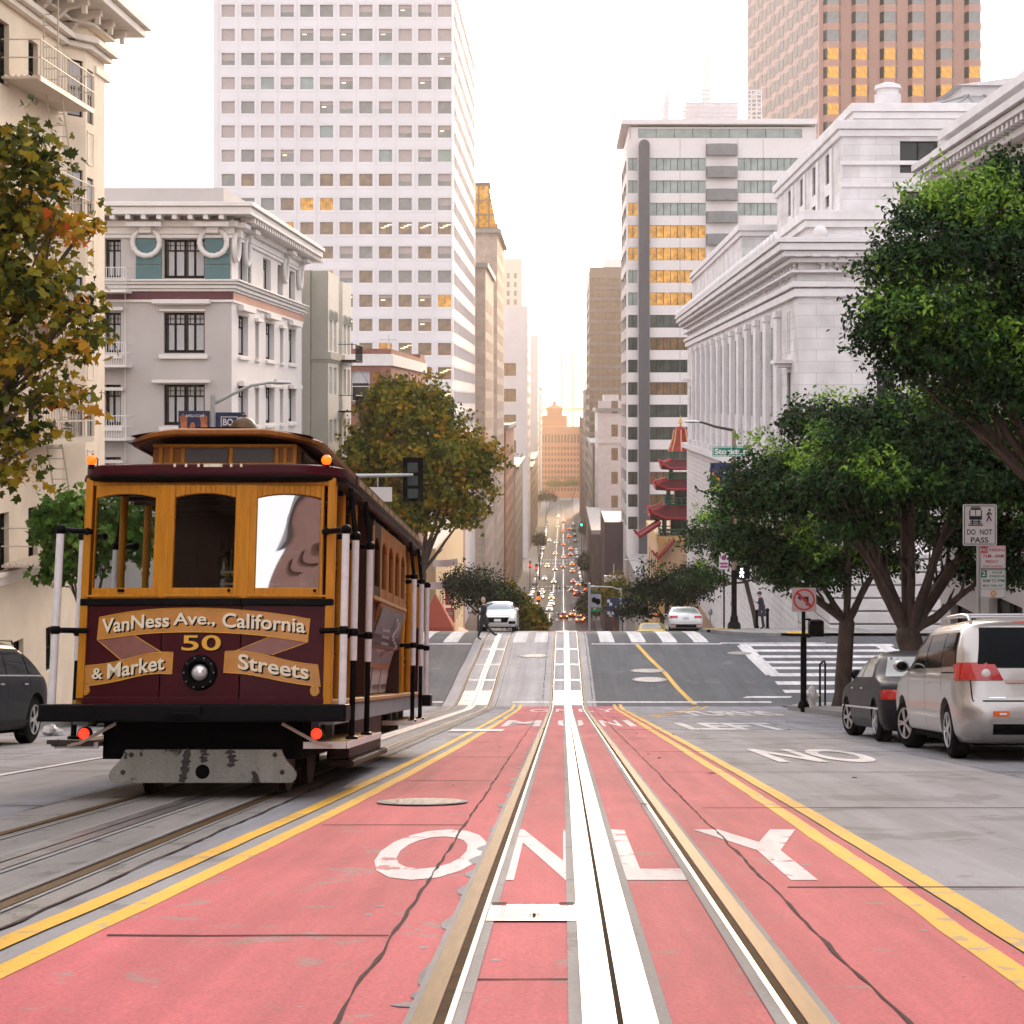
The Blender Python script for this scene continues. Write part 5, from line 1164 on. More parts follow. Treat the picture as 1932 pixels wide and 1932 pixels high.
# white grab poles with black fittings
poles = [(sx*1.12, y) for sx in (-1, 1) for y in (-.16, .45, 1.45, 5.75, 6.75, 7.55)]
for x, y in poles:
    s_ = 1 if x > 0 else -1; end = y < 0 or y > 7.4; z0 = zb_+.0 if end else hz(1245)-.0; z1 = hz(1008)
    if end: z0 = zb_-.0+.005
    mb = MB(); mb.tube([(x,y,z0), (x,y,z1)], .030, 10); p_ = mb.build('grab_pole', M['pole_white'], car, smooth=60)
    mb = MB(); mb.ball((x,y,z1+.02), .045, n=10); mb.tube([(x,y,z1+.02), (x-s_*.20,y+(.16 if y < 0 else 0),z1+.02)], .022, 8); mb.ball((x-s_*.17,y+(.13 if y < 0 else 0),z1+.02), .032, n=8)
    mz = hz(1190); mb.ball((x,y,mz), .045, n=10); mb.tube([(x,y,mz), (x-s_*.20,y+(.16 if y < 0 else 0),mz)], .022, 8)
    if not end: mb.tube([(x,y,z0+.02), (x,y,.46)], .024, 8); mb.tube([(x,y,z1), (x-s_*.05,y,ze-.02)], .022, 8); mb.lathe([(.05,0),(.05,.02),(.03,.03)], (x,y,.44), 'z', 10)
    mb.build('pole_fitting', M['black'], p_, smooth=60)
# closed cabin
ya, yb_ = 2.5, 5.7; xcab = 1.0
for y in (ya, yb_):
    mb = MB(); arch_frame(mb, -.97, .97, zb_+.035, ze, -.42, .42, zb_+.95, ze-.42, .14, y-.025, y+.025); bk = mb.build('bulkhead', M['cc_dark'], car)
    mb = MB(); mb.quad((-.42,y,zb_+.95), (.42,y,zb_+.95), (.42,y,ze-.29), (-.42,y,ze-.29)); mb.build('bulkhead_pane', M['glass'], bk)
    if y == ya:
        mb = MB()
        text(mb, 'FARE $7.00 ONE WAY', lambda a, b: (-.22+(a-.5)*.36, ya-.03, ze-.62+b*.035))
        for k, w_ in enumerate((.12, .30, .18, .22, .26)):
            for q_ in range(int(w_/.03)): x_ = -.22-w_/2+q_*.03; z = ze-.695-k*.075; mb.quad((x_,ya-.03,z), (x_+.02,ya-.03,z), (x_+.02,ya-.03,z+.03), (x_,ya-.03,z+.03))     # illegible lines
        mb.build('lettering', M['cc_gold'], bk)
        mb = MB()
        for z in (.98, 1.08, 1.19): mb.tube([(-.40,ya-.06,zb_+z), (.40,ya-.06,zb_+z)], .012, 6)
        mb.build('guard_bar', M['pole_white'], bk)
for sx in (-1, 1):
    zs0, zs1 = zb_+.98, ze-.08; n = 5; dw = (yb_-ya)/n
    for k in range(n):
        y0, y1 = ya+dw*k, ya+dw*(k+1); mb = MB(); w_ = dw
        arch_frame(mb, y0+.004, y1-.004, zs0, zs1, y0+.09, y1-.09, zs0+.10, zs1-.24, .10, -.025, .025)
        mb.v = [(sx*xcab+v[1], v[0], v[2]) for v in mb.v]; o = mb.build('side_window', M['cc_wood'] if k else M['cc_dark'], car, bevel=.004)
        mb = MB(); mb.quad((sx*xcab,y0+.08,zs0+.09), (sx*xcab,y1-.08,zs0+.09), (sx*xcab,y1-.08,zs1-.13), (sx*xcab,y0+.08,zs1-.13)); mb.build('pane', M['glass'], o)
        mb = MB(); mb.box(sx*(xcab+.027)-.008, sx*(xcab+.027)+.008, y0-.022, y0+.022, zs0, zs1-.05); mb.build('mullion', M['cc_light'], o)
    # lower side: curved apron with an advertisement board
    prof = [(xcab, zs0), (xcab+.005, zs0-.12), (xcab-.03, zs0-.45), (xcab-.16, zb_+.40), (xcab-.20, zb_+.036)]
    mb = MB()
    for (p, q_) in zip(prof, prof[1:]): mb.quad((sx*p[0],ya,p[1]), (sx*p[0],yb_,p[1]), (sx*q_[0],yb_,q_[1]), (sx*q_[0],ya,q_[1]))
    mb.quad((sx*(xcab-.3),ya,zs0), (sx*(xcab-.3),yb_,zs0), (sx*xcab,yb_,zs0), (sx*xcab,ya,zs0))
    mb.add([(sx*(xcab-.3),ya,zs0)]+[(sx*p[0],ya,p[1]) for p in prof]+[(sx*(xcab-.3),ya,zb_+.036)], [tuple(range(len(prof)+2))]); mb.build('cabin_side', M['cc_maroon'], car)
    mb = MB(); mb.box(min(sx*(xcab-.01), sx*(xcab+.045)), max(sx*(xcab-.01), sx*(xcab+.045)), ya, yb_, zs0-.035, zs0+.0); mb.build('waist_rail', M['cc_light'], car, bevel=.005)
    def sp(t, y, o): z = zs0-.05-t*.62; x = float(np.interp(-z, [-p[1] for p in prof], [p[0] for p in prof])); return (sx*(x+o), y, z)
    mb = MB(); y0, y1 = ya+.55, yb_-.25
    mb.add([sp(0,y0,.05), sp(0,y1,.05), sp(1,y1,.05), sp(1,y0,.05), sp(0,y0,.02), sp(0,y1,.02), sp(1,y1,.02), sp(1,y0,.02)], [(0,1,2,3),(7,6,5,4),(0,4,5,1),(1,5,6,2),(2,6,7,3),(3,7,4,0)])
    ad_ = mb.build('advert_board', M['cc_wood'], car)
    mb = MB(); L_ = lambda u, v, o=.056: sp(.06+.88*v, y0+.06+(y1-y0-.12)*u, o)
    mb.quad(L_(0,0), L_(1,0), L_(1,1), L_(0,1)); mb.build('poster', mat('poster_grey', (.17,.18,.19), .5, var=.2, vscale=3), ad_)
    if sx > 0:
        mb = MB()
        for k in range(4):
            for q_ in range(6): u0 = .09+q_*.048; mb.add([L_(u0,.42+k*.12,.058), L_(u0+.03,.42+k*.12,.058), L_(u0+.03,.37+k*.12,.058), L_(u0,.37+k*.12,.058)], [(0,1,2,3)])      # illegible print
        for i in range(14): u = .62+.10*math.sin(i*.8); mb.add([L_(u-.03,.12+i*.055,.058), L_(u+.05,.12+i*.055,.058), L_(u+.04,.17+i*.055,.058), L_(u-.04,.17+i*.055,.058)], [(0,1,2,3)])
        mb.build('poster_print', mat('poster_print', (.42,.33,.36), .5), ad_)
    for k in range(4):
        mb = MB(); y0, y1 = ya+.1+k*.78, ya+.8+k*.78; x0 = xcab-.155; x1 = xcab-.19
        mb.quad((sx*x0,y0,zb_+.33), (sx*x0,y1,zb_+.33), (sx*x1,y1,zb_+.05), (sx*x1,y0,zb_+.05)); mb.v = [(v[0]+sx*.012, v[1], v[2]) for v in mb.v]; o = mb.build('lower_poster', mat('poster_pale', (.58,.50,.48), .6, var=.15, vscale=5) if k == 0 and sx == -1 else bpy.data.materials['poster_pale'], car)
        mb = MB()
        for q_ in range(9): mb.quad(*[(sx*(x1+.0325), y0+.06+.062*q_+d_*.04, zb_+.09+e_*.05) for d_, e_ in ((0,0),(1,0),(1,1),(0,1))])
        mb.build('poster_print', M['roof_red'], o)
# lower roof with rounded ends
def rrect(hw, y0, y1, r, n=8):
    P = []
    for cx_, cy_, a0 in ((hw-r, y1-r, 0), (-hw+r, y1-r, PI/2), (-hw+r, y0+r, PI), (hw-r, y0+r, 3*PI/2)):
        P += [(cx_+r*math.cos(a0+PI/2*i/n), cy_+r*math.sin(a0+PI/2*i/n)) for i in range(n+1)]
    return P
mb = MB(); zr0, zr1 = hz(906), hz(879)
lay = [(1.00,.02,zr0-.012),(1.06,-.05,zr0),(1.075,-.07,zr0+.018),(1.075,-.07,zr0+.036)]
def ringloft(mb, layers, m=0, r0=.30, cap=True):
    rings = [rrect(h, y, Lc-y, max(.12, r0+h-1.0)) for h, y, z in layers]; n = len(rings[0])
    vs = [(p[0], p[1], l[2]) for R_, l in zip(rings, layers) for p in R_]
    fs = [(i*n+j, i*n+(j+1) % n, (i+1)*n+(j+1) % n, (i+1)*n+j) for i in range(len(layers)-1) for j in range(n)]
    if cap: fs += [tuple(range(n-1,-1,-1)), tuple((len(layers)-1)*n+j for j in range(n))]
    mb.add(vs, fs, m)
ringloft(mb, lay); mb.build('roof_soffit', M['black'], car, smooth=40)
mb = MB(); ringloft(mb, [(1.068,-.062,zr0+.037),(1.07,-.065,zr0+.055),(1.055,-.05,zr0+.06),(1.055,-.05,zr1),(1.02,-.02,zr1+.012),(.8,.3,zr1+.03)]); dk = mb.build('roof_deck', M['cc_maroon'], car, smooth=40)
mb = MB()
for i in range(9): x = (-.28, -.19, -.09, -.04, .0, .05, .09, .17, .25)[i]; mb.box(x, x+(.05 if i in (3,4,5) else .018), -.056, -.0505, zr0+.10, zr0+.125)
mb.build('roof_lettering', M['cc_cream'], dk)
for sx in (-1, 1):
    mb = MB(); mb.box(min(sx*1.05, sx*1.068), max(sx*1.05, sx*1.068), .9, Lc-.9, zr0+.062, zr1+.03); lb = mb.build('letter_board', M['cc_dark'], car)
    mb = MB()
    for k in range(12): y = 1.0+k*.49; mb.box(min(sx*1.0685, sx*1.072), max(sx*1.0685, sx*1.072), y, y+.40, zr0+.075, zr1+.01)
    mb.build('name_panel', mat('name_panel', (.30,.20,.07), .5, var=.3, vscale=8), lb)
mb = MB()
for i in range(20): y = .3+i*.38; mb.box(-.98, .98, y, y+.05, zr0-.05, zr0-.014)
mb.build('ceiling_rib', M['cc_dark'], car)
# clerestory
yc = .55; cl = .60; zc0, zc1 = hz(878, .5)-.03, hz(837, .5)
mb = MB(); mb.box(-cl, -cl+.03, yc, Lc-yc, zc0, zc1); mb.box(cl-.03, cl, yc, Lc-yc, zc0, zc1); mb.box(-cl+.03, cl-.03, Lc-yc-.03, Lc-yc, zc0, zc1); mb.box(-cl+.031, cl-.031, yc, yc+.03, zc0, zc1)
cs = mb.build('clerestory', M['cc_wood'], car)
def clf(px): return fx(px, 2.5, .5)
mb = MB()
for a, b in ((345, 425), (433, 512)): mb.box(clf(a)-.0, clf(b), yc-.012, yc-.002, zc0+.06, zc1-.035)
mb.build('clerestory_pane', mat('dusty_pane', (.06,.04,.035), .4, var=.4, vscale=8), cs)
mb = MB()
for px in (296, 316, 338, 429, 516, 532, 550): mb.box(clf(px), clf(px)+.03, yc-.022, yc-.004, zc0, zc1)
mb.box(-cl, cl, yc-.03, yc-.0235, zc0, zc0+.055); mb.box(-cl, cl, yc-.03, yc-.0235, zc1-.03, zc1); mb.build('clerestory_frame', M['cc_orange'], cs, bevel=.004)
for sx in (-1, 1):
    mb = MB()
    for k in range(9): y = .8+k*.72; mb.box(min(sx*cl, sx*(cl+.012)), max(sx*cl, sx*(cl+.012)), y, y+.6, zc0+.05, zc1-.03)
    mb.build('clerestory_pane', M['glass_dark'], cs)
# upper roof: thin, crowned, with a bent wooden rim
mb = MB(); hu = .80; y0u = .28; n = 24
def up_(t, s_, o=0.):                                         # s_ 0..1 across, t 0..1 from front edge inward
    x = (2*s_-1)*hu; z = zc1+.16*(1-(2*s_-1)**2)-.02; return x, z
outl = rrect(hu, y0u, Lc-y0u, .42, 10)
def zt(x, y): e = min(1, max(0, (y-y0u)/.9), max(0, (Lc-y0u-y)/.9)); return zc1-.005+.085*(1-(x/hu)**2)+.03*e
ring = lambda dz, k: [(x*k, (y-Lc/2)*(1-(1-k)*.12)+Lc/2, zt(x, y)+dz) for x, y in outl]
A, B, B2, C_, E = ring(-.012, 1), ring(.018, 1.012), ring(.03, .985), ring(.04, .9), ring(-.025, .94)
nn = len(A); vs = E+A+B+B2+C_; fs = [(i*nn+j, i*nn+(j+1) % nn, (i+1)*nn+(j+1) % nn, (i+1)*nn+j) for i in range(4) for j in range(nn)]
mb.add(vs, fs); rf = mb.build('upper_roof', M['cc_wood'], car, smooth=50)
mb = MB(); mb.grid(lambda u, v: ((2*u-1)*hu*.93, y0u+.06+(Lc-2*y0u-.12)*v, zt((2*u-1)*hu*.93, y0u+.06+(Lc-2*y0u-.12)*v)+.034), 12, 14); mb.build('roof_canvas', M['cc_iron'], rf, smooth=60)
mb = MB(); mb.grid(lambda u, v: ((2*u-1)*hu*.95, y0u+.05+(Lc-2*y0u-.1)*v, zt((2*u-1)*hu*.95, y0u+.05+(Lc-2*y0u-.1)*v)-.024), 12, 14); mb.build('roof_lining', M['cc_dark'], rf, smooth=60)
mb = MB(); bx, by = fx(458, 2.8, .75), .75; bz = zt(bx, by)+.035
mb.lathe([(.006,.16),(.02,.155),(.02,.135),(.05,.125),(.085,.10),(.108,.06),(.118,.015),(.122,0),(.11,0)][::-1], (bx,by,bz), 'z', 24); be = mb.build('bell', mat('bronze_bell', (.10,.06,.035), .35, .8), car, smooth=50)
mb = MB(); mb.box(bx-.13, bx+.03, by-.04, by+.04, bz-.03, bz+.004); mb.build('bell_mount', M['cc_light'], be)
for x in (fx(165, 2.3), fx(612, 2.3)):
    mb = MB(); mb.ball((x, .06, zr1+.055), .042, n=14); lm = mb.build('roof_lamp', M['lamp_amber'], car, smooth=90)
    mb = MB(); mb.lathe([(.03,-.05),(.026,-.03),(.03,-.02)], (x,.06,zr1+.035), 'z', 10); mb.tube([(x+.045,.06,zr1+.0), (x+.05,.06,zr1+.06), (x,.06,zr1+.105)], .006, 5); mb.build('lamp_cage', M['black'], lm)
for px, s_ in ((160, -1), (598, 1)):
    x = fx(px, .5); z = hz(1384)
    mb = MB(); mb.lathe([(.001,-.03),(.03,-.026),(.042,-.01),(.045,.02)], (x,-.02,z), 'y', 16); tl = mb.build('tail_light', M['lamp_red'], car, smooth=60)
    mb = MB(); mb.lathe([(.052,-.005),(.055,.05),(.001,.05)], (x,-.02,z), 'y', 16); mb.build('lamp_housing', M['black'], tl, smooth=40)
    mb = MB(); mb.tube([(x+s_*-.26,-.08,zb_-.14), (x+s_*.02,-.06,hz(1402)), (x+s_*.12,-.02,hz(1406))], .014, 6); mb.build('lamp_stay', M['tan'], tl)
mb = MB(); xl_ = fx(122, .4); mb.box(xl_-.10, xl_+.22, -.02, .10, hz(1408), hz(1398)); mb.box(xl_-.13, xl_+.06, -.04, -.021, hz(1404), hz(1396)); mb.build('left_bracket', M['cc_iron'], car)
# rear dash and rear windows
mb = MB(); mb.box(-1, 1, Lc-.05, Lc, zb_, zbelt1); mb.build('rear_dash', M['cc_maroon'], car)
mb = MB()
for (a, b), (f0, f1) in zip(ops, frames): arch_frame(mb, f0, f1, zbelt1, ze, a, b, zw0, zw1, .07, Lc-.05, Lc)
mb.build('rear_frame', M['cc_orange'], car)
mb = MB(); mb.box(-1.16, 1.16, Lc+.02, Lc+.28, zb_-.14, zb_+.0); mb.build('rear_bumper', M['black'], car, bevel=.012)
mb = MB(); mb.tube([(.12,1.7,zb_+.03), (.12,1.55,zb_+1.15)], .022, 8); mb.tube([(.30,1.75,zb_+.03), (.30,1.6,zb_+1.0)], .022, 8); mb.build('grip_lever', M['black'], car)
# ================================================================ cars
class Shell:
    def __init__(s, sl, rr=.32, rf=.38, n=34):
        a = np.array(sl, float); z = np.linspace(a[0,0], a[-1,0], n); s.z = z
        q = [np.interp(z, a[:,0], a[:,i]) for i in (1,2,3)]
        for v in q:
            for _ in range(1 if n > 20 else 0): v[1:-1] = .25*v[:-2]+.5*v[1:-1]+.25*v[2:]
        s.yr, s.yf, s.hw = q; s.rr, s.rf = rr, rf
    def at(s, z):
        yr, yf, hw = (float(np.interp(z, s.z, v)) for v in (s.yr, s.yf, s.hw)); k = min(.46*(yf-yr), hw*.8); return yr, yf, hw, min(s.rr, k), min(s.rf, k)
    def hx(s, y, z):
        yr, yf, hw, rr, rf = s.at(z); d, e = y-yr, yf-y
        if d < rr: return hw-rr+math.sqrt(max(0, rr*rr-(rr-max(d,0))**2))
        if e < rf: return hw-rf+math.sqrt(max(0, rf*rf-(rf-max(e,0))**2))
        return hw
    def ey(s, x, z, rear=True):
        yr, yf, hw, rr, rf = s.at(z); r = rr if rear else rf; x = min(abs(x), hw); o = 0 if x <= hw-r else r-math.sqrt(max(0, r*r-(x-hw+r)**2)); return yr+o if rear else yf-o
    def body(s, mb, m=0, arc=6, ny=14):
        rings = []
        for z in s.z:
            yr, yf, hw, rr, rf = s.at(z)
            P = [(0,yr), ((hw-rr)*.5,yr)]+[(hw-rr+rr*math.sin(PI/2*i/arc), yr+rr-rr*math.cos(PI/2*i/arc)) for i in range(arc+1)]
            P += [(hw, yr+rr+(yf-rf-yr-rr)*i/ny) for i in range(1, ny)]
            P += [(hw-rf+rf*math.cos(PI/2*i/arc), yf-rf+rf*math.sin(PI/2*i/arc)) for i in range(arc+1)]+[((hw-rf)*.5,yf), (0,yf)]
            rings.append([(x, y, z) for x, y in P]+[(-x, y, z) for x, y in P[-2:0:-1]])
        n = len(rings[0]); vs = [p for r in rings for p in r]
        fs = [(i*n+j, i*n+(j+1) % n, (i+1)*n+(j+1) % n, (i+1)*n+j) for i in range(len(rings)-1) for j in range(n)]
        fs += [tuple(range(n-1,-1,-1)), tuple((len(rings)-1)*n+j for j in range(n))]; mb.add(vs, fs, m); return mb
    def side(s, mb, z0, z1, a0, b0, a1, b1, off=.006, m=0, nu=8, nv=5, sides=(-1,1)):
        for sg in sides:
            def fn(u, v):
                z = z0+(z1-z0)*v; y = (a0+(a1-a0)*v)*(1-u)+(b0+(b1-b0)*v)*u; return (sg*(s.hx(y, z)+off), y, z)
            mb.grid(fn, nu, nv, m, flip=sg < 0)
        return mb
    def end(s, mb, z0, z1, x0, x1, rear=True, off=.006, m=0, nu=10, nv=4, top=None):
        x0t, x1t = top or (x0, x1)
        def fn(u, v):
            z = z0+(z1-z0)*v; x = (x0+(x0t-x0)*v)*(1-u)+(x1+(x1t-x1)*v)*u; return (x, s.ey(x, z, rear)+(-off if rear else off), z)
        mb.grid(fn, nu, nv, m, flip=not rear); return mb
def cut(o, cutter):
    md = o.modifiers.new('c', 'BOOLEAN'); md.object = cutter; md.operation = 'DIFFERENCE'; md.solver = 'EXACT'
    me = bpy.data.meshes.new_from_object(o.evaluated_get(bpy.context.evaluated_depsgraph_get())); o.modifiers.clear(); o.data = me; bpy.data.objects.remove(cutter)
    me.polygons.foreach_set('use_smooth', [True]*len(me.polygons)); me.set_sharp_from_angle(angle=R(40))
def wheel(parent, x, y, r, w, sg, steer=0, spokes=5):
    mb = MB(); P = [(r*.62,-w/2),(r*.9,-w/2),(r*.985,-w*.38),(r,-w*.2),(r,w*.2),(r*.985,w*.38),(r*.9,w/2),(r*.62,w/2)]
    mb.lathe(P, (0,0,0), 'x', 28); wo = mb.build('wheel', M['rubber'], parent, smooth=35, loc=(x,y,r), rot=(0,0,steer))
    mb = MB(); e = sg*(w*.5+.012)
    mb.lathe([(r*.63,e*.2),(r*.63,e),(r*.58,e),(r*.56,e*.6),(r*.56,e*.2)], (0,0,0), 'x', 28); mb.lathe([(.001,e*1.02),(r*.13,e*1.0),(r*.16,e*.7)], (0,0,0), 'x', 16)
    for k in range(spokes):
        a = 2*PI*k/spokes
        for da in (-.13, .13):
            c, s_ = math.cos(a+da), math.sin(a+da); t = (-s_*r*.045, c*r*.045)
            mb.add([(e*.98,c*r*.12+t[0],s_*r*.12+t[1]),(e*.98,c*r*.12-t[0],s_*r*.12-t[1]),(e*.95,c*r*.57-t[0],s_*r*.57-t[1]),(e*.95,c*r*.57+t[0],s_*r*.57+t[1]),
                    (e*.5,c*r*.12+t[0],s_*r*.12+t[1]),(e*.5,c*r*.12-t[0],s_*r*.12-t[1]),(e*.5,c*r*.57-t[0],s_*r*.57-t[1]),(e*.5,c*r*.57+t[0],s_*r*.57+t[1])], [(0,1,2,3),(0,3,7,4),(1,5,6,2)])
    mb.build('rim', M['alloy'], wo, smooth=40)
    mb = MB(); mb.lathe([(.001,e*.3),(r*.56,e*.3)], (0,0,0), 'x', 20); mb.build('brake_disc', M['dark'], wo); return wo
def paint(name, col, metal=.0, rough=.28): return mat(name, col, rough, metal, coat=.8, var=.03, vscale=2)
M['car_glass'] = mat('car_glass', (.003,.005,.007), .04, spec=.06)
M['tail_red'] = mat('tail_red', (.45,.008,.008), .12, spec=.6, coat=.4); M['tail_clear'] = mat('tail_clear', (.75,.70,.68), .15)
VAN = [(.20,-2.2,2.2,.84),(.28,-2.34,2.34,.905),(.42,-2.42,2.40,.925),(.62,-2.42,2.40,.935),(.68,-2.36,2.37,.935),(.85,-2.31,2.25,.93),(.92,-2.30,2.05,.925),(1.0,-2.28,1.55,.915),(1.06,-2.26,1.25,.905),(1.25,-2.18,.95,.87),(1.45,-2.04,.60,.80),(1.55,-1.95,.35,.74),(1.60,-1.82,.15,.64),(1.63,-1.5,-.2,.40)]
SEDAN = [(.18,-2.0,1.95,.75),(.3,-2.12,2.08,.81),(.5,-2.15,2.13,.83),(.62,-2.13,2.10,.83),(.75,-2.09,1.97,.82),(.82,-2.04,1.62,.815),(.88,-1.92,1.12,.80),(.93,-1.5,.95,.785),(1.1,-1.2,.6,.71),(1.25,-.95,.2,.63),(1.31,-.7,-.05,.53),(1.34,-.4,-.3,.3)]
SUV = [(.22,-1.95,1.9,.80),(.32,-2.05,2.03,.86),(.55,-2.1,2.1,.88),(.70,-2.1,2.08,.88),(.85,-2.05,1.9,.87),(.93,-2.0,1.3,.855),(1.0,-1.86,1.0,.83),(1.2,-1.52,.65,.76),(1.36,-1.12,.2,.68),(1.43,-.85,-.1,.58),(1.46,-.6,-.35,.35)]
def car_at(label, cat, x, y, head, spec, pm, kind, rr=.32, rf=.38, wr=.31, axles=(-1.35, 1.35), steer=0, group=None, name='car', sc=1.0):
    """head 0: nose away from the viewer, PI: nose towards; the body sits square on the slope"""
    t = thing(name, label, cat, (x, y, GZ(y)), (0,0,0), group); t.rotation_euler = (Matrix.Rotation(-slope_at(y), 3, 'X') @ Matrix.Rotation(head, 3, 'Z')).to_euler(); t.scale = (sc,)*3
    sh = Shell(spec, rr, rf); mb = MB(); sh.body(mb); b = mb.build('body', pm, t, smooth=40)
    mb = MB(); hw = sh.at(.5)[2]
    for ya in axles:
        for sg in (-1, 1): mb.lathe([(.001,-.16),(wr*1.14,-.16),(wr*1.14,.16),(.001,.16)], (sg*(hw-.10), ya, wr*1.02), 'x', 30)
    cut(b, mb.build('c', pm, t))
    for ya in axles:
        for sg in (-1, 1): wheel(t, sg*(hw-.125), ya, wr, .21, sg, steer if ya > 0 else 0)
    mb = MB(); mb.box(-hw+.25, hw-.25, axles[0]-.4, axles[1]+.3, .16, .30); mb.build('chassis', M['dark'], t)
    return t, sh
def mirror(t, sh, y, z, pm):
    for sg in (-1, 1):
        x = sg*(sh.hx(y, z)+.14); mb = MB(); mb.ball((x,y,z), .1, (1.05,.6,.8), 12); mb.tube([(x-sg*.06,y,z-.03), (x-sg*.2,y+.05,z-.06)], .03, 6); o = mb.build('mirror', pm, t, smooth=60)
        mb = MB(); mb.lathe([(.075,-.055),(.001,-.062)], (x,y,z), 'y', 14); mb.v = [(p[0], p[1], z+(p[2]-z)*.75) for p in mb.v]; mb.build('mirror_glass', M['car_glass'], o)
# silver minivan
silver = paint('silver_paint', (.46,.435,.41), .55, .30)
t, sh = car_at('silver minivan with roof rails parked at the right kerb, front wheels turned', 'minivan', 5.48, 20.3, R(-2), VAN, silver, 'van', .30, .42, .325, (-1.42, 1.5), R(16), name='parked_minivan')
mb = MB(); sh.end(mb, 1.04, 1.50, -.72, .72, True, .008, 0, 14, 6, (-.62, .62)); mb.build('rear_window', M['car_glass'], t, smooth=60)
mb = MB(); sh.end(mb, 1.12, 1.44, -.70, .70, False, .008, 0, 14, 6, (-.58, .58)); mb.build('windscreen', M['car_glass'], t, smooth=60)
for q in ((1.06,1.45,-1.98,-1.22,-1.80,-1.16), (1.05,1.46,-1.17,-.18,-1.11,-.24), (1.05,1.46,-.12,.95,-.18,.46)):
    mb = MB(); sh.side(mb, q[0], q[1], q[2], q[3], q[4], q[5], .007); mb.build('side_window', M['car_glass'], t, smooth=60)
mb = MB()
for y in (-1.2, -.15, 1.02): sh.side(mb, .30 if y > -1 else .75, 1.03, y-.006, y+.006, y-.006, y+.006, .002, 0, 1, 8)
sh.side(mb, .98, .995, -2.0, -1.2, -2.0, -1.2, .004, 0, 8, 1); sh.end(mb, .665, .68, -.80, .80, True, .004, 0, 12, 1)
for x in (-.80, .80): sh.end(mb, .68, 1.02, x-.006, x+.006, True, .004, 0, 1, 6)
sh.side(mb, .20, .28, -1.0, 1.1, -1.0, 1.1, .008, 0, 8, 1); mb.build('panel_gap', M['dark'], t)
mb = MB(); sh.side(mb, .47, .53, -1.15, 1.05, -1.15, 1.05, .014, 0, 10, 2); mb.build('side_moulding', silver, t)
mb = MB(); sh.end(mb, .30, .42, -.60, .60, True, .014, 0, 14, 3); mb.build('rear_valance', M['black'], t, smooth=60)
mb = MB(); sh.end(mb, .42, .47, -.62, .62, True, .02, 0, 14, 1); mb.build('bumper_step', silver, t)
for sg in (-1, 1):
    mb = MB(); x0, x1 = (.44, .93) if sg > 0 else (-.93, -.44)
    sh.end(mb, .90, 1.08, x0, x1, True, .012, 0, 12, 4, (.52, .93) if sg > 0 else (-.93, -.52)); sh.side(mb, .90, 1.10, -2.30, -1.98, -2.28, -2.02, .012, 0, 8, 4, (sg,)); tl = mb.build('tail_light', M['tail_red'], t, smooth=60)
    mb = MB(); c = (sg*.63, sh.ey(.63, .98)-.013, .975); mb.lathe([(.052,0),(.03,-.012),(.001,-.014)], c, 'y', 16); mb.build('reverse_lamp', M['tail_clear'], tl, smooth=60)
mb = MB(); sh.end(mb, .87, .905, -.42, .42, True, .02, 0, 10, 1); mb.build('chrome_strip', M['chrome'], t)
mb = MB(); sh.end(mb, .72, .86, -.36, .36, True, -.0, 0, 8, 2); mb.build('plate_recess', M['car_glass'] if False else silver, t)
mb = MB(); sh.end(mb, .73, .845, -.15, .15, True, .012, 0, 4, 2); lp = mb.build('number_plate', M['white'], t)
mb = MB(); sh.end(mb, .50, .56, -.60, -.42, True, .010, 0, 4, 2); mb.build('orange_sticker', mat('orange_sticker', (.75,.13,.02), .5), t)
mb = MB(); sh.end(mb, .52, .54, -.53, -.45, True, .012, 0, 2, 1); mb.build('sticker_print', M['white'], t)
mb = MB(); sh.end(mb, .70, .715, -.62, -.44, True, .008, 0, 3, 1); mb.build('badge', M['chrome'], t)
mb = MB(); sh.end(mb, 1.545, 1.575, -.20, .20, True, .006, 0, 6, 1); mb.build('brake_light', M['tail_red'], t)
mb = MB()
for sg in (-1, 1): mb.tube([(sg*.66,-1.75,1.57), (sg*.665,-1.62,1.64), (sg*.67,-1.3,1.665), (sg*.66,-.4,1.665), (sg*.62,-.02,1.66), (sg*.60,.06,1.60)], .022, 8)
for y in (-1.3, -.5): mb.tube([(-.67,y,1.672), (.67,y,1.672)], .016, 6)
mb.build('roof_rail', M['alloy'], t, smooth=60); mirror(t, sh, .92, 1.08, silver)
mb = MB(); sh.side(mb, .86, .885, -.42, -.26, -.42, -.26, .022, 0, 3, 1); sh.side(mb, .86, .885, .62, .78, .62, .78, .022, 0, 3, 1); mb.build('door_handle', silver, t)
# dark grey sedan
dk = mat('dark_grey_paint', (.022,.020,.026), .34, 0, spec=.10, coat=.02)
t, sh = car_at('dark grey sedan parked in front of the silver minivan', 'car', 5.45, 25.1, R(-1), SEDAN, dk, 'sedan', .34, .40, .30, (-1.28, 1.28), R(14), name='parked_sedan')
for q in ((.94,1.22,-1.02,-.12,-.80,-.16), (.94,1.23,-.06,.86,-.10,.28)):
    mb = MB(); sh.side(mb, q[0], q[1], q[2], q[3], q[4], q[5], .007); mb.build('side_window', M['glass_green'], t, smooth=60)
mb = MB(); sh.end(mb, .95, 1.24, -.66, .66, True, .008, 0, 12, 5, (-.52, .52)); mb.build('rear_window', M['glass_green'], t, smooth=60)
mb = MB(); sh.end(mb, .96, 1.24, -.68, .68, False, .008, 0, 12, 5, (-.52, .52)); mb.build('windscreen', M['car_glass'], t, smooth=60)
mb = MB(); sh.side(mb, .47, .50, -1.7, 1.7, -1.7, 1.7, .012, 0, 12, 1); mb.build('side_moulding', M['chrome'], t)
mb = MB()
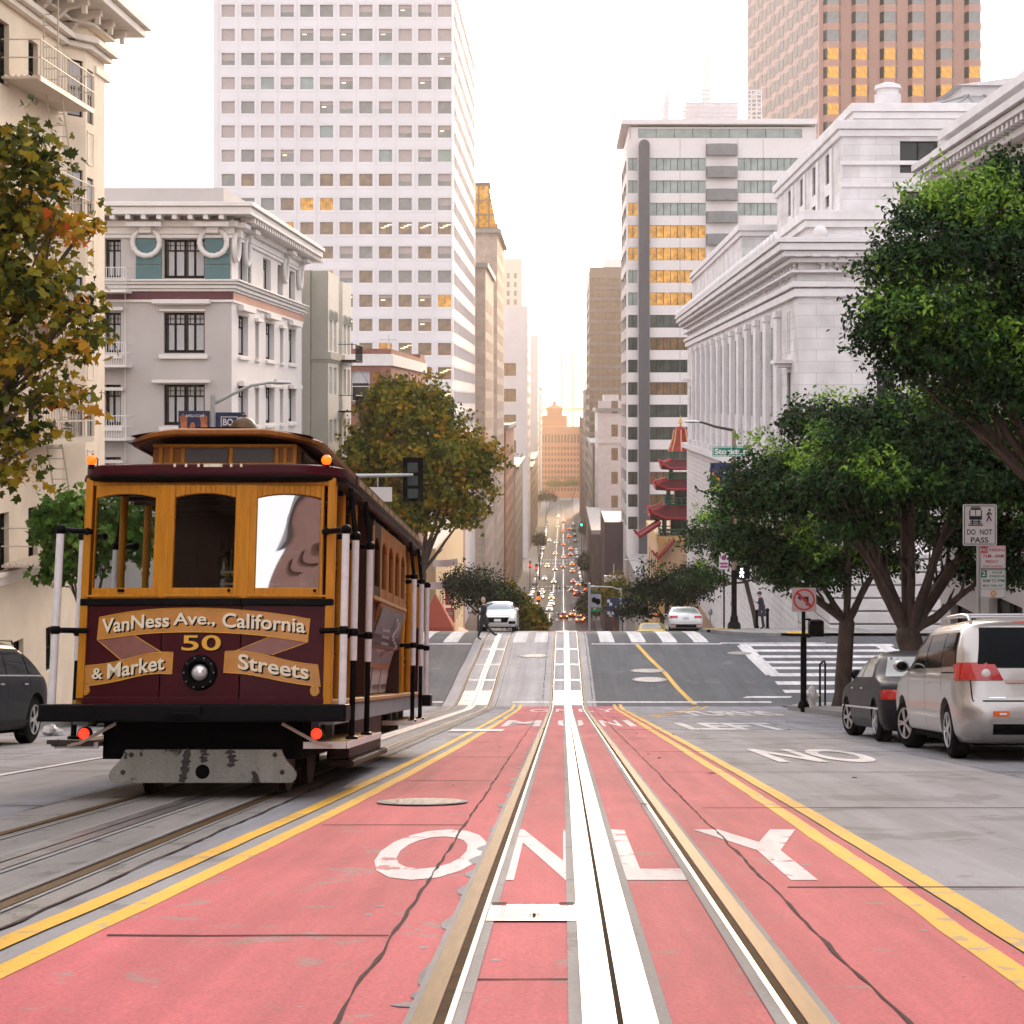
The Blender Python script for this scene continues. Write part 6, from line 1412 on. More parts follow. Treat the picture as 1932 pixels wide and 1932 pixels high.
for y in (-1.0, -.09, .92): sh.side(mb, .30 if y > -.9 else .6, .92, y-.006, y+.006, y-.006, y+.006, .002, 0, 1, 6)
mb.build('panel_gap', M['dark'], t)
for sg in (-1, 1): mb = MB(); sh.end(mb, .62, .76, .45 if sg > 0 else -.82, .82 if sg > 0 else -.45, True, .01); mb.build('tail_light', M['tail_red'], t)
mb = MB(); sh.end(mb, .60, .71, -.14, .14, True, .012, 0, 4, 2); mb.build('number_plate', M['white'], t)
mb = MB(); sh.side(mb, .76, .785, -.34, -.20, -.34, -.20, .02, 0, 3, 1); sh.side(mb, .76, .785, .56, .70, .56, .70, .02, 0, 3, 1); mb.build('door_handle', M['chrome'], t); mirror(t, sh, .78, .98, M['black'])
# dark blue crossover, left kerb, nose towards the viewer
bl = mat('blue_black_paint', (.006,.011,.019), .35, 0, spec=.07, coat=.01)
t, sh = car_at('dark blue crossover parked by the left kerb, cut off by the picture edge', 'car', -8.48, 22.0, PI, SUV, bl, 'suv', .42, .40, .335, (-1.28, 1.28), 0, name='parked_crossover')
for q in ((.97,1.27,-1.52,-.98,-1.18,-.92), (.96,1.33,-.93,-.05,-.87,-.10), (.96,1.33,.0,.98,-.04,.34)):
    mb = MB(); sh.side(mb, q[0], q[1], q[2], q[3], q[4], q[5], .007); mb.build('side_window', M['car_glass'], t, smooth=60)
mb = MB(); sh.end(mb, 1.0, 1.32, -.66, .66, True, .008, 0, 12, 5, (-.56, .56)); mb.build('rear_window', M['car_glass'], t, smooth=60)
mb = MB(); sh.end(mb, 1.0, 1.34, -.68, .68, False, .008, 0, 12, 5, (-.54, .54)); mb.build('windscreen', M['car_glass'], t, smooth=60)
mb = MB(); sh.side(mb, .95, .968, -1.6, .95, -1.6, .95, .009, 0, 12, 1); mb.build('chrome_strip', M['chrome'], t)
mb = MB(); sh.side(mb, .22, .34, -1.0, 1.0, -1.0, 1.0, .012, 0, 10, 2); mb.build('side_sill', M['black'], t)
mb = MB()
for y in (-.98, -.03, 1.02): sh.side(mb, .34 if y > -.9 else .7, .95, y-.006, y+.006, y-.006, y+.006, .002, 0, 1, 6)
mb.build('panel_gap', M['dark'], t)
mb = MB(); sh.side(mb, .83, .855, -.84, -.68, -.84, -.68, .022, 0, 3, 1); sh.side(mb, .83, .855, .16, .32, .16, .32, .022, 0, 3, 1); mb.build('door_handle', M['chrome'], t)
for sg in (-1, 1): mb = MB(); sh.end(mb, .74, .90, .42 if sg > 0 else -.86, .86 if sg > 0 else -.42, True, .01); mb.build('tail_light', M['tail_red'], t)
mb = MB(); mb.tube([(-.58,-1.0,1.40), (-.62,-.8,1.45), (-.60,0,1.44)], .016, 6); mb.tube([(.58,-1.0,1.40), (.62,-.8,1.45), (.60,0,1.44)], .016, 6); mb.build('roof_rail', M['black'], t); mirror(t, sh, .86, 1.02, bl)
# dark car glimpsed behind the cable car
t, sh = car_at('dark sedan parked behind the cable car at the left kerb', 'car', -8.55, 33.0, 0, SEDAN, paint('black_car_paint', (.02,.02,.022), .2), 'sedan', .34, .40, .30, (-1.28, 1.28), name='parked_sedan')
for sg in (-1, 1): mb = MB(); sh.end(mb, .60, .78, .45 if sg > 0 else -.82, .82 if sg > 0 else -.45, True, .01); mb.build('tail_light', M['tail_red'], t)
mb = MB(); sh.end(mb, .95, 1.24, -.66, .66, True, .008, 0, 12, 5, (-.52, .52)); mb.build('rear_window', M['car_glass'], t, smooth=60)
mb = MB(); sh.end(mb, .48, .53, -.6, .6, True, .012); mb.build('chrome_strip', M['chrome'], t)
# white sedan coming over the crest
wp = paint('white_car_paint', (.72,.72,.73), 0, .25)
t, sh = car_at('white sedan coming over the crest on the left track with headlights on', 'car', -3.02, 76.8, PI, SEDAN, wp, 'sedan', .34, .36, .31, (-1.28, 1.28), name='oncoming_sedan', sc=1.06)
mb = MB(); sh.end(mb, .94, 1.25, -.72, .72, False, .008, 0, 12, 5, (-.54, .54)); mb.build('windscreen', mat('blue_glass', (.10,.17,.20), .06, spec=.7), t, smooth=60)
mb = MB(); sh.end(mb, .36, .58, -.42, .42, False, .010, 0, 10, 3, (-.50, .50)); mb.build('grille', M['dark'], t)
mb = MB(); sh.end(mb, .59, .625, -.52, .52, False, .014, 0, 10, 1); mb.build('chrome_strip', M['chrome'], t)
for sg in (-1, 1):
    mb = MB(); sh.end(mb, .60, .70, .42 if sg > 0 else -.80, .80 if sg > 0 else -.42, False, .012, 0, 8, 2); hd = mb.build('headlight', M['tail_clear'], t)
    mb = MB(); mb.ball((sg*.66, sh.ey(.66,.65,False)+.012, .65), .055, n=8); mb.build('bulb', M['lamp_white'], hd)
    mb = MB(); sh.end(mb, .30, .42, .48 if sg > 0 else -.78, .78 if sg > 0 else -.48, False, .010, 0, 6, 2); mb.build('fog_lamp', M['dark'], t)
mb = MB(); sh.end(mb, .40, .51, -.15, .15, False, .02, 0, 4, 2); mb.build('number_plate', M['white'], t)
for q in ((.94,1.22,-1.02,-.12,-.80,-.16), (.94,1.23,-.06,.86,-.10,.28)): mb = MB(); sh.side(mb, *q, .007); mb.build('side_window', M['car_glass'], t)
mirror(t, sh, .80, .96, wp)
# white coupe parked nose-down beyond the right crossing
t, sh = car_at('white coupe seen from behind, parked just over the crest on the right', 'car', X(1292, 79.5), 80.6, 0, SEDAN, wp, 'sedan', .34, .36, .31, (-1.28, 1.28), name='parked_coupe', sc=1.0)
mb = MB(); sh.end(mb, .95, 1.26, -.66, .66, True, .008, 0, 12, 5, (-.50, .50)); mb.build('rear_window', M['glass_green'], t, smooth=60)
for sg in (-1, 1): mb = MB(); sh.end(mb, .66, .78, .40 if sg > 0 else -.82, .82 if sg > 0 else -.40, True, .012, 0, 8, 3); mb.build('tail_light', M['tail_red'], t)
mb = MB(); sh.end(mb, .60, .70, -.14, .14, True, .014, 0, 4, 2); mb.build('number_plate', M['curtain'], t)
mb = MB(); sh.end(mb, .20, .36, -.5, .5, True, .014, 0, 10, 2); mb.build('rear_valance', M['black'], t)
for sg in (-1, 1): mb = MB(); sh.end(mb, .34, .38, .5 if sg > 0 else -.75, .75 if sg > 0 else -.5, True, .012, 0, 4, 1); mb.build('reflector', M['tail_red'], t)
mirror(t, sh, .78, .96, wp)
t, sh = car_at('yellow and white taxi roof just showing over the crest on the right', 'taxi', X(1232, 92), 94, 0, SEDAN, paint('taxi_yellow', (.68,.47,.05)), 'sedan', .34, .36, .31, (-1.28, 1.28), name='taxi', sc=1.05)
mb = MB(); sh.end(mb, .95, 1.26, -.66, .66, True, .008, 0, 12, 5, (-.50, .50)); mb.build('rear_window', M['glass_grey'], t, smooth=60)
# distant traffic: shared low-detail meshes, one object per car
M['glow_red'] = mat('brake_glow', (.8,.03,.01), .4, emit=(1,.09,.02), es=7); M['glow_white'] = mat('headlamp_glow', (1,.9,.6), .4, emit=(1,.78,.42), es=5)
def far_mesh(spec, lamps, high=1.0):
    sh = Shell(spec, .3, .3, 12); mb = MB(); sh.body(mb, 0, 3, 4); zt = spec[-1][0]; zb_ = zt*.70
    sh.end(mb, zb_, zt*.93, -.66, .66, True, .02, 1, 4, 2, (-.5,.5)); sh.end(mb, zb_, zt*.93, -.66, .66, False, .02, 1, 4, 2, (-.5,.5)); sh.side(mb, zb_, zt*.92, -1.1, .8, -.85, .3, .02, 1, 4, 2)
    for sg in (-1, 1):
        if lamps == 'r': mb.ball((sg*.62, sh.ey(.62,.66,True)-.02, .68), .13, n=8, m=2)
        if lamps == 'w': mb.ball((sg*.60, sh.ey(.60,.6,False)+.02, .60), .13, n=8, m=3)
        for ya in (-1.3, 1.3): mb.lathe([(.001,-.1),(.31,-.1),(.31,.1),(.001,.1)], (sg*.74, ya, .31), 'x', 10, 4)
    o = mb.build('car', [wp, M['car_glass'], M['glow_red'], M['glow_white'], M['rubber']], smooth=40); me = o.data; bpy.data.objects.remove(o); return me
FM = {(k, l): far_mesh(s_, l) for k, s_ in (('s', SEDAN), ('u', SUV), ('v', VAN)) for l in ('r', 'w', '')}
cols = {'white': wp, 'black': paint('far_black', (.02,.02,.022)), 'silver': silver, 'grey': dk, 'blue': paint('far_blue', (.05,.08,.14)), 'red': paint('far_red', (.35,.03,.03)), 'yellow': paint('far_taxi', (.7,.42,.05)), 'orange': paint('far_orange', (.6,.18,.04))}
def far_car(x, y, head, k, lamp, colr, where):
    o = bpy.data.objects.new('car', FM[(k, lamp)]); C.objects.link(o); o.location = (x, y, GZ(y)); o.rotation_euler = (Matrix.Rotation(-slope_at(y), 3, 'X') @ Matrix.Rotation(head, 3, 'Z')).to_euler()
    o.material_slots[0].link = 'OBJECT'; o.material_slots[0].material = cols[colr]
    return o
names = {'s': 'sedan', 'u': 'sport utility car', 'v': 'van'}
brk = [(.2,338,'u','red'), (2.2,343,'s','orange'), (4.4,349,'u','grey'), (3.2,341,'s','yellow'), (3.4,331,'s','white'), (2.9,350,'s','red'), (5.0,334,'s','black')]
for i, (x, y, k, cl_) in enumerate(brk):
    o = far_car(x, y, 0, k, 'r', cl_, 0); tag(o, ['dark red car with glowing brake lights, first in the right lane queue', 'orange car braking behind the red one in the queue below the crest', 'grey car braking at the kerb side of the queue below the crest', 'yellow taxi braking in the middle of the queue below the crest', 'white car with red brake lights, nearest of the queue below the crest', 'red sedan braking at the head of the queue below the crest', 'black sedan braking nearest the right kerb below the crest'][i], 'car', 'cars braking below the crest')
up = [('silver','u','w',360), ('yellow','s','w',375), ('white','s','w',392), ('black','u','w',372)]
for i, (cl_, k, l, y) in enumerate(up):
    o = far_car(-3.0 if i < 2 else (-2.8 if i == 2 else -6.1), y, PI, k, l, cl_, 0); tag(o, ['silver car driving up the left track with headlights lit', 'yellow taxi following the silver car up the left track', 'white car climbing the left track behind the yellow taxi', 'black sport utility car climbing beside the yellow taxi'][i], 'car', 'cars driving up the hill')
park = []; y = 352
cc_ = ['white','black','silver','grey','blue','white','red','silver','black','white','grey','yellow']
while y < 900:
    for x, hd in ((-8.6, PI), (5.7, 0)):
        if rng.random() < (.9 if x < 0 else .5) and not 466 < y < 492: park.append((x, y+rng.uniform(-.6,.6), hd))
    y += 6.4*(1 if y < 600 else 2.2)
for i, (x, y, hd) in enumerate(park):
    cl_ = rng.choice(cc_); k = rng.choice('ssuv'); o = far_car(x, y, hd, k, '', cl_, 0); side = 'left' if x < 0 else 'right'
    tag(o, '%s %s parked far down the %s kerb' % (cl_, names[k], side), 'car', '%s %ss parked down the %s kerb' % (cl_, names[k], side))
mv = [(-2.9,430,PI,'w'),(-2.9,446,PI,'w'),(-6.0,440,PI,'w'),(-6.0,462,PI,'w'),(-3.0,505,PI,'w'),(-6,520,PI,'w'),(2.6,470,0,'r'),(3.6,455,0,'r'),(4.4,492,0,'r'),(3.0,505,0,'r'),(3.2,560,0,'r'),(.3,585,0,'r'),(3.4,600,0,'r'),(-3,570,PI,'w'),(-6,590,PI,'w'),(.2,640,0,'r'),(3.4,655,0,'r'),(-3,660,PI,'w'),(3.4,690,0,'r'),(.2,720,0,'r'),(-3,735,PI,'w'),(-6.2,750,PI,'w'),(3.2,780,0,'r'),(.2,820,0,'r'),(3.5,840,0,'r'),(-3,860,PI,'w'),(.3,900,0,'r'),(3.3,930,0,'r'),(-3,950,PI,'w')]
for i, (x, y, hd, l) in enumerate(mv):
    cl_ = rng.choice(['white','yellow','silver','orange','black','red']); k = rng.choice('ssu'); o = far_car(x+rng.uniform(-.3,.3), y, hd, k, l, cl_, 0)
    tag(o, '%s %s far down the street with %s' % (cl_, names[k], 'red tail lights' if l == 'r' else 'headlights on'), 'car', '%s %ss far off with %s' % (cl_, names[k], 'tail lights' if l == 'r' else 'headlights'))
# ================================================================ trees
def leaf_mesh(name, P, Nrm, size, rnd, shape, m, parent, fold=.25):
    """one leaf blade per point; shape is an outline in the leaf's own plane (stem at the origin, tip along +y)"""
    n, k = len(P), len(shape); sh = np.array(shape); N_ = Nrm/np.linalg.norm(Nrm, axis=1, keepdims=True); r = nr.normal(size=(n,3)); r[:,2] -= .5
    Y = r-(r*N_).sum(1, keepdims=True)*N_; Y /= np.linalg.norm(Y, axis=1, keepdims=True); X_ = np.cross(Y, N_)
    V = P[:,None,:]+size[:,None,None]*(X_[:,None,:]*sh[None,:,0:1]+Y[:,None,:]*sh[None,:,1:2]+N_[:,None,:]*(np.abs(sh[None,:,0:1])*fold-sh[None,:,1:2]**2*.15))
    me = bpy.data.meshes.new(name); me.vertices.add(n*k); me.vertices.foreach_set('co', V.reshape(-1)); me.loops.add(n*k); me.loops.foreach_set('vertex_index', np.arange(n*k, dtype=np.int32))
    me.polygons.add(n); me.polygons.foreach_set('loop_start', np.arange(0, n*k, k, dtype=np.int32)); me.update(calc_edges=True)
    at = me.attributes.new('rnd', 'FLOAT', 'FACE'); at.data.foreach_set('value', rnd.astype(np.float32)); me.materials.append(m); o = bpy.data.objects.new(name, me); C.objects.link(o); o.parent = parent; return o
OVAL = [(0,0),(.22,.28),(.24,.6),(0,1.05),(-.24,.6),(-.22,.28)]
MAPLE = [(0,0),(.30,-.06),(.62,.16),(.40,.34),(.62,.66),(.30,.60),(.0,1.1),(-.30,.60),(-.62,.66),(-.40,.34),(-.62,.16),(-.30,-.06)]
def twigs(blobs, ntw, per, tl, spread, inner=.3, low=1.0):
    """leaf positions: twigs spread through the outer part of each blob, leaves strung along each twig"""
    w_ = np.array([b[3]*b[4]+b[4]*b[5]+b[3]*b[5] for b in blobs]); cnt = np.round(ntw*w_/w_.sum()).astype(int); P, N_, T = [], [], []
    for b, c in zip(blobs, cnt):
        d = nr.normal(size=(c,3)); d /= np.linalg.norm(d, axis=1, keepdims=True); d[:,2] = np.where(d[:,2] < -.35*low, -d[:,2]*.6, d[:,2])
        q = 1+.20*np.sin(d[:,0:1]*5+b[0])*np.cos(d[:,1:2]*4+b[2])+.13*np.sin(d[:,2:3]*9+b[1]*3)+.10*np.sin(d[:,0:1]*17+d[:,1:2]*13)
        rad = (1-np.abs(nr.normal(size=(c,1)))*inner).clip(.15, 1.08)*q; rad = np.where(nr.rand(c,1) < .05, rad*1.18, rad); s_ = np.array(b[:3])+d*rad*np.array(b[3:6]); dr = d+nr.normal(size=(c,3))*.5; dr /= np.linalg.norm(dr, axis=1, keepdims=True)
        rt_ = nr.rand(c)
        for j in range(per):
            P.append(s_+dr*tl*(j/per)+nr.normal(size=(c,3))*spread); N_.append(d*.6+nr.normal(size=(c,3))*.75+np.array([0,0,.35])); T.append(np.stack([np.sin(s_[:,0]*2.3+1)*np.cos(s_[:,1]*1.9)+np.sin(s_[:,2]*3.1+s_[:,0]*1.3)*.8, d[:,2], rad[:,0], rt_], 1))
    return np.concatenate(P), np.concatenate(N_), np.concatenate(T)
def limbs(mb, base, fork, r0, targets, wob=.12, sub=3, tips=.3):
    base, fork = Vector(base), Vector(fork); k = 6
    mb.tube([base+Vector((0,0,-.25)), base+Vector((0,0,.02))]+[base.lerp(fork, i/k)+Vector((rng.uniform(-1,1), rng.uniform(-1,1), 0))*wob*.25 for i in range(1, k)]+[fork], [r0*1.6, r0*1.25]+[r0*(1.05-.12*i/k) for i in range(1, k)]+[r0*.95], 12); mb.ball(fork, r0*.93, (1,1,1.0), 12)
    for tg in targets:
        tg = Vector(tg); mid = fork.lerp(tg, .45)+Vector((rng.uniform(-1,1), rng.uniform(-1,1), rng.uniform(-.2,.6)))*wob; n = 6; pts = []
        for i in range(n+1):
            t = i/n; p = fork*(1-t)**2+mid*2*t*(1-t)+tg*t*t; pts.append(p+Vector((rng.uniform(-1,1), rng.uniform(-1,1), rng.uniform(-1,1)))*wob*.22*(0 < i < n))
        r = r0*rng.uniform(.30, .52); mb.tube(pts, [r*(1-.65*i/n) for i in range(n+1)], 8)
        for _ in range(sub):
            i = rng.randint(2, n-1); d = (pts[i]-fork).normalized()+Vector((rng.uniform(-1,1), rng.uniform(-1,1), rng.uniform(0,.9)))*.8; L = (tg-fork).length*tips*rng.uniform(.6,1.3); q = [pts[i]+d.normalized()*L*j/4+Vector((rng.uniform(-1,1), rng.uniform(-1,1), rng.uniform(-1,1)))*wob*.2*(j > 0) for j in range(5)]
            mb.tube(q, [r*(.5-.4*j/4)*(1-.5*i/n)+.004 for j in range(5)], 6)
M['bark'] = mat('fig_bark', (.095,.065,.052), .9, var=.5, vscale=5, bump=.5, bscale=22, stretch=(1,1,.35)); M['bark2'] = mat('plane_bark', (.10,.075,.06), .9, var=.3, vscale=6, bump=.3, bscale=20)
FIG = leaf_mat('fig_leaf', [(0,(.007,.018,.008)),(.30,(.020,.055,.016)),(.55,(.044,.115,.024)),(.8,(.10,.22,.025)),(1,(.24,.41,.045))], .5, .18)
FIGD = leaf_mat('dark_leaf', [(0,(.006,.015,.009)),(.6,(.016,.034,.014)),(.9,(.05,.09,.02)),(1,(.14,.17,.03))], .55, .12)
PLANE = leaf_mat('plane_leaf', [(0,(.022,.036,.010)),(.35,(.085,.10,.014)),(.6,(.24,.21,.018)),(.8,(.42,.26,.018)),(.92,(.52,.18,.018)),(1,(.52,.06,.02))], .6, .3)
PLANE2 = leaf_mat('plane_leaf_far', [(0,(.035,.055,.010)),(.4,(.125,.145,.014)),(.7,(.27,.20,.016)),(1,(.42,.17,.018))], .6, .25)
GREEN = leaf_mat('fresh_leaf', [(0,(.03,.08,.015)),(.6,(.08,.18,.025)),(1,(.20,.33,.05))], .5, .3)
def tree(name, label, x, y, fork_h, r0, blobs, ntw, per, leaf, shape, m, tl=.3, spread=.05, new_and_lit=.0, lean=(0,0), nl=7, bark='bark', base=None, inner=.3, group=None, sub=3, low=1.0):
    z0 = base if base is not None else GZ(y)+.12; t = thing(name, label, 'tree' if 'shrub' not in name else 'shrub', (x, y, z0), group=group)
    L = [(b[0]-x, b[1]-y, b[2]-z0, b[3], b[4], b[5]) for b in blobs]; mb = MB(); tg = []
    for i in range(nl):
        b = L[i % len(L)]; a = rng.uniform(0, 2*PI); tg.append((b[0]+b[3]*.55*math.cos(a), b[1]+b[4]*.55*math.sin(a), b[2]+b[5]*rng.uniform(-.45,.35)))
    limbs(mb, (0,0,0), (lean[0], lean[1], fork_h), r0, tg, sub=sub); mb.build('trunk', M[bark], t, smooth=60)
    P, N_, T = twigs(L, ntw, per, tl, spread, inner, low); n = len(P)
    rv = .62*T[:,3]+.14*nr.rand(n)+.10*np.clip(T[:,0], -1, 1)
    if new_and_lit:
        g_ = T[:,0]*.42+T[:,3]*.38+T[:,1]*.55+(T[:,2]-1)*1.2-.78+new_and_lit; rv = (rv*.75+np.clip(g_, 0, .75)*(.7+.5*nr.rand(n))).clip(0, 1)  # brighter upward and outward: young growth plus lit tops put into leaf colour
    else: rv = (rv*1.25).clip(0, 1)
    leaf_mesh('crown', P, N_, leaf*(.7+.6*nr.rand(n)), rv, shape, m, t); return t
def B(px, py, D, rpx, rpy, rd=None, dy=0): k = D/F; return (X(px, D), D+dy, Z(py, D), rpx*k, (rd if rd else rpx*k*.9), rpy*k)
tree('fig_tree', 'clipped fig tree with a dense dark crown standing by the no left turn sign', X(1588, 46.5), 46.5, 2.4, .24,
     [B(1450,960,46,105,120,1.7), B(1560,900,46.5,120,105,1.8), B(1660,930,47.5,110,115,1.7), B(1490,1060,46,95,75,1.5), B(1610,1000,47,130,75,1.7), B(1410,1040,46,60,70,1.2), B(1560,810,46.5,90,60,1.5), B(1680,1010,47,80,80,1.4), B(1520,1100,46,75,50,1.2), B(1640,1070,47,90,55,1.3), B(1565,950,46,110,60,1.8)], 8800, 7, .13, OVAL, FIG, .32, .06, .35, (.15,0), 9, low=.5)
tree('fig_tree', 'big fig tree with a fan of bare limbs rising behind the parked minivan', X(1745, 33), 33, 1.7, .27,
     [B(1720,930,32.5,190,130,2.0), B(1610,940,32.5,90,100,1.2), B(1860,960,33.5,170,150,2.0), B(1780,850,33,150,90,1.5), B(1900,880,34,120,90,1.5), B(1860,1030,34,120,80,1.5), B(1640,850,32.8,100,80,1.3), B(1720,790,33,110,50,1.3), B(1880,1090,34,90,50,1.4), B(1600,1010,32.5,60,50,1.0)], 8600, 7, .104, OVAL, FIG, .28, .05, .25, (-.35,0), 12, low=.3, sub=5)
tree('fig_tree', 'nearest fig tree with bright new shoots, its crown filling the upper right corner', X(2140, 22), 22, 3.2, .15,
     [B(1830,520,22,190,140,1.3), B(1960,470,22.5,170,150,1.4), B(1740,610,21.6,130,110,1.0), B(1880,680,22,210,130,1.3), B(1985,620,22,170,190,1.4), B(1760,430,22.3,85,60,.7), B(1700,520,21.8,70,80,.6), B(1780,710,21.8,130,90,1.0), B(1900,770,22,150,100,1.2), B(1690,650,21.7,80,80,.8), B(1850,390,22.4,120,70,.9), B(1930,340,22.8,90,60,.8), B(1995,800,22.4,110,110,1.)], 7600, 8, .075, OVAL, FIG, .26, .04, .62, (-1.1,0), 12, low=.7, sub=4)
tree('plane_tree', 'autumn plane tree with big yellow and rust leaves in front of the cream house', -10.2, 24.5, 3.2, .16,
     [B(20,420,24.5,95,120,1.0), B(60,560,24.5,100,90,1.1), B(10,290,24.6,75,70,.7), B(60,330,24.4,60,60,.6), B(150,660,24.2,60,40,.5), B(110,600,24.2,80,50,.6), B(10,700,24.5,100,80,1.0), B(30,830,24.5,80,70,.7), B(-60,550,25,120,220,1.2), B(130,440,24.4,45,40,.4), B(100,760,24.3,60,35,.5), B(20,900,24.4,50,35,.5)], 800, 6, .128, MAPLE, PLANE, .42, .08, 0, (-.2,0), 11, 'bark2', inner=.45)
tree('plane_tree', 'large round plane tree turning yellow and brown beyond the cable car', X(795, 92), 92, 4.0, .30,
     [B(790,880,92,130,110,3.2), B(712,865,92.5,65,70,2.2), B(770,790,92,80,70,2.2), B(850,900,91.5,85,100,2.4), B(690,930,92,70,60,2), B(830,970,92,80,75,2.2), B(740,980,91,60,50,1.8), B(738,752,92,36,34,1.4), B(815,770,92.5,35,36,1.2)], 5200, 6, .20, MAPLE, PLANE2, .6, .12, 0, (0,0), 9, 'bark2')
tree('young_tree', 'small bright green tree showing through the left cab window', X(170, 36), 36, 1.6, .09, [B(165,1010,36,70,75,.9), B(110,1000,36,45,60,.7), B(230,1030,36,60,90,.9), B(120,1080,36,50,50,.7)], 700, 6, .14, MAPLE, GREEN, .3, .06, 0, (0,0), 6, 'bark2')
tree('street_tree', 'dark green street tree behind the white sedan on the left', X(905, 103), 103, 2.2, .18, [B(905,1130,103,60,55,2), B(870,1110,104,35,40,1.4), B(940,1150,102,40,45,1.5)], 1500, 6, .17, OVAL, FIGD, .5, .1, .1, (0,0), 6, low=.6)
tree('street_tree', 'olive and orange street tree beside the white sedan on the left', X(985, 112), 112, 2.0, .14, [B(975,1165,112,35,40,1.4), B(1005,1185,112,28,35,1.2), B(958,1130,112,24,25,1)], 900, 5, .20, MAPLE, PLANE2, .5, .1, 0, (0,0), 5, 'bark2')
tree('street_tree', 'dark bushy street tree above the parked white coupe', X(1250, 98), 98, 1.8, .18, [B(1245,1130,98,60,60,2.2), B(1195,1160,98,30,30,1.3), B(1300,1120,97,45,60,1.8)], 1700, 6, .18, OVAL, FIGD, .5, .1, .06, (0,0), 6, low=.5)
tree('street_tree', 'leafy street tree between the traffic signal and the coupe', X(1430, 82), 82, 2.6, .12, [B(1340,1030,82,50,70,1.7), B(1410,1060,82,65,70,2), B(1330,1100,82,40,40,1.3), B(1460,1090,83,40,35,1.2), B(1375,985,82,40,40,1.3)], 1900, 6, .17, OVAL, FIG, .45, .1, .5, (-.6,0), 8, low=.6, sub=2)
tree('street_tree', 'sparse olive street tree beside the far right banners', X(1150, 150), 150, 2.5, .16, [B(1165,1120,150,26,34,2), B(1140,1140,150,22,28,1.6)], 500, 5, .25, OVAL, PLANE2, .6, .15, 0, (0,0), 5, 'bark2')
far_t = [(1030,941,905,22,15,'round dark clipped tree at the far left end of the street'), (1046,915,1120,16,10,'hazy olive tree at the foot of the terracotta building'), (1080,914,1125,18,11,'second hazy olive tree at the foot of the terracotta building'), (1018,1022,520,9,14,'small dark tree at the left kerb midway down the street'), (1105,1065,400,9,18,'dark narrow tree at the right kerb midway down the street'), (1112,1150,330,24,30,'dark street tree at the right kerb below the crest'), (1101,1000,640,6,12,'small dark tree at the right kerb far down the street')]
for px, py, D, rx, ry, lab in far_t:
    tree('street_tree', lab, X(px, D), D, 3.2, .22, [B(px,py,D,rx,ry)], 700 if D < 600 else 900, 5, .5 if D > 300 else .3, OVAL, FIGD if 'olive' not in lab else PLANE2, .8, .3, 0, (0,0), 4, sub=1, base=GZ(D) if D < 1100 else GZ(1150))
# ================================================================ street furniture
def at_base(px, D): return (X(px, D), D, GZ(D)+.12)
BK, STL = M['black'], M['steel']
green_sign = mat('sign_green', (.0,.20,.13), .4); sign_white = mat('sign_white', (.72,.68,.68), .4); sign_red = mat('sign_red', (.50,.03,.04), .4); sign_navy = mat('banner_navy', (.012,.022,.085), .6); sign_black = mat('sign_black', (.01,.01,.012), .5)
def plate(mb, x0, x1, z0, z1, y, r=.03, t=.006, m=0):
    pts = []
    for cx_, cz_, a0 in ((x1-r, z1-r, 0), (x0+r, z1-r, PI/2), (x0+r, z0+r, PI), (x1-r, z0+r, 3*PI/2)): pts += [(cx_+r*math.cos(a0+PI/2*i/5), cz_+r*math.sin(a0+PI/2*i/5)) for i in range(6)]
    mb.prism(pts, 'y', y, y+t, m); return mb
def flat(mb, s, x0, x1, z0, z1, y, m=0, bold=.02): return text(mb, s, lambda a, b: (x0+(x1-x0)*a, y, z0+(z1-z0)*b), m, bold)
# DO NOT PASS post
D = 28.; k = D/F; bx, by, bz = at_base(1846, D)
t = thing('sign_post', 'grey post with white DO NOT PASS sign and two parking signs', 'street sign', (bx, by, bz)); zz = lambda py: Z(py, D)-bz; xx = lambda px: X(px, D)-bx
mb = MB(); mb.tube([(0,0,-.1), (0,0,zz(1020))], .034, 10); mb.build('post', STL, t, smooth=60)
mb = MB(); plate(mb, xx(1815), xx(1879), zz(1029), zz(951), -.06, .03); o = mb.build('sign_plate', sign_white, t)
mb = MB(); y = -.0605
def frame(mb, x0, x1, z0, z1, y, w_): mb.box(x0, x1, y-.002, y, z0, z0+w_); mb.box(x0, x1, y-.002, y, z1-w_, z1); mb.box(x0, x0+w_, y-.002, y, z0+w_, z1-w_); mb.box(x1-w_, x1, y-.002, y, z0+w_, z1-w_)
frame(mb, xx(1817.5), xx(1876.5), zz(1026.5), zz(953.5), y, .012)
flat(mb, 'DO', xx(1823), xx(1839), zz(1008.5), zz(998), y-.001); flat(mb, 'NOT', xx(1847), xx(1870), zz(1008.5), zz(998), y-.001); flat(mb, 'PASS', xx(1830), xx(1863), zz(1023.5), zz(1013), y-.001)
def bx2(a, b, c, d): mb.box(xx(a), xx(b), y-.003, y-.0005, zz(d), zz(c))
bx2(1827,1851,973,980); bx2(1827,1829,962,973); bx2(1849,1851,962,973); bx2(1829,1849,958,961.5); bx2(1838.3,1839.7,961.5,972); bx2(1831,1847,955.5,957); bx2(1829,1849,982,984); bx2(1827,1851,985.6,987.4); bx2(1825,1853,989.2,991.4); bx2(1832,1834,980,989); bx2(1844,1846,980,989)
mb.ball((xx(1865),y,zz(961.5)), 2.2*k, (1,.15,1), 8)
for a in ([(1864,964.5),(1863.5,973)], [(1864,973),(1860,983)], [(1864,973),(1868.5,982)], [(1864,966),(1859.5,971.5)], [(1864,966),(1869.5,970.5)]): mb.tube([(xx(p), y, zz(q)) for p, q in a], 1.25*k, 6)
mb.build('lettering', sign_black, o)
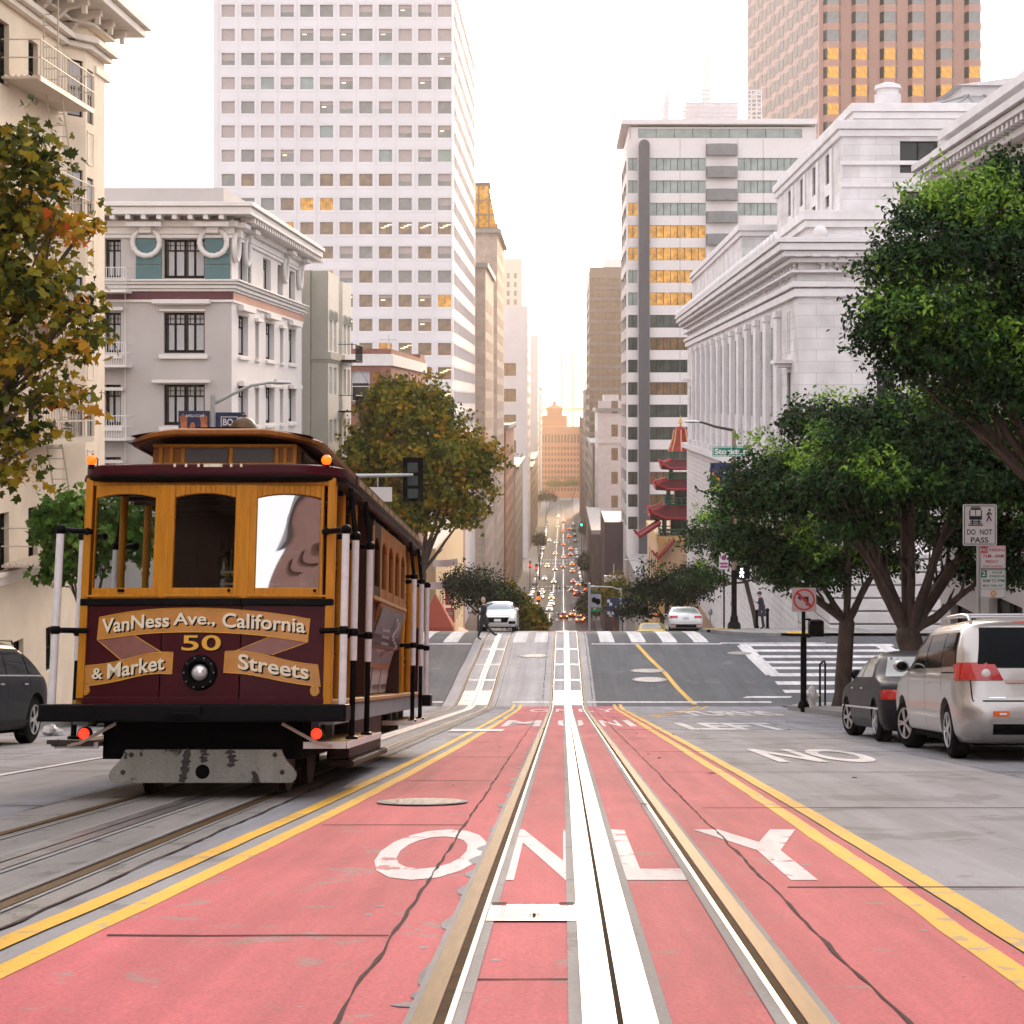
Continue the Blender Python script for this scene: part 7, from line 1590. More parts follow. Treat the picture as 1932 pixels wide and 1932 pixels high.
for (p0, p1, q0, q1, mt, rows_) in ((1848,1896,1072,1029,sign_red,(('NO',1850,1862,1040,1033.5),('PARKING',1865,1894,1040,1034),('7AM - 8AM',1853,1892,1052,1045),('FRIDAY',1858,1882,1062,1056),('STREET CLEANING',1853,1890,1069,1066))), (1848,1896,1128,1074,green_sign,(('2',1851,1858,1086,1077),('HOUR',1870,1890,1082,1077),('PARKING',1866,1894,1089,1084),('8AM TO 9PM',1853,1893,1098,1092),('MON THRU SAT',1853,1892,1107,1102)))):
    mb = MB(); plate(mb, xx(p0), xx(p1), zz(q0), zz(q1), -.05, .015); o = mb.build('parking_sign', sign_white, t); mb = MB()
    frame(mb, xx(p0+1), xx(p1-1), zz(q0-1), zz(q1+1), -.0505, .006)
    if mt == green_sign: mb.box(xx(1849.5), xx(1860.5), -.0535, -.0505, zz(1089), zz(1075.5)); mb.box(xx(1850), xx(1894), -.052, -.0505, zz(1111), zz(1110.2))
    else: mb.box(xx(1849.5), xx(1862.5), -.0535, -.0505, zz(1042.5), zz(1031))
    for s_, a, b, c, d in rows_[1:]: flat(mb, s_, xx(a), xx(b), zz(c), zz(d), -.052)
    mb.build('lettering', mt, o); mb = MB(); s_, a, b, c, d = rows_[0]; flat(mb, s_, xx(a), xx(b), zz(c), zz(d), -.0545); mb.build('lettering', sign_white, o)
    if mt == green_sign: mb = MB(); mb.lathe([(6*k,0),(6*k,-.004),(.001,-.004)], (xx(1873), -.05, zz(1119)), 'y', 18); mb.build('orange_disc', mat('disc_orange', (.75,.35,.02), .5), o); mb = MB(); flat(mb, 'C', xx(1870), xx(1876), zz(1122), zz(1116), -.0548); mb.build('lettering', sign_white, o)
# no left turn
D = 44.2; k = D/F; bx, by, bz = at_base(1516, D)
t = thing('sign_post', 'black post with a no left turn sign and a pedestrian signal box', 'street sign', (bx, by, bz))
mb = MB(); mb.tube([(0,0,-.1), (0,0,zz(1200))], .085, 10); mb.tube([(0,0,zz(1200)), (0,0,zz(1108))], .055, 10); mb.lathe([(.16,0),(.16,.08),(.10,.2)], (0,0,0), 'z', 12); mb.build('post', BK, t, smooth=40)
mb = MB(); plate(mb, xx(1493), xx(1539), zz(1153), zz(1108), -.10, .04); o = mb.build('sign_plate', mat('sign_faded', (.50,.38,.36), .5), t)
mb = MB(); y = -.1006; c = (xx(1516), zz(1130.5)); r1 = 20.5*k; n = 30
for i in range(n):
    a, b = 2*PI*i/n, 2*PI*(i+1)/n; mb.quad((c[0]+r1*math.cos(a),y-.002,c[1]+r1*math.sin(a)), (c[0]+r1*math.cos(b),y-.002,c[1]+r1*math.sin(b)), (c[0]+r1*.84*math.cos(b),y-.002,c[1]+r1*.84*math.sin(b)), (c[0]+r1*.84*math.cos(a),y-.002,c[1]+r1*.84*math.sin(a)))
d = r1*.62; e = r1*.09; mb.quad((c[0]-d-e,y-.004,c[1]+d-e), (c[0]+d-e,y-.004,c[1]-d-e), (c[0]+d+e,y-.004,c[1]-d+e), (c[0]-d+e,y-.004,c[1]+d+e)); mb.build('red_ring', sign_red, o)
mb = MB(); P = lambda a, b: (c[0]+a*r1, y-.001, c[1]+b*r1); mb.quad(P(.18,-.55), P(.42,-.55), P(.42,.28), P(.18,.28)); mb.quad(P(-.3,.06), P(.18,.06), P(.18,.28), P(-.3,.28)); mb.add([P(-.62,.17), P(-.3,-.1), P(-.3,.44)], [(0,1,2)]); mb.build('arrow', sign_black, o)
mb = MB(); mb.box(xx(1526), xx(1552), -.25, .15, zz(1199), zz(1170)); mb.box(xx(1524), xx(1528), -.3, .0, zz(1196), zz(1173)); mb.box(xx(1516), xx(1530), -.03, .03, zz(1203), zz(1200)); mb.box(xx(1516), xx(1530), -.03, .03, zz(1170), zz(1167)); mb.build('signal_box', BK, t, bevel=.02)
# hydrant and rail
D = 44.6; bx, by, bz = at_base(1527, D)
t = thing('fire_hydrant', 'stubby white fire hydrant at the kerb corner', 'hydrant', (bx+.08, by, bz)); mb = MB()
mb.lathe([(.15,0),(.15,.05),(.10,.06),(.10,.38),(.13,.39),(.13,.43),(.115,.44),(.115,.50),(.08,.57),(.03,.60),(.03,.64),(.001,.64)], (0,0,0), 'z', 16); mb.build('barrel', sign_white, t, smooth=40)
for a, r in ((0,.055), (PI,.055), (-PI/2,.07)):
    mb = MB(); mb.tube([(.08*math.cos(a),.08*math.sin(a),.34), (.17*math.cos(a),.17*math.sin(a),.34)], r, 10); mb.tube([(.17*math.cos(a),.17*math.sin(a),.34), (.20*math.cos(a),.20*math.sin(a),.34)], r*.6, 8); mb.build('outlet', sign_white, t, smooth=40)
D = 46.; bx, by, bz = at_base(1553, D); mb = MB(); mb.tube([(-.09,0,0), (-.09,0,1.2), (-.02,0,1.28), (.05,.1,1.28), (.09,.2,1.2), (.09,.2,0)], .03, 8); mb.lathe([(.06,0),(.06,.02),(.03,.03)], (-.09,0,0), 'z', 8); tag(mb.build('bike_rack', BK, loc=(bx,by,bz), smooth=50), 'black hoop bike rack beside the nearer fig trunk', 'bike rack')
# left street light and traffic signal pole
D = 47.5; k = D/F; bx, by, bz = at_base(402, D)
t = thing('street_light', 'grey street light pole with banners and a long signal arm behind the cable car', 'street light', (bx, by, bz))
mb = MB(); mb.tube([(0,0,-.1), (0,0,zz(745))], [.13,.085], 12); mb.build('pole', STL, t, smooth=60)
mb = MB(); mb.tube([(0,0,zz(762)), (xx(435),0,zz(745)), (xx(475),0,zz(727)), (xx(510),0,zz(721.5)), (xx(528),0,zz(721))], [.06,.05,.045,.04,.035], 8); mb.build('arm', STL, t, smooth=60)
mb = MB(); mb.ball((xx(528),0,zz(722)), .36, (1,.4,.16), 14); mb.lathe([(.05,0),(.04,.08)], (xx(520),0,zz(721)), 'z', 8); mb.build('lamp_head', STL, t, smooth=60)
mb = MB(); mb.tube([(0,-.1,zz(893)), (xx(560),-.1,zz(898)), (xx(700),-.1,zz(897)), (xx(780),-.1,zz(895.5))], [.09,.075,.055,.045], 10); mb.build('signal_arm', STL, t, smooth=60)
mb = MB(); plate(mb, xx(760), xx(798), zz(946), zz(863), -.02, .03, .02); mb.box(xx(767), xx(791), .0, .22, zz(941), zz(868)); o = mb.build('traffic_signal', BK, t, bevel=.01)
mb = MB()
for q in (873, 898, 922): mb.box(xx(769), xx(789), -.05, -.021, zz(q+18), zz(q)); 
mb.build('signal_back', mat('signal_back', (.03,.05,.045), .45), o, bevel=.02)
mb = MB(); mb.box(xx(680), xx(740), -.06, -.03, zz(946), zz(919)); o = mb.build('arm_sign', sign_white, t); mb = MB(); mb.box(xx(712), xx(714), -.08, -.0, zz(919), zz(897)); mb.build('sign_bracket', STL, o)
mb = MB(); mb.box(xx(337), xx(396), -.02, .0, zz(905), zz(775)); o = mb.build('banner', sign_navy, t)
mb = MB()
for q, a in ((340, 1), (378, -1)):
    mb.add([(xx(q),-.024,zz(815)), (xx(q+14),-.024,zz(815)), (xx(q+13),-.024,zz(794)), (xx(q+2),-.024,zz(794))], [(0,1,2,3)])
    for i in range(5): mb.add([(xx(q+1+i*2.6),-.024,zz(796)), (xx(q+3+i*2.6),-.024,zz(796)), (xx(q+2.4+i*3-1.4),-.024,zz(780+abs(i-2)*2.5)), (xx(q+.8+i*3-1.4),-.024,zz(780+abs(i-2)*2.5))], [(0,1,2,3)])
mb.add([(xx(355),-.024,zz(815)), (xx(372),-.024,zz(815)), (xx(366),-.024,zz(797)), (xx(361),-.024,zz(797))], [(0,1,2,3)]); mb.build('raised_hand', mat('banner_hand', (.62,.20,.07), .6, var=.4, vscale=12), o)
mb = MB(); flat(mb, 'AFSU.COM', xx(350), xx(385), zz(787), zz(782), -.026); mb.build('lettering', sign_white, o)
mb = MB(); mb.box(xx(407), xx(462), -.02, .0, zz(905), zz(778)); o = mb.build('banner', sign_navy, t)
mb = MB(); flat(mb, 'BO', xx(421), xx(440), zz(803), zz(790), -.026); frame(mb, xx(417), xx(449), zz(807), zz(786), -.021, .02); mb.build('lettering', sign_white, o)
# far right light pole with Stockton sign
D = 75.5; k = D/F; bx, by, bz = at_base(1385, D)
t = thing('street_light', 'dark street light pole with the green Stockton sign on the far right corner', 'street light', (bx, by, bz))
mb = MB(); mb.tube([(0,0,0), (0,0,zz(1150))], [.17,.13], 10); mb.lathe([(.32,0),(.30,.25),(.2,.35),(.17,.6)], (0,0,0), 'z', 12); mb.tube([(0,0,zz(1150)), (0,0,zz(1075))], .13, 10); pl_ = mb.build('pole', BK, t, smooth=50)
mb = MB(); mb.tube([(0,0,zz(1075)), (0,0,zz(812))], [.14,.09], 10); mb.build('upper_pole', mat('pole_tan', (.24,.17,.13), .6), t, smooth=50)
mb = MB(); mb.tube([(0,0,zz(812)), (xx(1350),0,zz(805)), (xx(1325),0,zz(797)), (xx(1312),0,zz(795))], [.07,.06,.05,.04], 8); mb.build('arm', M['cc_iron'], t, smooth=50)
mb = MB(); mb.ball((xx(1306),0,zz(795.5)), .42, (1,.4,.16), 12); mb.build('lamp_head', STL, t, smooth=60)
mb = MB(); plate(mb, xx(1343), xx(1412), zz(861), zz(842), -.2, .05, .02); o = mb.build('name_sign', green_sign, t)
mb = MB(); flat(mb, 'Stockton', xx(1347.5), xx(1409), zz(857), zz(846), -.203, 0, .03); frame(mb, xx(1344), xx(1411), zz(860), zz(843), -.2005, .03); mb.build('lettering', sign_white, o)
mb = MB(); mb.box(xx(1340), xx(1383), -.02, .0, zz(935), zz(873)); o = mb.build('banner', sign_navy, t)
mb = MB()
for a, b, c_ in ((1342,898,7), (1350,905,9), (1344,918,8), (1356,925,7)): mb.add([(xx(a),-.03,zz(b)), (xx(a+c_),-.03,zz(b+3)), (xx(a+c_*.6),-.03,zz(b-9)), (xx(a+2),-.03,zz(b-5))], [(0,1,2,3)])
mb.build('banner_flame', mat('banner_orange', (.75,.25,.03), .6), o)
mb = MB(); mb.box(xx(1384), xx(1402), -.3, .1, zz(1056), zz(1022)); sg_ = mb.build('traffic_signal', BK, t, bevel=.03)
mb = MB()
for a, b in ((1390,1040), (1395,1043), (1386,1046), (1391,1033), (1396,1036)): mb.ball((xx(a), -.32, zz(b)), .11, (1,.3,1), 8)
mb.build('green_light', mat('green_light', (.0,.6,.4), .4, emit=(.02,1,.6), es=1.2), sg_)
mb = MB(); mb.box(xx(1389), xx(1413), -.3, .1, zz(1091), zz(1066)); sg_ = mb.build('walk_signal', BK, t, bevel=.03)
mb = MB(); mb.ball((xx(1398),-.31,zz(1072)), .07, (1,.3,1), 8)
for a in ([(1398,1075),(1398,1081)], [(1398,1081),(1394,1088)], [(1398,1081),(1401,1088)], [(1398,1076),(1394,1080)], [(1398,1076),(1402,1080)]): mb.tube([(xx(p), -.31, zz(q)) for p, q in a], .04, 5)
mb.build('walking_man', mat('walk_light', (.7,.6,.8), .5, emit=(.8,.7,1), es=.7), sg_)
D = 76.5; bx, by, bz = at_base(1366, D); t = thing('sign_post', 'slim post with a pale stop information sign near the dark light pole', 'street sign', (bx, by, bz))
mb = MB(); mb.tube([(0,0,0), (0,0,zz(1042))], .04, 8); mb.build('post', BK, t); mb = MB(); plate(mb, xx(1357), xx(1374), zz(1074), zz(1042), -.07, .03); o = mb.build('sign_plate', sign_white, t)
mb = MB(); mb.box(xx(1358.5), xx(1372.5), -.074, -.0705, zz(1065), zz(1061)); mb.box(xx(1358.5), xx(1372.5), -.074, -.0705, zz(1071), zz(1067)); mb.lathe([(5*D/F,0),(5*D/F,-.003),(3.6*D/F,-.003)], (xx(1365.5), -.0705, zz(1052)), 'y', 16); mb.build('sign_print', mat('sign_plum', (.30,.04,.20), .5), o)
for i, (px, D) in enumerate(((1340, 84.5), (1382, 78.2))):
    bx, by, bz = at_base(px, D); t = thing('parking_meter', ['grey parking meter under the street tree, the farther one', 'grey parking meter close to the dark light pole'][i], 'parking meter', (bx, by, bz), group='parking meters on the right pavement')
    mb = MB(); mb.tube([(0,0,0), (0,0,1.1)], .035, 8); mb.build('post', STL, t); mb = MB(); mb.ball((0,0,1.28), .15, (.8,.6,1.3), 12); mb.build('meter_head', STL, t, smooth=60)
for i, (px, D, lab) in enumerate(((1428, 79, 'short black bollard left of the man in the coat'), (1448, 77.5, 'short black bollard right of the man in the coat'), (1617, 78, 'short black bollard behind the nearer fig trunk'))):
    bx, by, bz = at_base(px, D); mb = MB(); mb.lathe([(.14,0),(.14,.06),(.075,.1),(.07,.85),(.09,.88),(.09,.95),(.05,1.0),(.001,1.02)], (0,0,0), 'z', 12); tag(mb.build('bollard', BK, loc=(bx,by,bz), smooth=40), lab, 'bollard', 'black bollards on the far right corner')
# more street lights and signs down the hill
for px, D, top, rev, lab in ((1215, 200, 1060, 1, 'grey street light with a curved arm by the golden eave'), (1171, 130, 1110, -1, 'short grey street light with banners beyond the crest')):
    bx, by, bz = at_base(px, D); t = thing('street_light', lab, 'street light', (bx, by, bz)); mb = MB(); mb.tube([(0,0,0), (0,0,zz(top))], [.12,.09], 8); mb.build('pole', STL, t, smooth=60)
    mb = MB(); mb.tube([(0,0,zz(top+3)), (-.7*1,0,zz(top-2)), (-2.0,0,zz(top-3.5))], .06, 6); mb.ball((-2.2,0,zz(top-3.5)), .4, (1,.4,.2), 8); mb.build('lamp_arm', STL, t, smooth=60)
    if rev < 0:
        for a, b, mt in ((-1.15, -.12, sign_navy), (.12, 1.0, sign_navy)):
            mb = MB(); mb.box(a, b, -.02, .02, zz(1165), zz(1128)); o = mb.build('banner', mt, t); mb = MB()
            for i in range(7): x, z = rng.uniform(a+.15, b-.15), rng.uniform(zz(1162), zz(1134)); mb.box(x-.1, x+.12, -.026, -.021, z-.1, z+.14)
            mb.build('banner_print', sign_white, o)
bx, by, bz = at_base(1158, 185); t = thing('siren_pole', 'thin red pole with a white siren head right of the street', 'siren pole', (bx, by, bz)); mb = MB(); D = 185; mb.tube([(0,0,0), (0,0,zz(1092))], .12, 8); mb.build('pole', sign_red, t)
mb = MB(); mb.tube([(0,0,zz(1092)), (0,0,zz(1064))], .05, 6); mb.box(-1.1, 1.1, -.2, .2, zz(1094)-.2, zz(1094)+.5); mb.ball((0,0,zz(1092)), .5, n=10); mb.build('siren_head', sign_white, t)
D = 120; bx, by, bz = at_base(1122, D); t = thing('street_light', 'short pole with a portrait banner at the crest on the right', 'street light', (X(1112, 128), 128, GZ(128))); D = 128; bx, bz = X(1112, 128), GZ(128); mb = MB(); mb.tube([(0,0,0), (0,0,zz(1100))], .1, 8); mb.build('pole', STL, t)
mb = MB(); mb.box(xx(1114), xx(1134), -.02, .02, zz(1146), zz(1121)); o = mb.build('banner', mat('banner_grey', (.35,.36,.42), .6), t); mb = MB(); mb.ball((xx(1121),-.03,zz(1132)), .2, (1,.2,1.2), 8); mb.ball((xx(1128),-.03,zz(1135)), .22, (1,.2,1.2), 8); mb.build('portrait', M['dark'], o)
mb = MB(); mb.box(xx(1114), xx(1134), -.02, .02, zz(1154), zz(1149)); mb.build('name_sign', green_sign, t)
D = 300
for i, (px, py, D, mt, lab) in enumerate(((1097,990,600,'green_light','green traffic signal at a far right corner'), (1012,1072,470,'lamp_red','red traffic signal at the left corner midway down'), (1108,1068,470,'lamp_red','red traffic signal at the right corner midway down'), (1016,1128,338,'lamp_amber','amber lamp at the left kerb below the crest'), (1105,1112,352,'lamp_amber','yellow diamond warning sign at the right kerb'), (1000,1066,480,'lamp_red','second red traffic signal at the left corner midway down'))):
    m_ = bpy.data.materials.get(mt) if mt == 'green_light' else M[mt]; z0 = GZ(D); t = thing('traffic_signal', lab, 'traffic signal', (X(px, D), D, z0)); h = Z(py, D)-z0; mb = MB(); mb.tube([(0,0,0), (0,0,h+.8)], .12, 6); mb.box(-.35, .35, -.2, .2, h-.9, h+1.3); mb.build('signal_post', BK, t); mb = MB(); mb.ball((0,-.3,h), .42, (1,.4,1), 8); mb.build('signal_light', m_, t)  # the diamond sign is no lamp, yet gets a glowing disc
# shop signs, flags and tent beyond the cable car
red_b = mat('banner_red', (.50,.03,.06), .6)
for i, (py0, py1, dy) in enumerate(((1092, 1142, 0), (1147, 1190, 1))):
    D = 160; xs0, xs1 = X(841, D), X(857, D); mb = MB(); mb.box(xs0, xs1, D, D+.12, Z(py1, D), Z(py0, D)); o = mb.build('shop_banner', red_b); tag(o, ['upper red shop banner with white characters left of the street', 'lower red shop banner with white characters left of the street'][i], 'banner', 'red shop banners with white characters')
    mb = MB(); w_ = (xs1-xs0)
    for r_ in range(3):
        cz = Z(py1, D)+(Z(py0, D)-Z(py1, D))*(.2+.3*r_); cx_ = (xs0+xs1)/2
        for a, b, c_, d_ in ((-.3,.3,.22,.28), (-.32,.32,-.03,.03), (-.03,.03,-.3,.3), (-.28,-.2,-.3,-.0), (.2,.28,-.3,-.05), (-.2,.2,-.28,-.22)): mb.box(cx_+a*w_, cx_+b*w_, D-.02, D-.005, cz+c_*w_, cz+d_*w_)
    mb.build('lettering', sign_white, o)
for i, (px, py, D) in enumerate(((838, 1060, 165), (826, 1102, 158))):
    z = Z(py, D); mb = MB(); mb.grid(lambda u, v: (-1.2+2.6*u, .25*math.sin(5*u), -.5+.7*v-.3*u+.25*u*u*2), 8, 3); mb.grid(lambda u, v: (-1.2+2.6*u, .25*math.sin(5*u)+.02, -.5+.7*v-.3*u+.25*u*u*2), 8, 3, 0, True); t = mb.build('flag', sign_white, loc=(X(px, D), D, z), smooth=60); tag(t, ['white flag fluttering from the yellow shop front, the upper one', 'white flag fluttering by the cable car rear pole, the lower one'][i], 'flag', 'white flags on the shop fronts')
    mb = MB(); mb.tube([(-1.2,0,.25), (-1.2,0,-1.0)], .04, 5); mb.tube([(-3.2,.0,-1.6), (-1.2,0,.1)], .05, 5); mb.build('flag_staff', STL, t)
D = 150; mb = MB(); x0 = X(826, D); zg = GZ(D); mb.add([(x0-1.8,D-1,zg+1.6),(x0+1.5,D-1,zg+1.6),(x0+1.5,D+1,zg+1.6),(x0-1.8,D+1,zg+1.6),(x0-.2,D,zg+4.6),(x0-1.8,D-1,zg),(x0+1.5,D-1,zg),(x0+1.5,D+1,zg),(x0-1.8,D+1,zg)], [(0,1,4),(1,2,4),(2,3,4),(3,0,4),(5,6,1,0),(6,7,2,1),(7,8,3,2),(8,5,0,3)]); t = mb.build('market_tent', mat('tent_red', (.55,.10,.06), .6)); tag(t, 'small red and peach market tent beside the yellow shops', 'tent')
t.location = (0, 0, Z(1120, D)-(zg+4.6))
# rubbish bag
mb = MB()
for c, r in (((0,0,.12),.15), ((.14,.03,.09),.12), ((.08,-.05,.2),.09), ((.25,0,.06),.08)): mb.ball(c, r, (1.1,1,.9), 9)
mb.v = [(x+rng.uniform(-.03,.03), y+rng.uniform(-.03,.03), max(.003, z+rng.uniform(-.03,.03))*.75) for x, y, z in mb.v]; bx, by = X(93, 26.2), 26.2; mb.v = [(x*.75, y*.75, z*.9) for x, y, z in mb.v]
tag(mb.build('rubbish_bag', M['frame_white'], loc=(bx, by, GZ(by)+.0)), 'crumpled white rubbish bag in the gutter behind the crossover', 'bag')
# ================================================================ pagoda building
D = 176; k = D/F; zb = GZ(D)-1; bx = X(1288, D); t = thing('pagoda_building', 'cream building with a red and green pagoda tower at the corner', 'pagoda building', (bx, D, zb)); zz = lambda py: Z(py, D)-zb; xx = lambda px: X(px, D)-bx
xl = xx(1243); mb = MB(); mb.box(xl, 8, 0, 24, 0, zz(1012)); mb.build('wall', mat('peach_stucco', (.62,.42,.26), .8, var=.12, vscale=.5), t)
mb = MB()
for y in (2, 6, 10, 14, 18): mb.box(xl-.03, xl-.002, y, y+1.6, zz(1120), zz(1060)); mb.box(xl-.03, xl-.002, y, y+1.6, zz(1180), zz(1135))
mb.box(xx(1254), xx(1262), -.03, -.002, zz(1170), zz(1120)); mb.build('window', M['glass_dark'], t)
mb = MB(); mb.box(xl-.15, 8, -.15, -.003, zz(1024), zz(1012)); mb.box(xl-.15, xl-.003, 0, 24, zz(1024), zz(1012)); mb.box(xl-.1, xl+.5, -.12, -.003, 0, zz(1024)); mb.build('trim', M['goldp'], t)
def pag_roof(cx_, cy_, zt_, zbm, hw, hi, tip):
    n = 24; mb = MB(); ri, ro = [], []
    for i in range(n):
        a = 2*PI*i/n; c, s_ = math.cos(a), math.sin(a); q = 1/max(abs(c), abs(s_)); cn = (q-1)/.414; w_ = q*(1+.04*cn)
        ro.append((cx_+hw*w_*c, cy_+hw*w_*s_, zbm+tip*cn**3)); ri.append((cx_+hi*q*c, cy_+hi*q*s_, zt_))
    md = [((a[0]*.45+b[0]*.55), (a[1]*.45+b[1]*.55), a[2]*.32+b[2]*.68) for a, b in zip(ri, ro)]; v = ri+md+ro+[(p[0], p[1], p[2]-.22) for p in ro]
    mb.add(v, [(r*n+j, r*n+(j+1) % n, (r+1)*n+(j+1) % n, (r+1)*n+j) for r in range(3) for j in range(n)]+[tuple(range(n)), tuple(range(4*n-1, 3*n-1, -1))]); o = mb.build('roof', M['roof_red'], t, smooth=30)
    mb = MB(); mb.tube([(p[0], p[1], p[2]-.05) for p in ro+ro[:1]], .13, 5)
    for i in range(3, n, 6): mb.tube([ri[i], md[i], ro[i], (ro[i][0]*1.06-cx_*.06, ro[i][1]*1.06-cy_*.06, ro[i][2]+.35)], .14, 5)
    mb.build('roof_edge', M['roof_edge'], o); return o
cy_ = 3.2
for zt_, zbm, hw, hi, tip in ((955, 977, 3.35, 1.9, .7), (906, 923, 2.75, 1.5, .6), (868, 884, 2.1, 1.0, .5)): pag_roof(0, cy_, zz(zt_), zz(zbm), hw, hi, tip)
mb = MB()
for a, b, hw in ((853, 868, .75), (884, 906, 1.05), (923, 955, 1.35), (978, 1016, 1.8)):
    for sx in (-1, 1):
        for sy in (-1, 1): mb.box(sx*hw-.14, sx*hw+.14, cy_+sy*hw-.14, cy_+sy*hw+.14, zz(b), zz(a))
    mb.box(-hw-.1, hw+.1, cy_-hw-.1, cy_+hw+.1, zz(a+2), zz(a)); 
mb.build('posts', M['jade'], t).name = 'jade_frame'
mb = MB(); mb.box(-1.2, 1.2, cy_-1.2, cy_+1.2, zz(1016), zz(978)); mb.box(-.7, .7, cy_-.7, cy_+.7, zz(955), zz(923)); mb.build('tower_core', M['glass_dark'], t)
for a, b, hw in ((1000, 1016, 2.3), (941, 953, 1.75), (896, 905, 1.35)):
    mb = MB()
    for z in (zz(a), zz((a+b)/2), zz(b)): mb.tube([(-hw,cy_-hw,z), (hw,cy_-hw,z), (hw,cy_+hw,z), (-hw,cy_+hw,z), (-hw,cy_-hw,z)], .07, 5)
    for i in range(7): x = -hw+2*hw*i/6; mb.tube([(x,cy_-hw,zz(b)), (x,cy_-hw,zz(a))], .06, 5); mb.tube([(-hw,cy_-hw+2*hw*i/6,zz(b)), (-hw,cy_-hw+2*hw*i/6,zz(a))], .06, 5)
    mb.box(-hw, hw, cy_-hw, cy_+hw, zz(b)-.2, zz(b)-.05); mb.build('balcony', M['jade'], t)
mb = MB(); mb.lathe([(1.35,zz(853)),(1.05,zz(843)),(.85,zz(828)),(.7,zz(812)),(.45,zz(806)),(.1,zz(805))], (0,cy_,0), 'z', 8); mb.build('bell_roof', M['roof_edge'], t)
mb = MB()
for i in range(8): a = 2*PI*i/8; mb.tube([(1.37*math.cos(a),cy_+1.37*math.sin(a),zz(853)), (.87*math.cos(a),cy_+.87*math.sin(a),zz(828)), (.72*math.cos(a),cy_+.72*math.sin(a),zz(812))], .08, 5)
mb.lathe([(.12,zz(806)),(.1,zz(800)),(.32,zz(799)),(.2,zz(795)),(.05,zz(788)),(.001,zz(784))], (0,cy_,0), 'z', 8); mb.build('finial', M['goldp'], t)
for x0, x1, pt, pb, y0 in ((1206, 1246, 985, 1010, -1.2), (1240, 1272, 1018, 1050, -1.4)):
    mb = MB(); a, b = xx(x0), xx(x1); mb.add([(a,y0,zz(pb)), (b,y0+.6,zz(pt)), (b,y0+4,zz(pt)), (a,y0+3.4,zz(pb)), (a,y0,zz(pb)-.3), (b,y0+.6,zz(pt)-.3), (b,y0+4,zz(pt)-.3), (a,y0+3.4,zz(pb)-.3)], [(0,1,2,3),(7,6,5,4),(0,4,5,1),(1,5,6,2),(2,6,7,3),(3,7,4,0)]); o = mb.build('eave_roof', M['roof_red'], t)
    mb = MB(); mb.tube([(a-.5,y0,zz(pb)+.45), (a,y0,zz(pb)+.05), (b,y0+.6,zz(pt)+.05)], .16, 6); mb.tube([(a-.5,y0+3.4,zz(pb)+.45), (a,y0+3.4,zz(pb)+.05), (b,y0+4,zz(pt)+.05)], .16, 6); mb.tube([(a,y0,zz(pb)-.1), (a,y0+3.4,zz(pb)-.1)], .15, 6); mb.build('roof_edge', M['roof_edge'], o)
# ================================================================ people
def person(label, loc, rotz, J, mats, cls, cap=None, sc=1.0, group=None, pitch=0):
    """one continuous skin grown over a skeleton; J: joint -> (x, y, z, radius), links by parent"""
    t = thing('person', label, 'person', loc, (0,0,rotz), group); t.scale = (sc,)*3
    keys = list(J); vs = [J[k_][:3] for k_ in keys]; ed = [(keys.index(k_), keys.index(J[k_][4])) for k_ in keys if J[k_][4]]
    me = bpy.data.meshes.new('body'); me.from_pydata(vs, ed, []); o = bpy.data.objects.new('body', me); C.objects.link(o); o.parent = t
    md = o.modifiers.new('skin', 'SKIN'); md.use_smooth_shade = True; sd_ = o.modifiers.new('sub', 'SUBSURF'); sd_.levels = sd_.render_levels = 1
    for i, k_ in enumerate(keys):
        r = J[k_][3]; me.skin_vertices[0].data[i].radius = r if isinstance(r, tuple) else (r, r); me.skin_vertices[0].data[i].use_root = k_ == 'pelvis'
    m2 = bpy.data.meshes.new_from_object(o.evaluated_get(bpy.context.evaluated_depsgraph_get())); o.modifiers.clear(); o.data = m2
    for mm in mats: m2.materials.append(mm)
    A = np.array(vs); cl_ = [cls(k_) for k_ in keys]
    for p in m2.polygons: p.material_index = cl_[int(((A-np.array(p.center))**2).sum(1).argmin())]; p.use_smooth = True
    return t, o
skin_m = mat('skin', (.48,.27,.19), .55); suit = mat('black_suit', (.012,.012,.016), .75); shirt = mat('blue_shirt', (.42,.55,.66), .7); hair_g = mat('grey_hair', (.34,.30,.27), .8, var=.4, vscale=30); navy = mat('navy_coat', (.018,.022,.042), .8); shoe = mat('black_shoe', (.012,.012,.013), .4); jean = mat('dark_jeans', (.020,.021,.028), .85)
def hand(J, w_, side, d, curl):
    x, y, z = J[w_][:3]; px_ = (x+d[0]*.07, y+d[1]*.07, z+d[2]*.07); J['palm'+side] = (*px_, .026, w_)
    for i in range(4):
        o = (i-1.5)*.02; J['f%d%s' % (i, side)] = (px_[0]+d[0]*.05+o*d[1], px_[1]+d[1]*.05-o*d[0]+o*.4, px_[2]+d[2]*.05, .009, 'palm'+side); J['g%d%s' % (i, side)] = (px_[0]+d[0]*(.085-.008*abs(i-1.3))+curl[0]*.03+o*d[1], px_[1]+d[1]*.08+curl[1]*.03-o*d[0]+o*.4, px_[2]+d[2]*.08+curl[2]*.03, .008, 'f%d%s' % (i, side))
    J['th'+side] = (x+d[0]*.05+curl[0]*.05, y+d[1]*.05+curl[1]*.05-.02, z+d[2]*.05+.01, .010, w_)
def base_body(lean, hipz=.92):
    lx, ly = lean
    return {'pelvis': (0,0,hipz,(.125,.15),None), 'waist': (lx*.3,ly*.3,hipz+.18,(.115,.145),'pelvis'), 'chest': (lx*.7,ly*.7,hipz+.36,(.13,.17),'waist'), 'upper': (lx*.95,ly*.95,hipz+.50,(.10,.15),'chest'), 'neck': (lx,ly,hipz+.58,.055,'upper')}
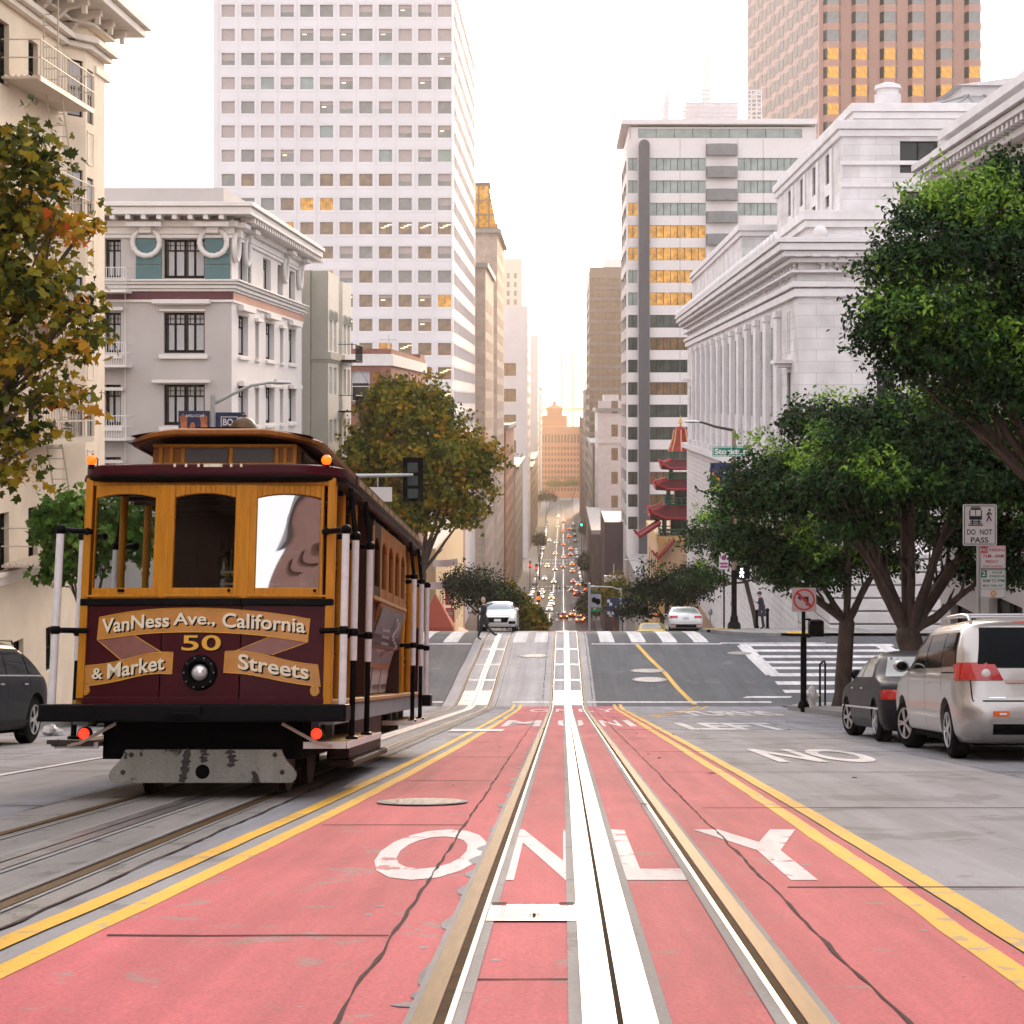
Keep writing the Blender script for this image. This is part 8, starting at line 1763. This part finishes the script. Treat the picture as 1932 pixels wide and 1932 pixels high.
def head_parts(o_, hx_, hy_, hz_, yaw, hair, cap_m=None):
    mb = MB(); Rm = Matrix.Translation((hx_,hy_,hz_)) @ Matrix.Rotation(yaw, 4, 'Z')          # head: looks along local -y
    q = MB(); q.ball((0,0,0), .098, (.82,1.0,1.2), 16); q.ball((0,-.095,-.015), .018, (.8,1.1,1.4), 8); q.ball((0,-.03,-.075), .06, (.85,1,.7), 10)
    for sx in (-1,1): q.ball((sx*.08,.0,-.01), .026, (.4,.8,1.2), 8)
    h_ = q.xf(Rm).build('head', skin_m, o_, smooth=180)
    q = MB()
    for sx in (-1,1): q.ball((sx*.032,-.085,.012), .011, (1,.6,.7), 8)
    q.ball((0,-.088,-.055), .02, (1.1,.3,.25), 8); q.xf(Rm).build('face_feature', M['cc_dark'], h_)
    q = MB()
    if cap_m: q.ball((0,.005,.035), .103, (.86,1.03,1.0), 14); q.prism([(-.07,-.07),(.07,-.07),(.06,-.16),(0,-.185),(-.06,-.16)], 'z', .03, .042)
    else: q.ball((0,.022,.03), .104, (.87,1.0,1.13), 14)
    q.xf(Rm).build('cap' if cap_m else 'hair', cap_m or hair, h_, smooth=60)
# man striding across the tracks, seen from his left; he walks to the right in the picture
J = base_body((.05,-.02)); J.update({'hipL': (.03,-.08,.88,.095,'pelvis'), 'kneeL': (-.08,-.09,.50,.068,'hipL'), 'ankL': (-.20,-.09,.09,.045,'kneeL'), 'toeL': (-.05,-.10,.035,.038,'ankL'),
    'hipR': (.03,.09,.88,.095,'pelvis'), 'kneeR': (.20,.10,.50,.068,'hipR'), 'ankR': (.50,.10,.19,.045,'kneeR'), 'toeR': (.62,.10,.20,.036,'ankR'),
    'shL': (.02,-.19,1.40,.062,'upper'), 'elL': (-.06,-.24,1.14,.052,'shL'), 'wrL': (-.14,-.16,1.04,.036,'elL'), 'shR': (.04,.18,1.40,.062,'upper'), 'elR': (-.05,.22,1.13,.052,'shR'), 'wrR': (-.22,.10,1.20,.036,'elR')})
hand(J, 'wrL', 'L', (-.8,.3,.4), (-.3,.4,.2)); hand(J, 'wrR', 'R', (-.7,-.3,.6), (-.3,.0,.3))
def cl1(k_): return 2 if k_[:3] in ('toe',) else (1 if k_[:2] in ('pa','f0','f1','f2','f3','g0','g1','g2','g3','th') or k_ == 'neck' else 0)
D = 69.0; xp = X(911, D); t, o = person('grey-haired man in a black suit striding across the left track', (xp, D, GZ(D)+.005), 0, J, [suit, skin_m, shoe], cl1, sc=1.02)
head_parts(o, .02, -.02, 1.645, R(205)+PI, hair_g)
mb = MB(); mb.prism([(-.13,1.16), (-.02,1.16), (.0,1.44), (-.07,1.44)], 'y', -.10, -.04); mb.build('shirt_front', shirt, o)
mb = MB(); mb.grid(lambda u, v: ((.0 if v < .5 else .0)+(.13+.10*v)*math.cos(2*PI*u)+.03+.02*v, .19*math.sin(2*PI*u)*(1+.05*v), 1.02-.34*v), 18, 4); mb.build('jacket_skirt', suit, o, smooth=90)
# man in a navy coat looking at his phone
J = base_body((-.05,0)); J.update({'hipL': (0,-.09,.88,.09,'pelvis'), 'kneeL': (.02,-.09,.48,.066,'hipL'), 'ankL': (.05,-.09,.08,.045,'kneeL'), 'toeL': (-.09,-.10,.035,.038,'ankL'), 'hipR': (0,.09,.88,.09,'pelvis'), 'kneeR': (.05,.10,.48,.066,'hipR'), 'ankR': (.14,.11,.08,.045,'kneeR'), 'toeR': (.0,.12,.035,.038,'ankR'),
    'shL': (-.03,-.19,1.40,.065,'upper'), 'elL': (.05,-.23,1.14,.055,'shL'), 'wrL': (-.02,-.22,.90,.04,'elL'), 'shR': (-.03,.18,1.40,.065,'upper'), 'elR': (.0,.2,1.15,.055,'shR'), 'wrR': (-.20,.06,1.22,.038,'elR')})
hand(J, 'wrL', 'L', (-.1,0,-.95), (-.4,.2,0)); hand(J, 'wrR', 'R', (-.8,-.3,.3), (-.2,.0,.5))
def cl2(k_): return 1 if cl1(k_) == 1 else (3 if k_[:3] == 'toe' else (2 if k_[:3] in ('kne','ank') else 0))
D = 75.2; xp = X(1437, D); t, o = person('man in a navy coat and cap looking at his phone on the corner', (xp, D, GZ(D)+.135), 0, J, [navy, skin_m, jean, shoe], cl2, sc=1.0)
head_parts(o, -.10, 0, 1.62, R(-90), hair_g, navy)
mb = MB(); mb.grid(lambda u, v: ((.15+.05*v)*math.cos(2*PI*u)+.01, (.19+.03*v)*math.sin(2*PI*u), 1.12-.52*v), 18, 4); mb.build('coat_skirt', navy, o, smooth=90)
mb = MB(); mb.box(-.36, -.345, -.02, .05, 1.24, 1.38); tag(mb.build('phone', M['dark'], loc=(xp, D, GZ(D)+.135)), 'dark phone held up by the man in the navy coat', 'phone')
# gripman inside the cable car
J = base_body((0,0)); J.update({'hipL': (-.09,0,.88,.09,'pelvis'), 'kneeL': (-.10,0,.48,.066,'hipL'), 'ankL': (-.10,0,.08,.045,'kneeL'), 'toeL': (-.11,-.14,.035,.038,'ankL'), 'hipR': (.09,0,.88,.09,'pelvis'), 'kneeR': (.10,.02,.48,.066,'hipR'), 'ankR': (.10,.03,.08,.045,'kneeR'), 'toeR': (.11,-.11,.035,.038,'ankR'),
    'shL': (-.19,0,1.40,.065,'upper'), 'elL': (-.24,-.08,1.16,.055,'shL'), 'wrL': (-.20,-.30,1.12,.04,'elL'), 'shR': (.19,0,1.40,.065,'upper'), 'elR': (.25,-.03,1.14,.055,'shR'), 'wrR': (.22,-.2,1.0,.038,'elR')})
hand(J, 'wrL', 'L', (.1,-.9,.1), (.3,-.1,.1)); hand(J, 'wrR', 'R', (.0,-.8,-.4), (-.2,-.1,.1))
loc = car.matrix_basis @ Vector((.36, 1.95, zb_ if False else hz(1330)+.03))
t, o = person('gripman in a dark uniform standing behind the middle cab window', loc, 0, J, [suit, skin_m, jean, shoe], cl2, sc=.88)
head_parts(o, 0, 0, 1.64, 0, hair_g, navy)
for i, (px, D) in enumerate(((1010, 336), (1022, 336.5), (1054, 335.4), (1061, 336.8), (1093, 336.2), (1041, 470.6), (1050, 471.5), (1056, 470.2), (1066, 471))):
    J_ = None; q = bpy.data.objects.new('person', o.parent.children[0].data); C.objects.link(q); q.location = (X(px, D), D, GZ(D)+.02); q.rotation_euler = (0,0,R(90 if i % 2 else -90)); tag(q, 'tiny dark pedestrian on the %s crossing down the hill' % ('nearer' if D < 400 else 'farther'), 'person', 'tiny pedestrians on the %s crossing' % ('nearer' if D < 400 else 'farther'))
# ================================================================ morning haze
mb = MB(); mb.box(-2600, 2600, -420, 9050, -71.5, 118)
hzm = bpy.data.materials.new('haze'); hzm.use_nodes = True; n = hzm.node_tree.nodes; n.remove(n['Principled BSDF'])
pv = n.new('ShaderNodeVolumePrincipled'); pv.inputs['Color'].default_value = (1,.88,.72,1); pv.inputs['Density'].default_value = .00021; pv.inputs['Anisotropy'].default_value = .45
hzm.node_tree.links.new(pv.outputs[0], n['Material Output'].inputs['Volume'])
tag(mb.build('haze', hzm), kind='stuff')
# ================================================================ separate pieces of one mesh become parts of their own
KEEP = set('oil_stain lettering letter_shadow gold_edge panel_gap crown trunk sign_print sticker_print banner_print poster_print frieze dentil joint rivet bolt raised_hand fire_escape face_feature antefix rusticated_base roof_seam window_frame clerestory_frame banner_flame red_ring green_light walking_man seam road_speck roof_lettering ceiling_rib guard_bar portrait step_bracket jade_frame plant_screen ridge upper_post roof_ladder'.split())
def split_pieces(o, gap=.012, most=90):
    me = o.data; n = len(me.vertices)
    if n > 6000 or n < 8: return
    co_ = np.empty(n*3); me.vertices.foreach_get('co', co_); co_ = co_.reshape(-1, 3); par = list(range(n))
    def find(a):
        while par[a] != a: par[a] = par[par[a]]; a = par[a]
        return a
    for p in me.polygons:
        v = p.vertices; r = find(v[0])
        for q in v[1:]: par[find(q)] = r
    root = np.array([find(i) for i in range(n)]); ids = np.unique(root)
    if len(ids) < 2 or len(ids) > 400: return
    bb = [(co_[root == i].min(0)-gap/2, co_[root == i].max(0)+gap/2) for i in ids]; k = len(ids); cl = list(range(k))
    def f2(a):
        while cl[a] != a: cl[a] = cl[cl[a]]; a = cl[a]
        return a
    for i in range(k):
        for j in range(i+1, k):
            if (bb[i][0] <= bb[j][1]).all() and (bb[j][0] <= bb[i][1]).all(): cl[f2(i)] = f2(j)
    gi = {r: f2(i) for i, r in enumerate(ids)}; groups = sorted(set(gi.values()))
    if not 2 <= len(groups) <= most: return
    pg = [gi[root[p.vertices[0]]] for p in me.polygons]; kids = list(o.children)
    for m_, g_ in enumerate(groups):
        bm_ = bmesh.new(); bm_.from_mesh(me); bm_.faces.ensure_lookup_table()
        bmesh.ops.delete(bm_, geom=[f for f in bm_.faces if pg[f.index] != g_], context='FACES'); loose = [v for v in bm_.verts if not v.link_faces]
        bmesh.ops.delete(bm_, geom=loose, context='VERTS'); nm = bpy.data.meshes.new(o.name.split('.')[0])
        for mm in me.materials: nm.materials.append(mm)
        bm_.to_mesh(nm); bm_.free()
        if m_ == 0: first = nm
        else:
            c = o.copy(); c.data = nm; c.name = o.name.split('.')[0]; C.objects.link(c)
    o.data = first
for o in [o for o in S.objects if o.type == 'MESH' and o.parent and o.data.users == 1 and o.get('kind') != 'stuff']:
    b_n = o.name.split('.')[0]
    if b_n in KEEP or b_n in ('wall', 'window', 'pane', 'head', 'body'): continue
    split_pieces(o)
